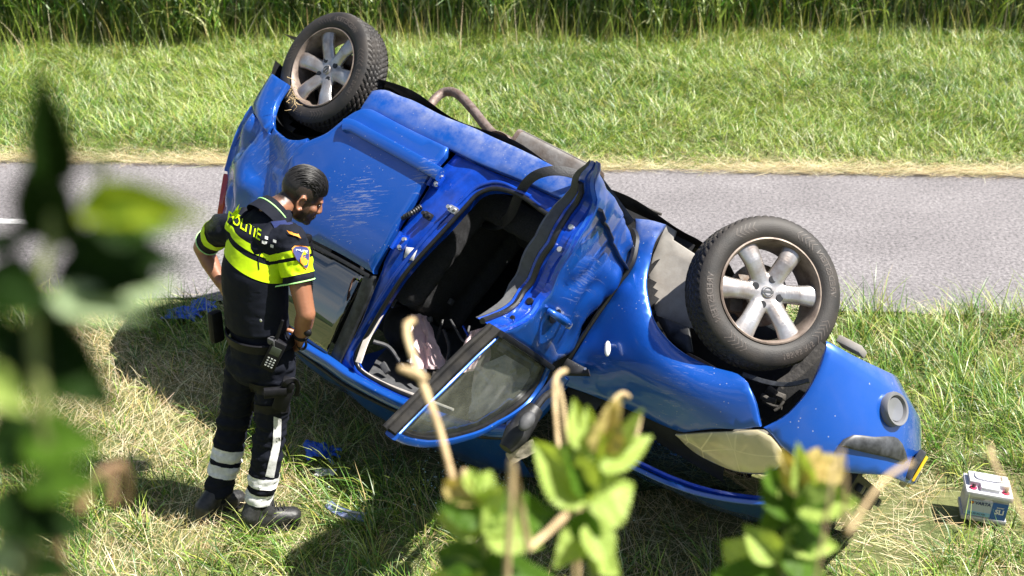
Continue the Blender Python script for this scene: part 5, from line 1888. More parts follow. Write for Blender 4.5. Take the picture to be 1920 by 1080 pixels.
def cast_grid(name, bvh, corners, m, parent, nu=16, nv=4, off=0.003):
    """a strip sewn on: corners top-left, top-right, bottom-right, bottom-left in the picture (lists allowed for the long edges)"""
    top, bot = corners
    tp = smooth_path([np.array(q, float) for q in top], 2); bt = smooth_path([np.array(q, float) for q in bot], 2)
    g = lambda P, s: np.array([np.interp(s, np.linspace(0, 1, len(P)), [q[k] for q in P]) for k in (0, 1)])
    v = []
    for i in range(nu):
        for j in range(nv):
            s, t = i / (nu - 1), j / (nv - 1)
            q = g(tp, s) * (1 - t) + g(bt, s) * t
            p = cast(bvh, q[0], q[1], off)
            if p is None: p = v[-1] + PLOC if v else PJ(q[0], q[1], 5.0)
            v.append(p - PLOC)
    f = [(i * nv + j, (i + 1) * nv + j, (i + 1) * nv + j + 1, i * nv + j + 1) for i in range(nu - 1) for j in range(nv - 1)]
    return obj(name, v, f, m, parent, True, 0)


def band(name, src, m, parent, A, B, fwd, w, off=0.003, extra=()):
    """a tape right round a garment: between two parallel planes through A-B"""
    n = norm(np.cross(B - A, fwd)); n = n if n[2] > 0 else -n
    me = cut(src, [(A - n * w / 2, n), (A + n * w / 2, -n)] + list(extra))
    co = mesh_co(me); no = mesh_no(me)
    set_co(me, co + no * off - PLOC)
    me.polygons.foreach_set('use_smooth', [True] * len(me.polygons))
    return obj_from_mesh(name, me, m, parent)


def decal(name, shape, origin, ex, ey, bvh, m, parent, off=0.0035):
    """flat print laid on a garment: shape verts (s,t) in metres-like units mapped to pixel axes"""
    v2, f = shape
    v = []
    for p in v2:
        q = np.array(origin) + np.array(ex) * p[0] + np.array(ey) * p[1]
        h = cast(bvh, q[0], q[1], off)
        v.append((h if h is not None else PJ(q[0], q[1], 5.0)) - PLOC)
    return obj(name, v, f, m, parent, False)


A_, B_ = cast(vest_bvh, 436, 446), cast(vest_bvh, 480, 478)
tape_dir = norm(FO + np.array([0, 0, -0.25]))
band('neon_stripe', vest_src, M_neon, vest, A_ + [0, 0, 0.016], B_ + [0, 0, 0.016], tape_dir, 0.030)
band('neon_stripe', vest_src, M_neon, vest, A_ - [0, 0, 0.062], B_ - [0, 0, 0.062], tape_dir, 0.068)
# sleeve tapes
def sleeve_band(s, e, t, w, up=0.0):
    n = norm(e - s); c = s * (1 - t) + e * t
    nn = n
    me = cut(sh_src, [(c - nn * w / 2, nn), (c + nn * w / 2, -nn)])
    co = mesh_co(me)
    bm = bmesh.new(); bm.from_mesh(me)
    dl = [f for f in bm.faces if np.linalg.norm(np.array(f.calc_center_median()) - c) > 0.115]
    bmesh.ops.delete(bm, geom=dl, context='FACES'); bm.to_mesh(me); bm.free()
    set_co(me, mesh_co(me) + mesh_no(me) * 0.003 - PLOC)
    me.polygons.foreach_set('use_smooth', [True] * len(me.polygons))
    obj_from_mesh('neon_stripe', me, M_neon, shirt)
sleeve_band(shR, elR, 0.17, 0.028); sleeve_band(shR, elR, 0.36, 0.062)
sleeve_band(shL, elL, 0.30, 0.06)
# lettering on the back
ltr = text_shape('POLITIE', 1.0, 0, 0.012, 3)
vx = ltr[0][:, 0]; W_ = vx.max() - vx.min()
o_, ex_, ey_ = np.array([458.0, 424.0]), np.array([62.0, 37.0]) / W_, np.array([4.0, -27.0])
decal('lettering', ltr, o_, ex_, ey_, vest_bvh, M_neon, vest)
# the flame-and-book emblem rising from the O
def poly_shape(P): return np.array(P, float), [tuple(range(len(P)))]
for P in ([(434, 401), (440, 395), (449, 382), (446, 394), (453, 388), (449, 400), (440, 408)], [(434, 408), (446, 402), (451, 405), (440, 412)]):
    decal('emblem', poly_shape(P), (0, 0), (1, 0), (0, 1), vest_bvh, M_neon, vest)
for (x, y) in ((500, 446), (495, 454), (501, 455)):
    decal('reflective_block', poly_shape([(x - 3, y - 3.5), (x + 3, y - 1.5), (x + 2.4, y + 3.5), (x - 3.4, y + 1.5)]), (0, 0), (1, 0), (0, 1), vest_bvh, M_pale, vest)
for (x, y) in ((516, 452), (511, 461)):
    decal('reflective_block', poly_shape([(x - 3, y - 3.5), (x + 3, y - 1.5), (x + 2.4, y + 3.5), (x - 3.4, y + 1.5)]), (0, 0), (1, 0), (0, 1), shirt_bvh, M_pale, shirt)
# hook patch, rank slide
cast_grid('shoulder_patch', vest_bvh, ([(509, 417), (545, 413)], [(519, 438), (552, 430)]), M_velcro, vest, 8, 5, 0.005)
cast_grid('rank_slide', shirt_bvh, ([(538, 433), (558, 440)], [(545, 440), (563, 447)]), M_orange, shirt, 8, 4, 0.008)
# piping round the vest's edge
for P in ([(495, 470), (499, 458), (512, 447), (530, 437), (549, 431)], [(486, 505), (485, 488), (489, 474), (495, 470)]):
    pts = [cast(vest_bvh, q[0], q[1], 0.004) for q in smooth_path([np.array(z, float) for z in P], 4)]
    pts = [q for q in pts if q is not None]
    if len(pts) > 3: pbuild(MB().tube(pts, 0.0028, 6), 'vest_piping', M_navy, vest)
# shoulder badge: shield, rim, word, flame
sx, sy = np.array([565.0, 481.0]), 1.0
SHD = [(-15, -17), (-8, -21), (0, -22), (8, -20), (13, -14), (14, 0), (12, 12), (6, 20), (-2, 12), (-10, 3), (-15, -8)]
SHD = [(-16, -14), (-12, -18), (-2, -20), (8, -17), (12, -11), (12, 4), (10, 17), (8, 23), (0, 15), (-9, 5), (-15, -6)]
def pshape(P, k=1.0): return np.array([(a * k, b * k) for a, b in P], float), [tuple(range(len(P)))]
badge = decal('shoulder_badge', pshape(SHD, 1.10), sx, (1, 0), (0, 1), shirt_bvh, M_orange, shirt, 0.006)
decal('badge_field', pshape(SHD, 1.0), sx, (1, 0), (0, 1), shirt_bvh, M_badge, badge, 0.008)
t2 = text_shape('POLITIE', 1.0, 0, 0.01, 2); w2_ = t2[0][:, 0].max() - t2[0][:, 0].min()
decal('badge_lettering', t2, sx + [-1.5, -10], np.array([21.0, 4.0]) / w2_, (0.5, -6.5), shirt_bvh, M_pale, badge, 0.010)
decal('badge_flame', pshape([(-4, 12), (-5, 4), (0, -5), (0, 2), (4, -2), (3, 5), (7, 4), (5, 13), (1, 16)], 1.0), sx + [1.0, 0], (1, 0), (0, 1), shirt_bvh, M_orange, badge, 0.010)

# leg tapes
def leg_band(k, a, y0, y1):
    n = norm(k - a)
    t = lambda y: (y - proj(k)[1]) / (proj(a)[1] - proj(k)[1])
    c0, c1 = k * (1 - t(y0)) + a * t(y0), k * (1 - t(y1)) + a * t(y1)
    me = cut(tr_src, [(c0, -n), (c1, n)])
    bm = bmesh.new(); bm.from_mesh(me)
    dl = [f for f in bm.faces if np.linalg.norm(np.array(f.calc_center_median())[:2] - ((c0 + c1) / 2)[:2]) > 0.105]
    bmesh.ops.delete(bm, geom=dl, context='FACES'); bm.to_mesh(me); bm.free()
    set_co(me, mesh_co(me) + mesh_no(me) * 0.0035 - PLOC)
    me.polygons.foreach_set('use_smooth', [True] * len(me.polygons))
    obj_from_mesh('reflective_band', me, M_pale, trousers)
leg_band(kneeR, ankR, 886, 905); leg_band(kneeR, ankR, 917, 938)
leg_band(kneeL, ankL, 838, 861); leg_band(kneeL, ankL, 869, 890)
cast_grid('reflective_band', tr_bvh, ([(513, 780), (511, 830), (503, 868), (497, 893)], [(527, 785), (525, 830), (518, 868), (513, 895)]), M_pale, trousers, 20, 4, 0.004)

# boots
def boot(heel, toe, ank):
    d = norm(toe - heel); sd = norm(np.cross(d, [0, 0, 1])); R = np.array([sd, d, [0, 0, 1]]).T
    mb = MB()
    L = max(0.27, np.linalg.norm(toe - heel))
    h = (heel + toe) / 2 - d * L / 2 + d * 0.03; t = h + d * (L - 0.07)
    chain(mb, [h, h * 0.5 + t * 0.5 + np.array([0, 0, 0.004]), t], [(0.038, 0.040, 0.055), (0.044, 0.045, 0.052), (0.046, 0.045, 0.036)], R)
    chain(mb, [h + [0, 0, 0.03] + d * 0.01, ank + [0, 0, 0.02]], [0.046, 0.05])
    chain(mb, [h + d * 0.09 + np.array([0, 0, 0.045]), ank + d * 0.02], [0.040, 0.045])
    me = remesh(mb, 0.006, 3)
    co = mesh_co(me); co[:, 2] = np.maximum(co[:, 2], -0.012); set_co(me, co)
    b = pobj('boot', me, M_leather)
    mb = MB()
    out = []
    for q in np.linspace(0, 2 * math.pi, 36, endpoint=False):
        y = math.sin(q); x = math.cos(q)
        out.append((x * (0.047 + 0.004 * (y > 0)), (L / 2) * math.copysign(abs(y) ** 0.8, y)))
    c = (h + t) / 2 + d * 0.004
    v = [c * [1, 1, 0] + sd * a + d * b_ + np.array([0, 0, z]) for z in (-0.014, 0.012) for a, b_ in out]
    n = len(out)
    mb.add(v, [(i, (i + 1) % n, n + (i + 1) % n, n + i) for i in range(n)] + [tuple(range(n))[::-1], tuple(range(n, 2 * n))])
    pbuild(mb, 'boot_sole', M_rubber, b)
    lz = MB()
    for k in range(5):
        p = h + d * (0.095 + 0.018 * k) + np.array([0, 0, 0.098 - 0.010 * k])
        lz.tube([p - sd * 0.022 - [0, 0, 0.006], p + [0, 0, 0.004], p + sd * 0.022 - [0, 0, 0.006]], 0.003, 6)
    pbuild(lz, 'lace', M_rubber, b)['kind'] = 'stuff'
    return b
boot(heelR, toeR, ankR); boot(heelL, toeL, ankL)

# belt and what hangs on it
bc = PJ(488, 628, 5.0)
bn = norm(np.array([-0.10, -0.12, 1.0]))
rows = []
for z in (-0.024, -0.02, 0.02, 0.024):
    off = 0.008 if abs(z) < 0.022 else 0.001
    rows.append([bc + bn * z + RO * (0.166 + off) * math.cos(a) + FO * (0.128 + off) * math.sin(a) for a in np.linspace(0, 2 * math.pi, 48, endpoint=False)])
mb = MB(); mb.add([q for r in rows for q in r], [(i * 48 + j, i * 48 + (j + 1) % 48, (i + 1) * 48 + (j + 1) % 48, (i + 1) * 48 + j) for i in range(3) for j in range(48)])
belt = pbuild(mb, 'duty_belt', M_blackp)
def axes(x0, y0, x1, y1, Y): # local frame along a picture direction
    a, b = PJ(x0, y0, Y), PJ(x1, y1, Y)
    u = norm(b - a); w = norm(CAM - a); w = norm(w - u * (w @ u)); return a, b, u, np.cross(w, u), w
# radio
a, b, u, s, w = axes(496, 703, 526, 642, 4.80)
R = np.array([s, w, u]).T
c = (a + b) / 2 + np.array([0, 0.035, 0])
mb = MB(); mb.box(c, (0.064, 0.036, 0.150), R, 0.008); radio = pbuild(mb, 'radio', M_blackp)
mb = MB(); mb.box(c + w * 0.0185 + u * 0.028, (0.044, 0.004, 0.040), R, 0.0015); pbuild(mb, 'screen', M_lcd, radio)
for i in range(4):
    for j in range(3):
        mb = MB(); mb.box(c + w * 0.019 + u * (-0.012 - 0.013 * i) + s * (0.014 * (j - 1)), (0.008, 0.003, 0.005), R); pbuild(mb, 'key', M_key, radio)
mb = MB(); mb.tube([c + u * 0.07 + s * 0.02, c + u * 0.10 + s * 0.022, c + u * 0.17 + s * 0.03], [0.009, 0.008, 0.006], 10); pbuild(mb, 'antenna', M_blackp, radio)
mb = MB(); mb.box(PJ(512, 640, 4.84), (0.045, 0.03, 0.03), ROT, 0.006); pbuild(mb, 'belt_keeper', M_card, belt)
# holster on the thigh with the pistol's grip
a, b, u, s, w = axes(522, 772, 543, 712, 4.80)
R = np.array([s, w, u]).T
c = (a + b) / 2 + np.array([0, 0.02, 0])
mb = MB(); mb.box(c - u * 0.02, (0.068, 0.050, 0.125), R, 0.014); mb.box(c + u * 0.05, (0.058, 0.055, 0.05), R, 0.012)
holster = pbuild(mb, 'holster', M_blackp, trousers)
gdir = norm(PJ(501, 738, 4.78) - PJ(537, 735, 4.80))
g0 = PJ(537, 734, 4.79)
mb = MB(); mb.tube([g0, g0 + gdir * 0.05, g0 + gdir * 0.095], 1, 12, True, flat=(0.030, 0.046), up=u)
pbuild(mb, 'pistol_grip', M_blackp, holster)
mb = MB(); mb.tube(smooth_path([PJ(530, 728, 4.79), PJ(537, 717, 4.78), PJ(552, 712, 4.80), PJ(559, 725, 4.82), PJ(556, 742, 4.83)], 0.006), 1, 8, True, flat=(0.022, 0.008), up=w)
pbuild(mb, 'hood_strap', M_blackp, holster)
for y in (725, 762):
    cast_grid('leg_strap', tr_bvh, ([(468, y - 8), (500, y - 2), (540, y - 6)], [(468, y + 8), (500, y + 15), (540, y + 10)]), M_blackp, trousers, 14, 4, 0.007)
# ring, watch, pouch, microphone
mb = MB(); lp = [PJ(566 + 8 * math.cos(q), 645 + 10 * math.sin(q), 4.93) for q in np.linspace(0, 2 * math.pi, 20)]
mb.tube(lp, 0.006, 8, False); pbuild(mb, 'belt_ring', M_blackp, belt)
wd = norm(wrR - elR)
mb = MB(); lp = ring_of(bvh_of(body_me), wrR - PLOC - wd * 0.02, wd, 0.10, 24, 0.003)
lp = [q + PLOC for q in lp]
if len(lp) > 8: mb.tube(lp + [lp[0]], 1, 8, False, flat=(0.006, 0.020), up=wd)
wp = PJ(577, 624, 4.86); mb.ball(wp, (0.018, 0.012, 0.018), None, 2)
pbuild(mb, 'wristwatch', M_blackp)
mb = MB(); mb.box(PJ(405, 612, 5.06), (0.04, 0.06, 0.15), ROT, 0.014); pbuild(mb, 'pouch', M_blackp, belt)
mb = MB(); mb.box(PJ(577, 462, 5.06), (0.035, 0.035, 0.10), ROT, 0.010); mb.box(PJ(577, 446, 5.05), (0.03, 0.03, 0.03), ROT, 0.008)
mic = pbuild(mb, 'shoulder_microphone', M_blackp, vest)
m0, m1 = PJ(580, 482, 5.06), PJ(581, 562, 5.10)
pts = []
for k in range(200):
    t = k / 199; q = t * 2 * math.pi * 22
    pts.append(m0 * (1 - t) + m1 * t + 0.008 * (V_RT * math.cos(q) + V_FW * math.sin(q)) + np.array([0.006 * math.sin(t * 3), 0, 0]))
pbuild(MB().tube(pts, 0.0028, 5), 'coiled_cable', M_blackp, mic)
# back edge hem of the vest and a snap
mb = MB(); h = PJ(489, 601, 4.83); mb.ball(h, (0.008, 0.004, 0.008), ROT, 2); pbuild(mb, 'snap', M_bolt, vest)
# ================================================================== grass, hay, reeds
def vnoise(x, y, sc, seed):
    r = np.random.default_rng(seed)
    T = r.random((64, 64))
    x = np.asarray(x) * sc; y = np.asarray(y) * sc
    xi = np.floor(x).astype(int); yi = np.floor(y).astype(int)
    fx = x - xi; fy = y - yi
    fx = fx * fx * (3 - 2 * fx); fy = fy * fy * (3 - 2 * fy)
    g = lambda a, b: T[a % 64, b % 64]
    return (g(xi, yi) * (1 - fx) + g(xi + 1, yi) * fx) * (1 - fy) + (g(xi, yi + 1) * (1 - fx) + g(xi + 1, yi + 1) * fx) * fy


def blades(P, L, w, az, lean, curl, col, levels=4, tipfade=0.25, twist=None):
    """ribbons: base points, length, width, azimuth of lean, lean at the foot, added lean towards the tip, colour"""
    N = len(P)
    ts = np.linspace(0, 1, levels)
    d = np.stack([np.cos(az), np.sin(az), np.zeros(N)], 1)
    tw = az + np.pi / 2 + (rng.normal(0, 0.7, N) if twist is None else twist)
    s = np.stack([np.cos(tw), np.sin(tw), rng.normal(0, 0.15, N)], 1)
    cur = P.copy()
    V = np.zeros((N, 2 * levels - 1, 3)); C = np.zeros((N, 2 * levels - 1, 4)); C[..., 3] = 1
    for i, t in enumerate(ts):
        ww = w * (1.0 if i == 0 else (1 - t) ** 0.6 * 1.05)
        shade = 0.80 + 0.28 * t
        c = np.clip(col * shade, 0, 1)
        if i < levels - 1:
            V[:, 2 * i] = cur - s * (ww / 2)[:, None]; V[:, 2 * i + 1] = cur + s * (ww / 2)[:, None]
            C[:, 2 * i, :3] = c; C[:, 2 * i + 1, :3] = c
            th = lean + curl * (t + 0.5 / (levels - 1))
            cur = cur + (d * np.sin(th)[:, None] + np.array([0, 0, 1.0]) * np.cos(th)[:, None]) * (L / (levels - 1))[:, None]
        else:
            V[:, -1] = cur; C[:, -1, :3] = c
    nv = 2 * levels - 1
    base = (np.arange(N) * nv)[:, None]
    quads = np.concatenate([base + np.array([[2 * i, 2 * i + 1, 2 * i + 3, 2 * i + 2]]) for i in range(levels - 2)], 0) if levels > 2 else np.zeros((0, 4), int)
    tris = base + np.array([[2 * levels - 4, 2 * levels - 3, 2 * levels - 2]])
    return V.reshape(-1, 3), C.reshape(-1, 4), quads, tris


def blade_obj(name, parts, m, label=None):
    nvs = 0; Vs, Cs, Qs, Ts = [], [], [], []
    for V, C, Q, T in parts:
        Vs.append(V); Cs.append(C); Qs.append(Q + nvs); Ts.append(T + nvs); nvs += len(V)
    V = np.concatenate(Vs); C = np.concatenate(Cs); Q = np.concatenate(Qs); T = np.concatenate(Ts)
    me = bpy.data.meshes.new(name)
    me.vertices.add(len(V)); me.vertices.foreach_set('co', V.ravel())
    nl = len(Q) * 4 + len(T) * 3
    me.loops.add(nl); me.loops.foreach_set('vertex_index', np.concatenate([Q.ravel(), T.ravel()]).astype(np.int32))
    me.polygons.add(len(Q) + len(T))
    st = np.concatenate([np.arange(len(Q)) * 4, len(Q) * 4 + np.arange(len(T)) * 3]).astype(np.int32)
    me.polygons.foreach_set('loop_start', st)
    me.update(calc_edges=True)
    at = me.color_attributes.new('Col', 'FLOAT_COLOR', 'POINT')
    at.data.foreach_set('color', C.ravel().astype(np.float32))
    me.materials.append(m)
    o = link(bpy.data.objects.new(name, me))
    return tag(o, label, None, None, 'stuff')


G_DARK = np.array([0.040, 0.095, 0.010]); G_MID = np.array([0.115, 0.250, 0.028]); G_LIT = np.array([0.32, 0.41, 0.07]); G_PALE = np.array([0.52, 0.56, 0.30])
G_BLUE = np.array([0.085, 0.18, 0.055])
H_TAN = np.array([0.50, 0.39, 0.19]); H_PALE = np.array([0.72, 0.62, 0.41]); H_BRN = np.array([0.24, 0.16, 0.075]); H_YEL = np.array([0.42, 0.38, 0.10])


def pick(pal, wts, n):
    """wts (n,k) -> colours with jitter"""
    W = np.asarray(wts, float)
    if W.ndim == 1: W = np.repeat(W[None], n, 0)
    W = W / W.sum(1, keepdims=True)
    u = rng.random(n)
    idx = np.minimum((u[:, None] > np.cumsum(W, 1)).sum(1), len(pal) - 1)
    c = np.array(pal)[idx]
    return np.clip(c * rng.normal(1, 0.16, (n, 1)) * rng.normal(1, 0.05, (n, 3)), 0.004, 0.9)


def in_car(P):
    """points inside the overturned car"""
    C = (P - CAR_O) @ CAR_R
    top = np.where(C[:, 0] < 2.0, 1.66, np.where(C[:, 0] < 2.8, 1.15, 0.90))
    return (C[:, 0] > -0.5) & (C[:, 0] < 3.55) & (np.abs(C[:, 1]) < 0.86) & (C[:, 2] > 0.0) & (C[:, 2] < top)


def keep_out(P, L):
    bad = in_car(P + np.array([0, 0, 0.02])) | in_car(P + np.stack([np.zeros(len(P)), np.zeros(len(P)), L * 0.8], 1))
    for (x, y, r) in CLEAR: bad |= np.hypot(P[:, 0] - x, P[:, 1] - y) < r
    return ~bad


def clear_of(P):
    bad = np.zeros(len(P), bool)
    for (x, y, r) in CLEAR: bad |= np.hypot(P[:, 0] - x, P[:, 1] - y) < r
    return ~bad


CLEAR = [(-1.12, 4.87, 0.10), (-1.02, 4.89, 0.10), (-1.39, 4.95, 0.09), (-1.30, 5.0, 0.09), (2.10, 5.02, 0.09), (2.22, 5.0, 0.09), (2.16, 5.08, 0.09), (2.16, 4.93, 0.06)]


def scatter(n, x0, x1, c0, c1):
    u = rng.uniform(x0, x1, n); c = rng.uniform(c0, c1, n)
    x = u * RD[0] + c * RN[0]; y = u * RD[1] + c * RN[1]
    return x, y


def tufts(n, per, x0, x1, c0, c1, spread):
    tx, ty = scatter(n, x0, x1, c0, c1)
    k = rng.integers(per[0], per[1], n)
    i = np.repeat(np.arange(n), k)
    a = rng.uniform(0, 2 * np.pi, len(i)); r = np.abs(rng.normal(0, spread, len(i)))
    return tx[i] + r * np.cos(a), ty[i] + r * np.sin(a), a, i


def with_z(x, y, dz=-0.008): return np.stack([x, y, ground_h(x, y) + dz], 1)


M_blade = blade_mat('grass_blades', 0.20, 0.40, 0.55)
M_hay = blade_mat('dry_hay', 0.12, 0.6, 0.3)
M_reed = blade_mat('reed_leaves', 0.18, 0.40, 0.5)

# --- near verge: short sward, long tufts, mown hay lying on it
parts = []
n = 60000
x, y = scatter(n, -4.6, 4.6, 3.6, NEAR0 + 0.02)
g = vnoise(x, y, 1.6, 11) * 0.6 + vnoise(x, y, 5.0, 12) * 0.4
c = across(x, y)
green = np.clip((g - 0.28) * 3.2 + np.clip((c - 5.6) * 0.35, -0.1, 0.40), 0.04, 1)
green = np.where(c > NEAR0 - 0.16, green * 0.25, green)
L = rng.uniform(0.03, 0.10, n) * (0.6 + 0.8 * green)
P = with_z(x, y); k = keep_out(P, L)
col = pick([G_MID, G_LIT, G_DARK, H_YEL, H_TAN], np.stack([1.2 * green, 0.9 * green, 0.5 * green, 0.5 + 0 * green, 1.5 * (1 - green)], 1), n)
parts.append(blades(P[k], L[k], rng.uniform(0.0022, 0.0045, n)[k], rng.uniform(0, 2 * np.pi, n)[k], rng.uniform(0.1, 0.9, n)[k], rng.uniform(0.2, 1.2, n)[k], col[k], 3))
x, y, a, i = tufts(3000, (10, 30), -4.4, 4.4, 3.9, NEAR0 - 0.03, 0.035)
n = len(x)
g = vnoise(x, y, 1.6, 11) * 0.6 + vnoise(x, y, 5.0, 12) * 0.4
c = across(x, y)
green = np.clip((g - 0.31) * 3.5 + np.clip((c - 5.6) * 0.40, -0.1, 0.55), 0, 1)
side_k = np.where((x > 1.9) & (c > 5.9), 1.25, 1.0)
tsz = rng.uniform(0.6, 1.25, 3000)[i]
keepg = rng.random(3000)[i] < (0.10 + 0.90 * green)
L = rng.uniform(0.10, 0.27, n) * tsz * side_k * (0.7 + 0.4 * green)
P = with_z(x, y); k = keep_out(P, L) & keepg
tone = rng.random(3000)[i]
col = pick([G_MID, G_LIT, G_DARK, G_PALE, G_BLUE, H_YEL, H_TAN], np.stack([1.2 + 0 * tone, 0.4 + 1.0 * tone, 1.2 * (1 - tone), 0.5 * tone, 0.6 * (1 - tone), 0.15 + 0 * tone, 0.12 + 0 * tone], 1), n)
az = a * 0.6 + rng.normal(0, 0.8, n) + vnoise(x, y, 0.9, 5) * 3
parts.append(blades(P[k], L[k], rng.uniform(0.0035, 0.0075, n)[k], az[k], rng.uniform(0.1, 0.7, n)[k], rng.uniform(0.3, 1.7, n)[k], col[k], 5))
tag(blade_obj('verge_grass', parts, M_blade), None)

n = 62000
x, y = scatter(n, -4.5, 4.5, 3.8, NEAR0 + 0.06)
g = vnoise(x, y, 1.6, 11) * 0.6 + vnoise(x, y, 5.0, 12) * 0.4
c = across(x, y)
green = np.clip((g - 0.36) * 3.2 + np.clip((c - 5.6) * 0.35, -0.1, 0.40), 0, 1)
k0 = rng.random(n) > green * 0.75
L = rng.uniform(0.05, 0.24, n)
P = with_z(x, y, 0.0); P[:, 2] += rng.uniform(0.0, 0.035, n)
k = clear_of(P) & k0 & ~((c > NEAR0 - 0.02) & (rng.random(n) < 0.6))
col = pick([H_TAN, H_PALE, H_BRN, H_YEL, G_PALE], [1.3, 2.0, 0.35, 0.15, 0.4], n)
flow = vnoise(x, y, 0.7, 21) * 5 + rng.normal(0, 0.9, n)
hay = blades(P[k], L[k], rng.uniform(0.0014, 0.0036, n)[k], flow[k], rng.uniform(1.15, 1.62, n)[k], rng.normal(0.05, 0.25, n)[k], col[k], 4)
# straw swept along both edges of the path
n = 26000
u = rng.uniform(-7, 7, n)
e = rng.random(n) < 0.30 + 0.75 * vnoise(u, u * 0, 1.1, 77)
cc = np.where(e, FAR0 + rng.gamma(1.5, 0.085, n) - 0.09, NEAR0 - rng.gamma(1.5, 0.06, n) + 0.07)
x = u * RD[0] + cc * RN[0]; y = u * RD[1] + cc * RN[1]
L = rng.uniform(0.05, 0.22, n)
P = with_z(x, y, 0.03); P[:, 2] = np.maximum(ground_h(x, y), -0.002) + rng.uniform(0.004, 0.035, n)
k = clear_of(P)
col = pick([H_TAN, H_PALE, H_BRN, G_PALE], [1.0, 1.7, 0.35, 0.2], n)
az = rng.choice([0, np.pi], n) + ROAD_YAW + rng.normal(0, 0.55, n)
straw = blades(P[k], L[k], rng.uniform(0.002, 0.0045, n)[k], az[k], rng.uniform(1.3, 1.6, n)[k], rng.normal(0, 0.2, n)[k], col[k], 3)
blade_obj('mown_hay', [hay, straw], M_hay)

# --- far verge: thick unmown grass lying in swathes
parts = []
n = 70000
x, y = scatter(n, -7.6, 7.6, FAR0 - 0.02, 14.6)
c = across(x, y)
t = np.clip((c - FAR0) / 0.5, 0, 1)
k = rng.random(n) < (0.15 + 0.85 * t)
L = rng.uniform(0.08, 0.22, n) * (0.35 + 0.65 * t)
P = with_z(x, y)
col = pick([G_MID, G_LIT, G_DARK, G_PALE, H_YEL, H_TAN], np.stack([1.2 * t + .1, 0.9 * t + .1, 0.7 * t, 0.4 + 0 * t, 0.2 + 0.4 * (1 - t), 0.12 + 1.2 * (1 - t)], 1), n)
az = vnoise(x, y, 0.8, 31) * 7 + rng.normal(0, 0.9, n)
parts.append(blades(P[k], L[k], rng.uniform(0.004, 0.008, n)[k], az[k], rng.uniform(0.2, 1.0, n)[k], rng.uniform(0.3, 1.3, n)[k], col[k], 3))
NT = 10500
x, y, a, i = tufts(NT, (12, 24), -7.6, 7.6, FAR0 + 0.12, 14.4, 0.06)
n = len(x)
c = across(x, y)
t = np.clip((c - FAR0) / 0.7, 0, 1)
tone = np.clip(vnoise(x, y, 1.1, 33) * 0.9 + 0.5 * (rng.random(NT)[i] - 0.4) - np.clip((x - 3.6) * 0.12, 0, 0.3), 0, 1)
L = rng.uniform(0.09, 0.27, n) * (0.35 + 0.65 * t) * rng.uniform(0.7, 1.2, NT)[i] * np.where(c > 13.2, 1.25, 1)
P = with_z(x, y)
col = pick([G_MID, G_LIT, G_DARK, G_PALE, G_BLUE, H_YEL], np.stack([0.9 + 0 * tone, 0.45 + 1.9 * tone, 1.1 * (1 - tone), 0.35 + 0.9 * tone, 0.5 * (1 - tone), 0.20 + 0.3 * (c > 13)], 1), n)
az = vnoise(x, y, 0.9, 35) * 9 + a * 0.5 + rng.normal(0, 0.8, n) + rng.uniform(0, 2.5, NT)[i]
parts.append(blades(P, L, rng.uniform(0.0038, 0.0075, n), az, rng.uniform(0.15, 0.9, n), rng.uniform(0.5, 1.9, n), col, 4))
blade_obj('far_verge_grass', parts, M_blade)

# --- reed bed behind the verge
parts = []
NS = 3400
ux = rng.uniform(-8.4, 8.4, NS)
cc = 13.5 + 0.10 * ux + rng.uniform(0, 1, NS) ** 1.3 * 2.6 + 0.5 * (vnoise(ux, ux * 0, 1.3, 41) - 0.5)
x = ux * RD[0] + cc * RN[0]; y = ux * RD[1] + cc * RN[1]
hgt = rng.uniform(1.5, 2.3, NS)
P = with_z(x, y)
col = pick([G_MID, G_DARK, H_TAN, G_LIT, G_PALE], [1, 0.5, 0.30, 1.0, 0.5], NS)
sa = rng.uniform(0, 6.28, NS); sl = np.abs(rng.normal(0.0, 0.09, NS))
parts.append(blades(P, hgt, rng.uniform(0.007, 0.013, NS), sa, sl, rng.uniform(0, 0.12, NS), col, 4))
kf = 15
i = np.repeat(np.arange(NS), kf)
frac = rng.uniform(0.05, 1.0, NS * kf)
hh = hgt[i] * frac
base = P[i] + np.stack([np.cos(sa[i]) * np.sin(sl[i]) * hh, np.sin(sa[i]) * np.sin(sl[i]) * hh, np.cos(sl[i]) * hh], 1)
n = NS * kf
tone = vnoise(base[:, 0], base[:, 2], 1.2, 43)
col = pick([G_MID, G_LIT, G_DARK, G_BLUE, G_PALE], np.stack([1.2 + 0 * tone, 0.5 + 1.2 * tone, 0.5 * (1.1 - tone), 0.8 + 0 * tone, 0.6 + 1.0 * tone], 1), n)
parts.append(blades(base, rng.uniform(0.25, 0.62, n), rng.uniform(0.013, 0.025, n), rng.uniform(0, 6.28, n), rng.uniform(0.2, 0.75, n), rng.uniform(0.2, 1.6, n), col, 5, twist=None))
# ragged seeding grass where the verge meets the reeds
n = 1500
ux = rng.uniform(-8, 8, n); cc = 13.15 + 0.10 * ux + rng.normal(0, 0.25, n)
x = ux * RD[0] + cc * RN[0]; y = ux * RD[1] + cc * RN[1]
col = pick([H_TAN, H_PALE, H_YEL, G_LIT], [0.6, 0.4, 0.8, 2.4], n)
parts.append(blades(with_z(x, y), rng.uniform(0.3, 0.65, n), rng.uniform(0.004, 0.008, n), rng.uniform(0, 6.28, n), rng.uniform(0, 0.3, n), rng.uniform(0, 0.6, n), col, 4))
blade_obj('reed_bed', parts, M_reed)
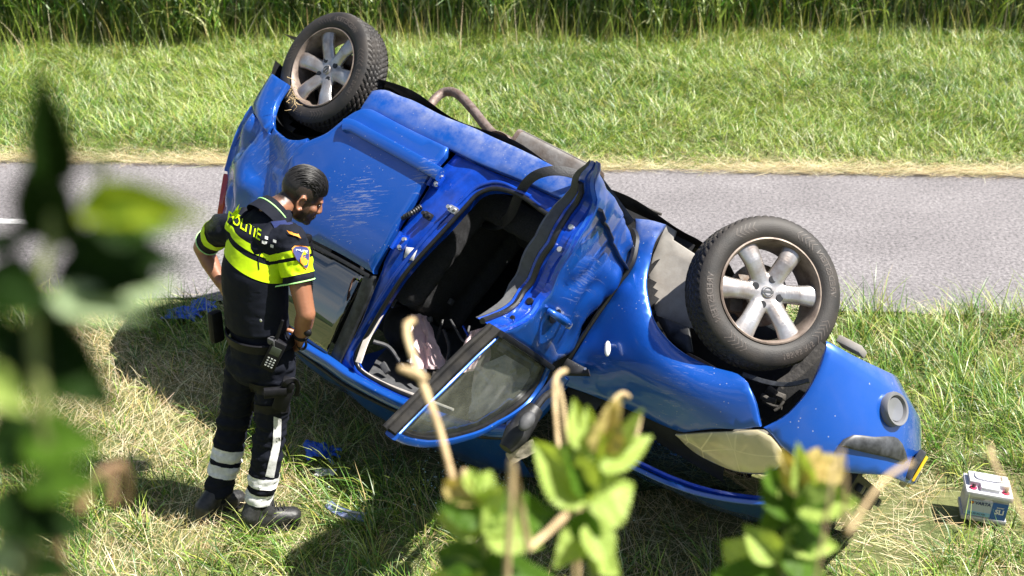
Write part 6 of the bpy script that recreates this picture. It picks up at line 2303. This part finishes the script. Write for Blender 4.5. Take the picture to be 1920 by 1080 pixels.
# ================================================================== leafy stems in front of the lens, dry stalks, litter, battery
def leaf_mat(name, c1, c2, tr, spec=0.2):
    m, n, l, p = new_mat(name)
    tc = n.new('ShaderNodeTexCoord')
    nz = n.new('ShaderNodeTexNoise'); nz.inputs['Scale'].default_value = 2.2; nz.inputs['Detail'].default_value = 5
    l.new(tc.outputs['Object'], nz.inputs['Vector'])
    mx = n.new('ShaderNodeMixRGB'); mx.inputs['Color1'].default_value = (*c1, 1); mx.inputs['Color2'].default_value = (*c2, 1)
    l.new(nz.outputs['Fac'], mx.inputs['Fac'])
    # paler veins, in the leaf's own frame: y is across the blade
    sep = n.new('ShaderNodeSeparateXYZ'); l.new(tc.outputs['Object'], sep.inputs['Vector'])
    ab = n.new('ShaderNodeMath'); ab.operation = 'ABSOLUTE'; l.new(sep.outputs['Y'], ab.inputs[0])
    ma = n.new('ShaderNodeMath'); ma.operation = 'MULTIPLY_ADD'; ma.inputs[1].default_value = -0.75; l.new(ab.outputs[0], ma.inputs[0]); l.new(sep.outputs['X'], ma.inputs[2])
    sn = n.new('ShaderNodeMath'); sn.operation = 'MULTIPLY'; sn.inputs[1].default_value = 52; l.new(ma.outputs[0], sn.inputs[0])
    si = n.new('ShaderNodeMath'); si.operation = 'SINE'; l.new(sn.outputs[0], si.inputs[0])
    gt = n.new('ShaderNodeMath'); gt.operation = 'GREATER_THAN'; gt.inputs[1].default_value = 0.93; l.new(si.outputs[0], gt.inputs[0])
    md = n.new('ShaderNodeMath'); md.operation = 'LESS_THAN'; md.inputs[1].default_value = 0.012; l.new(ab.outputs[0], md.inputs[0])
    mv = n.new('ShaderNodeMath'); mv.operation = 'MAXIMUM'; l.new(gt.outputs[0], mv.inputs[0]); l.new(md.outputs[0], mv.inputs[1])
    mk = n.new('ShaderNodeMath'); mk.operation = 'MULTIPLY'; mk.inputs[1].default_value = 0.35; l.new(mv.outputs[0], mk.inputs[0])
    m2 = n.new('ShaderNodeMixRGB'); m2.inputs['Color2'].default_value = (*[min(1, q * 1.6 + 0.03) for q in c2], 1)
    l.new(mk.outputs[0], m2.inputs['Fac']); l.new(mx.outputs['Color'], m2.inputs['Color1'])
    l.new(m2.outputs['Color'], p.inputs['Base Color'])
    p.inputs['Roughness'].default_value = 0.5
    p.inputs['Specular IOR Level'].default_value = spec
    t = n.new('ShaderNodeBsdfTranslucent')
    mu = n.new('ShaderNodeMixRGB'); mu.blend_type = 'MULTIPLY'; mu.inputs['Fac'].default_value = 1; mu.inputs['Color2'].default_value = (1.6, 1.5, 0.5, 1)
    l.new(m2.outputs['Color'], mu.inputs['Color1']); l.new(mu.outputs['Color'], t.inputs['Color'])
    ms = n.new('ShaderNodeMixShader'); ms.inputs['Fac'].default_value = tr
    l.new(p.outputs['BSDF'], ms.inputs[1]); l.new(t.outputs['BSDF'], ms.inputs[2]); l.new(ms.outputs['Shader'], n['Material Output'].inputs['Surface'])
    return m


ML_light = leaf_mat('lit_leaf', (0.22, 0.34, 0.05), (0.38, 0.47, 0.13), 0.38)  # pale and dark copies put lit and shaded leaves into the colour
ML_dark = leaf_mat('dark_leaf', (0.035, 0.085, 0.007), (0.07, 0.14, 0.012), 0.30, 0.12)
ML_tip = leaf_mat('reddish_leaf_tip', (0.36, 0.34, 0.10), (0.45, 0.33, 0.14), 0.3)
ML_deep = leaf_mat('shaded_leaf', (0.004, 0.012, 0.0015), (0.010, 0.026, 0.003), 0.06, 0.03)  # near-black copy, the branch's shade put into its colour
ML_olive = leaf_mat('sunlit_olive_leaf', (0.17, 0.25, 0.014), (0.28, 0.35, 0.03), 0.5, 0.1)  # brighter copy, the sun on the leaf put into its colour
ML_grey = leaf_mat('pale_leaf_underside', (0.20, 0.28, 0.14), (0.30, 0.38, 0.22), 0.25)
M_stem = mat('green_stem', (0.14, 0.17, 0.04), 0.6, var=0.3, vscale=30)
M_stalk = mat('dry_stalk', (0.58, 0.44, 0.24), 0.75, col2=(0.34, 0.23, 0.11), vscale=22, bump=0.4, bscale=70)


def leaf_mesh(seed, fold, arch, teeth):
    """unit leaf: length 1 along x, midrib folded, serrated rim"""
    r = np.random.default_rng(seed)
    n, k = 26, 4
    v, f = [], []
    for i in range(n + 1):
        t = i / n
        w = 0.50 * math.sin(math.pi * min(1, t ** 0.72)) ** 0.9 * (1 - 0.25 * t)
        for j in range(-k, k + 1):
            s = j / k
            saw = (1 + teeth * ((i % 2) - 0.5)) if abs(j) == k else 1
            y = w * 0.72 * s * saw
            x = t + (0.03 * (i % 2) if abs(j) == k else 0) - 0.06 * abs(s) * (1 - t)
            z = abs(s) * w * fold + arch * (t * t) + 0.02 * math.sin(t * 9 + s * 4 + seed) + 0.015 * math.cos(t * 26) * abs(s)
            v.append((x, y, z))
    m = 2 * k + 1
    for i in range(n):
        for j in range(m - 1): f.append((i * m + j, (i + 1) * m + j, (i + 1) * m + j + 1, i * m + j + 1))
    return v, f


_leafs = {}


def leaf_me(kind, m):
    if (kind, m.name) not in _leafs:
        fold, arch = ((0.35, -0.18), (0.75, -0.10), (0.12, -0.30), (0.55, 0.15))[kind]
        v, f = leaf_mesh(kind + 3, fold, arch, 0.16)
        _leafs[(kind, m.name)] = mesh_from('leaf', v, f, m, True, 0)
    return _leafs[(kind, m.name)]


def leaf(parent, b, t, wpx, d, m, kind=0, dd=0.0, roll=0.0):
    """a leaf from base pixel b to tip pixel t at about depth d (tip dd farther), width in pixels"""
    B, T = at_depth(b[0], b[1], d), at_depth(t[0], t[1], d + dd)
    x = T - B; L = np.linalg.norm(x); x = x / L
    up = norm(np.array([0, 0, 1.0]) * 0.55 - V_FW * 0.85 + V_RT * roll)
    z = norm(up - x * (up @ x)); y = np.cross(z, x)
    W = wpx * (1.12 if d > 1 else 1.0) / FPX * d / 0.66
    o = link(bpy.data.objects.new('leaf', leaf_me(kind, m)), parent)
    M = np.array([x * L, y * W, z * min(L, W)]).T
    p0 = np.array(parent.location)
    o.matrix_local = Matrix([[*M[i], (B - p0)[i]] for i in range(3)] + [[0, 0, 0, 1]])
    return o


def stem(parent, pts, d, r0, r1, m, name='stem'):
    P = smooth_path([at_depth(x, y, d + (q[0] if q else 0)) - np.array(parent.location) for x, y, *q in pts], 0.02)
    return MB().tube(P, [r0, r1], 8).build(name, m, parent)


def root_of(x, y, d):
    p = at_depth(x, y, d)
    z = float(ground_h(np.array([p[0]]), np.array([p[1]]))[0])
    return np.array([p[0], p[1], z])


def plant(name, label, cat, x, y, d, group=None):
    return tag(empty(name, root_of(x, y, d)), label, cat, group)


def to_root(pl, x, y, d, r, m):
    """lower stem, from where it leaves the frame down to the bank"""
    top = at_depth(x, y, d) - np.array(pl.location)
    MB().tube(smooth_path([np.array([0, 0, -0.03]), top * 0.5 + np.array([0.01, 0.015, 0]), top], 0.05), [r * 1.3, r], 8).build('stem', m, pl)


D1 = 1.28
p2 = plant('leafy_shoot', 'low leafy shoot with pale serrated leaves in front of the car window', 'plant', 900, 1085, D1, 'leafy shoots in the foreground')
to_root(p2, 905, 1085, D1, 0.005, M_stem)
stem(p2, [(905, 1085), (906, 1010), (902, 950), (892, 915)], D1, 0.005, 0.003, M_stem)
for b, t, w, m, k, r in (((897, 945), (829, 902), 46, ML_tip, 1, -.3), ((893, 930), (880, 876), 34, ML_light, 1, 0), ((898, 935), (922, 880), 36, ML_light, 1, .2), ((903, 950), (948, 905), 50, ML_light, 3, .5),
                         ((905, 990), (812, 965), 62, ML_light, 0, -.5), ((904, 975), (822, 945), 50, ML_dark, 0, -.8), ((908, 1000), (948, 940), 56, ML_light, 1, .5), ((915, 975), (1060, 950), 84, ML_dark, 2, .4),
                         ((915, 1000), (1015, 1020), 70, ML_light, 0, .5), ((905, 1060), (805, 1030), 70, ML_dark, 0, -.5), ((905, 1080), (800, 1075), 60, ML_light, 0, -.4), ((910, 1070), (1010, 1065), 80, ML_dark, 2, .6), ((907, 1080), (885, 1010), 40, ML_light, 1, 0), ((915, 1085), (1060, 1085), 70, ML_dark, 2, .3)):
    leaf(p2, b, t, w, D1 - 0.02 * rng.random(), m, k, rng.uniform(-0.03, 0.05), r)
p1 = plant('leafy_shoot', 'tallest leafy shoot with broad sunlit leaves in front of the torn door', 'plant', 1125, 1085, D1 + 0.04, 'leafy shoots in the foreground')
to_root(p1, 1112, 1085, D1 + 0.04, 0.006, M_stem)
stem(p1, [(1112, 1085), (1105, 1010), (1102, 940), (1110, 890), (1125, 840), (1135, 790)], D1 + 0.04, 0.006, 0.003, M_stem)
for b, t, w, m, k, r in (((1103, 935), (1000, 828), 92, ML_light, 1, -.4), ((1098, 925), (1060, 832), 60, ML_dark, 1, .2), ((1100, 955), (1192, 905), 100, ML_light, 0, .5), ((1108, 895), (1075, 745), 52, ML_light, 1, -.2),
                         ((1128, 845), (1150, 752), 60, ML_tip, 1, .1), ((1115, 880), (1215, 822), 56, ML_light, 3, .5), ((1130, 850), (1205, 770), 44, ML_light, 1, .5), ((1120, 860), (1100, 760), 44, ML_light, 1, -.4), ((1128, 835), (1165, 735), 30, ML_tip, 1, .3),
                         ((1104, 985), (1148, 1070), 64, ML_light, 0, .4), ((1102, 960), (1085, 1065), 60, ML_dark, 2, -.3), ((1108, 1040), (1170, 1078), 50, ML_light, 0, .4), ((1102, 1000), (1040, 1060), 60, ML_light, 0, -.3)):
    leaf(p1, b, t, w, D1 + 0.04 - 0.02 * rng.random(), m, k, rng.uniform(-0.03, 0.05), r)
D3 = 1.42
p3 = plant('leafy_shoot', 'leafy shoot with reddish young tip in front of the headlamp', 'plant', 1470, 1085, D3, 'leafy shoots in the foreground')
to_root(p3, 1462, 1085, D3, 0.006, M_stem)
stem(p3, [(1462, 1085), (1470, 1010), (1487, 960), (1500, 915)], D3, 0.006, 0.003, M_stem)
for b, t, w, m, k, r in (((1500, 920), (1462, 842), 48, ML_tip, 1, -.3), ((1500, 915), (1497, 832), 44, ML_light, 1, 0), ((1502, 915), (1538, 836), 50, ML_tip, 1, .2), ((1504, 912), (1575, 862), 62, ML_tip, 3, .4),
                         ((1485, 975), (1440, 872), 72, ML_dark, 1, -.3), ((1478, 975), (1470, 890), 40, ML_light, 1, 0), ((1495, 952), (1612, 940), 70, ML_light, 1, .5), ((1500, 945), (1590, 915), 46, ML_dark, 3, .7),
                         ((1480, 985), (1560, 1010), 64, ML_dark, 2, .4), ((1465, 1018), (1582, 1022), 58, ML_light, 0, .5), ((1465, 1040), (1560, 1075), 66, ML_dark, 2, .5), ((1425, 1068), (1350, 1010), 70, ML_light, 0, -.4), ((1455, 1050), (1395, 985), 56, ML_light, 1, -.4), ((1455, 1080), (1330, 1075), 60, ML_dark, 0, -.5), ((1475, 985), (1420, 1000), 50, ML_dark, 1, -.3)):
    leaf(p3, b, t, w, D3 - 0.02 * rng.random(), m, k, rng.uniform(-0.03, 0.05), r)
# branch right beside the lens, far out of focus
D4 = 0.55
p4 = plant('leafy_bush', 'out of focus dark green leafy branch very close at the left', 'bush', 30, 1090, D4)
to_root(p4, 40, 1090, D4, 0.004, M_stem)
stem(p4, [(40, 1090), (70, 950), (90, 830), (70, 700), (60, 560), (100, 440), (90, 330), (85, 230), (75, 130)], D4, 0.004, 0.0016, M_stem)
stem(p4, [(100, 470), (150, 430), (190, 330), (195, 262)], D4, 0.0014, 0.0008, M_stem)
for b, t, w, m, k, r in (((110, 335), (72, 125), 95, ML_deep, 1, .2), ((120, 450), (62, 280), 150, ML_deep, 0, -.2), ((95, 330), (130, 215), 40, ML_dark, 1, .3), ((160, 400), (385, 405), 100, ML_olive, 1, .2), ((130, 460), (350, 480), 110, ML_deep, 2, .2),
                         ((110, 525), (300, 515), 120, ML_deep, 0, .3), ((190, 430), (340, 430), 60, ML_dark, 1, .3), ((95, 580), (330, 520), 90, ML_grey, 2, .4), ((100, 560), (280, 590), 70, ML_grey, 0, .4), ((20, 640), (205, 745), 170, ML_deep, 0, .3), ((-30, 520), (80, 560), 130, ML_deep, 2, -.3), ((-20, 470), (60, 440), 60, ML_deep, 0, -.3),
                         ((-30, 700), (45, 770), 70, ML_light, 0, -.2), ((50, 830), (195, 830), 110, ML_dark, 0, .4), ((90, 830), (120, 760), 50, ML_dark, 1, .2), ((70, 870), (-30, 800), 110, ML_deep, 0, -.4), ((60, 900), (175, 900), 90, ML_dark, 2, .5), ((70, 960), (-40, 960), 130, ML_deep, 2, -.3),
                         ((40, 980), (180, 990), 90, ML_deep, 0, .4), ((50, 1040), (-30, 1060), 110, ML_grey, 0, -.3), ((40, 1060), (150, 1075), 70, ML_deep, 0, .4), ((60, 780), (-40, 840), 90, ML_deep, 0, -.3), ((15, 640), (-40, 600), 80, ML_deep, 0, -.3), ((200, 290), (190, 250), 26, ML_dark, 1, .3), ((200, 330), (160, 300), 36, ML_deep, 1, .3), ((75, 1000), (30, 900), 80, ML_deep, 1, -.2)):
    leaf(p4, b, t, w, D4 + rng.uniform(-0.03, 0.03), m, k, rng.uniform(-0.03, 0.03), r)


M_pod = mat('brown_seed_pod', (0.20, 0.12, 0.06), 0.8, var=0.4, vscale=30)


def stalk(label, pts, d, r0, r1, extra=(), group='dry stalks in the foreground', m=None):
    d, r0, r1 = d * 0.82, r0 * 0.68, r1 * 0.68
    x, y = pts[0]
    pl = tag(empty('dry_stalk', root_of(x, max(y, 1085), d)), label, 'dry stalk', group)
    base = np.array(pl.location)
    P = [np.array([0, 0, -0.02])] + [at_depth(px, py, d + 0.02 * i) - base for i, (px, py) in enumerate(pts)]
    P = smooth_path(P, 0.01)
    rr = [r0, r0, r1]
    rad = np.interp(np.linspace(0, 1, len(P)), [0, 0.75, 1], rr) * (1 + 0.16 * np.array([fbm((k * 0.11, d * 9, x), 1.0, 2.0, 3) for k in range(len(P))]) + 0.22 * (np.arange(len(P)) % 9 == 4))
    MB().tube(P, list(rad), 10).build('stem', m or M_stalk, pl)
    for ex in extra:
        E_ = [at_depth(px, py, d) - base for px, py in ex]
        MB().tube(smooth_path(E_, 0.01), [r1 * 0.9, r1 * 1.1, r1 * 0.7], 8).build('twig', m or M_stalk, pl)
    return pl
stalk('thick tan dry stalk curling over in front of the open door window', [(880, 1085), (862, 960), (846, 890), (822, 800), (798, 735), (776, 672), (763, 630), (764, 608), (774, 602)], 1.75, 0.0052, 0.0072, [[(800, 712), (772, 697), (748, 690)]])
stalk('pair of thin dry stalks hooked together beside the sail plate', [(1085, 1085), (1066, 960), (1050, 860), (1042, 780), (1040, 725), (1046, 702), (1060, 695)], 1.85, 0.0035, 0.0048, [[(1046, 718), (1056, 770), (1064, 840)]])
stalk('thin dry stalk bent over behind the tallest leafy shoot', [(1075, 1085), (1095, 960), (1118, 850), (1145, 765), (1165, 738), (1178, 744)], 1.85, 0.003, 0.0045, [[(1190, 830), (1196, 800), (1202, 778)]])
stalk('blurred pale stalk leaning in front of the front bumper corner', [(1530, 1085), (1590, 1000), (1630, 935), (1668, 890), (1708, 868)], 1.35, 0.0014, 0.0032)
stalk('pale feathery seed head above the battery', [(1960, 1085), (1925, 985), (1890, 915), (1864, 872), (1856, 838)], 1.5, 0.0007, 0.0034)
stalk('brown withered seed pods hanging beside the blurred branch', [(120, 1085), (150, 960), (190, 885), (228, 874), (240, 900), (238, 940)], 1.0, 0.0012, 0.0042, [[(212, 882), (210, 915), (212, 945)], [(166, 945), (160, 920), (168, 900)]], m=M_pod)
stalk('pale straw stem leaning across the middle leafy shoots', [(950, 1085), (990, 1030), (1025, 1000), (1062, 965)], 1.42, 0.003, 0.0048)

# ---- nitrile gloves and a strip of blue plastic on the grass
M_glove = mat('blue_nitrile', (0.010, 0.085, 0.55), 0.38, var=0.25, vscale=30, bump=0.3, bscale=50)


def crumple(name, label, cat, x, y, sx, sy, h, seed, fingers=0, group=None, m=None):
    c = gnd(x, y, 0.0)
    o = tag(empty(name, c), label, cat, group)
    n = 26
    v, f = grid_mesh(lambda a, b: np.array([sx * a * (1 + 0.25 * fbm((a, b, seed), 1.3, seed, 2)), sy * b * (1 + 0.3 * fbm((b, a, seed + 3), 1.4, seed, 2)),
                                            0.025 + h * (0.55 + 0.55 * fbm((a * 1.0, b * 1.0, seed), 1.3, seed, 2)) * (1 - 0.5 * max(abs(a), abs(b)) ** 4)]), np.linspace(-1, 1, n), np.linspace(-1, 1, n))
    obj('palm', v, f, m or M_glove, o, True, 45)
    for k in range(fingers):
        a = -0.9 + 0.5 * k + 0.1 * math.sin(seed + k)
        p = np.array([sx * 0.8 * math.cos(a), sy * 0.8 * math.sin(a), 0.035])
        q = p + np.array([math.cos(a) * 0.055, math.sin(a) * 0.055, 0.02 * math.sin(seed * 3 + k * 2)])
        MB().tube(smooth_path([p, p * 0.5 + q * 0.5 + np.array([0, 0, 0.015]), q], 0.008), 1, 8, True, flat=(0.018, 0.008), up=(0, 0, 1)).build('finger', m or M_glove, o)
    return o
crumple('glove', 'crumpled blue glove lying flat in the shaded grass, the left one of two', 'glove', 342, 598, 0.10, 0.07, 0.05, 1.3, 3, 'blue gloves dropped in the grass')
crumple('glove', 'crumpled blue glove by the path edge, nearest the uniformed person', 'glove', 382, 585, 0.07, 0.07, 0.07, 4.1, 2, 'blue gloves dropped in the grass')
crumple('glove', 'crumpled blue glove standing up in the grass under the car roof', 'glove', 600, 862, 0.07, 0.06, 0.10, 7.7, 4, 'blue gloves dropped in the grass')
crumple('paper_scrap', 'small white scrap of paper near the upper blue gloves', 'paper', 370, 574, 0.02, 0.015, 0.02, 2.2, 0, None, M_white)
c = gnd(650, 960, 0.05)
st_ = tag(empty('plastic_strip', c), 'broken strip of blue trim lying in the grass below the car', 'trim piece')
pp = smooth_path([gnd(x, y, 0.045) - c for x, y in ((615, 945), (632, 957), (655, 965), (685, 970))], 0.01)
MB().tube(pp, 1, 8, True, flat=(0.045, 0.012), up=(0.1, -0.6, 0.8)).build('strip', M_paint, st_)
MB().tube([q + np.array([0, 0.005, 0.012]) for q in pp[4:]], 0.006, 6).build('clip_rail', M_bolt, st_)
crumple('paper_scrap', 'pale glossy scrap lying beside the standing blue glove', 'paper', 612, 895, 0.05, 0.03, 0.015, 5.2, 0, None, M_white)

# ---- car battery standing in the grass
bat = tag(empty('car_battery', gnd(1838, 966, 0.0)), 'white and silver car battery with a blue label standing in the dry grass', 'battery')
by = math.radians(-12)
bx_, by_ = np.array([math.cos(by), math.sin(by), 0]), np.array([-math.sin(by), math.cos(by), 0])
BR = np.array([bx_, by_, [0, 0, 1]]).T
tilt_b = Matrix.Rotation(math.radians(4), 3, 'Y')
BR = np.array(tilt_b) @ BR
M_case = mat('silver_battery_case', (0.34, 0.34, 0.36), 0.4, var=0.2, vscale=20)
M_lid = mat('white_battery_lid', (0.52, 0.52, 0.56), 0.45, var=0.08, vscale=12)
M_lab = mat('pale_battery_label', (0.42, 0.47, 0.56), 0.35)
M_labb = mat('blue_battery_label', (0.012, 0.10, 0.36), 0.35)
M_labl = mat('light_blue_label_band', (0.20, 0.42, 0.62), 0.35)
M_ink = mat('dark_blue_ink', (0.01, 0.02, 0.12), 0.4)
M_redp = mat('magenta_terminal_base', (0.55, 0.03, 0.10), 0.5)
M_term = mat('dark_terminal_post', (0.10, 0.06, 0.07), 0.5, 0.4)
W, Dp, Hh = 0.188, 0.140, 0.128
def bq(x, y, z): return BR @ np.array([x, y, z + 0.012])
mb = MB(); mb.box(bq(0, 0, Hh / 2), (W, Dp, Hh), BR, 0.006); mb.box(bq(0, 0, 0.012), (W + 0.012, Dp + 0.012, 0.024), BR, 0.004)
mb.build('case', M_case, bat)
mb = MB(); mb.box(bq(0, 0, Hh + 0.012), (W + 0.020, Dp + 0.018, 0.026), BR, 0.005); mb.box(bq(0.0, 0.022, Hh + 0.036), (W - 0.010, Dp - 0.05, 0.028), BR, 0.006); mb.box(bq(0.0, -0.030, Hh + 0.034), (0.085, 0.06, 0.024), BR, 0.006)
lid = mb.build('lid', M_lid, bat)
for s in (-1, 1):
    c = bq(s * 0.072, -0.042, Hh + 0.026)
    MB().lathe([(0.017, 0), (0.016, 0.004), (0.0, 0.004)], 18, c, BR @ np.array([[1, 0, 0], [0, 0, -1], [0, 1, 0]])).build('terminal_base', M_redp, lid)
    MB().lathe([(0.009, 0), (0.0075, 0.024), (0.0, 0.025)], 16, c, BR @ np.array([[1, 0, 0], [0, 0, -1], [0, 1, 0]])).build('terminal', M_term, lid)
MB().tube(smooth_path([bq(-0.06, 0.05, Hh + 0.052), bq(-0.05, 0.0, Hh + 0.056), bq(0.05, 0.0, Hh + 0.056), bq(0.06, 0.05, Hh + 0.052)], 0.01), 0.004, 6).build('carry_handle', M_lid, lid)
fy_ = -Dp / 2 - 0.0022
mb = MB(); mb.box(bq(-0.033, fy_, 0.070), (0.110, 0.002, 0.080), BR); lab = mb.build('label', M_lab, bat)
mb = MB(); mb.box(bq(0.057, fy_, 0.066), (0.068, 0.002, 0.090), BR); mb.build('blue_panel', M_labb, lab)
mb = MB(); mb.box(bq(-0.033, fy_ - 0.0016, 0.040), (0.108, 0.001, 0.020), BR); mb.build('band', M_labl, lab)


def btext(s, size, x, z, m, bold=0.0):
    v, f = text_shape(s, size, 0, bold, 3)
    return obj('lettering', [bq(x + q[0], fy_ - 0.003, z + q[1]) for q in v], f, m, lab, False)
btext('VARTA', 0.022, -0.020, 0.096, M_ink, 0.0008)
btext('CA 55 AH 520', 0.012, -0.036, 0.040, M_ink, 0.0003)
btext('SLI', 0.034, 0.059, 0.066, M_white, 0.0012)
btext('starter', 0.012, 0.059, 0.090, M_white, 0.0003)
v = [bq(-0.068 + 0.009 * math.cos(q), fy_ - 0.003, 0.097 + 0.009 * math.sin(q)) for q in np.linspace(0, 2 * math.pi, 16, endpoint=False)]
em = obj('emblem', v, [tuple(range(16))], M_ink, lab, False)
obj('emblem', [bq(-0.076, fy_ - 0.0036, 0.102), bq(-0.060, fy_ - 0.0036, 0.102), bq(-0.068, fy_ - 0.0036, 0.088)], [(0, 1, 2)], M_orange, lab, False)

# ---- glass crumbs added in the grass below the door to give glints
M_crumb = mat('glass_crumb', (0.45, 0.62, 0.60), 0.05, spec=1.0)
mb = MB()
for k in range(240):
    q = gnd(rng.normal(930, 90), rng.normal(885, 22), 0.02) if k < 190 else gnd(rng.uniform(600, 1300), rng.uniform(890, 1000), 0.02)
    mb.ball(q + [0, 0, rng.uniform(0, 0.03)], rng.uniform(0.002, 0.006, 3), None, 1)
tag(mb.build('glint_crumbs', M_crumb, None, False), None, None, None, 'stuff')

# ---- grass caught in the rear wheel
mb = MB()
for k in range(22):
    a = rng.uniform(0, 1)
    p = cpd(548 + rng.normal(0, 5), 170 + rng.normal(0, 14), 6.46)
    q = p + CAR_R.T @ (V_RT * rng.normal(0, 0.03) - V_UP * rng.uniform(0.0, 0.05))
    mb.tube([p, p * 0.5 + q * 0.5 + rng.normal(0, 0.008, 3), q], [0.0022, 0.0015, 0.0008], 4, False)
mb.build('caught_straw', M_stalk, car)['kind'] = 'stuff'

# ---- distant trees closing the view to the left and behind, seen mirrored in the glass
M_far = mat('distant_foliage', (0.020, 0.038, 0.010), 0.9, var=0.6, vscale=0.5)
mb = MB()
for k in range(150):
    a = math.radians(rng.uniform(100, 300)); R_ = rng.uniform(85, 120)
    c = np.array([R_ * math.cos(a), R_ * math.sin(a) * 0.8, 0])
    if c[1] > 40: continue
    h = rng.uniform(3.5, 7)
    mb.ball(c + [0, 0, h * 0.45], (rng.uniform(3, 6), rng.uniform(3, 6), h * 0.6), None, 2)
for i in range(len(mb.v)): mb.v[i] = mb.v[i] + 0.6 * np.array([fbm(mb.v[i], 0.8, 1, 2), fbm(mb.v[i], 0.8, 4, 2), fbm(mb.v[i], 0.8, 7, 2)])
tag(mb.build('distant_woodland', M_far, None, True, 0), None, None, None, 'stuff')
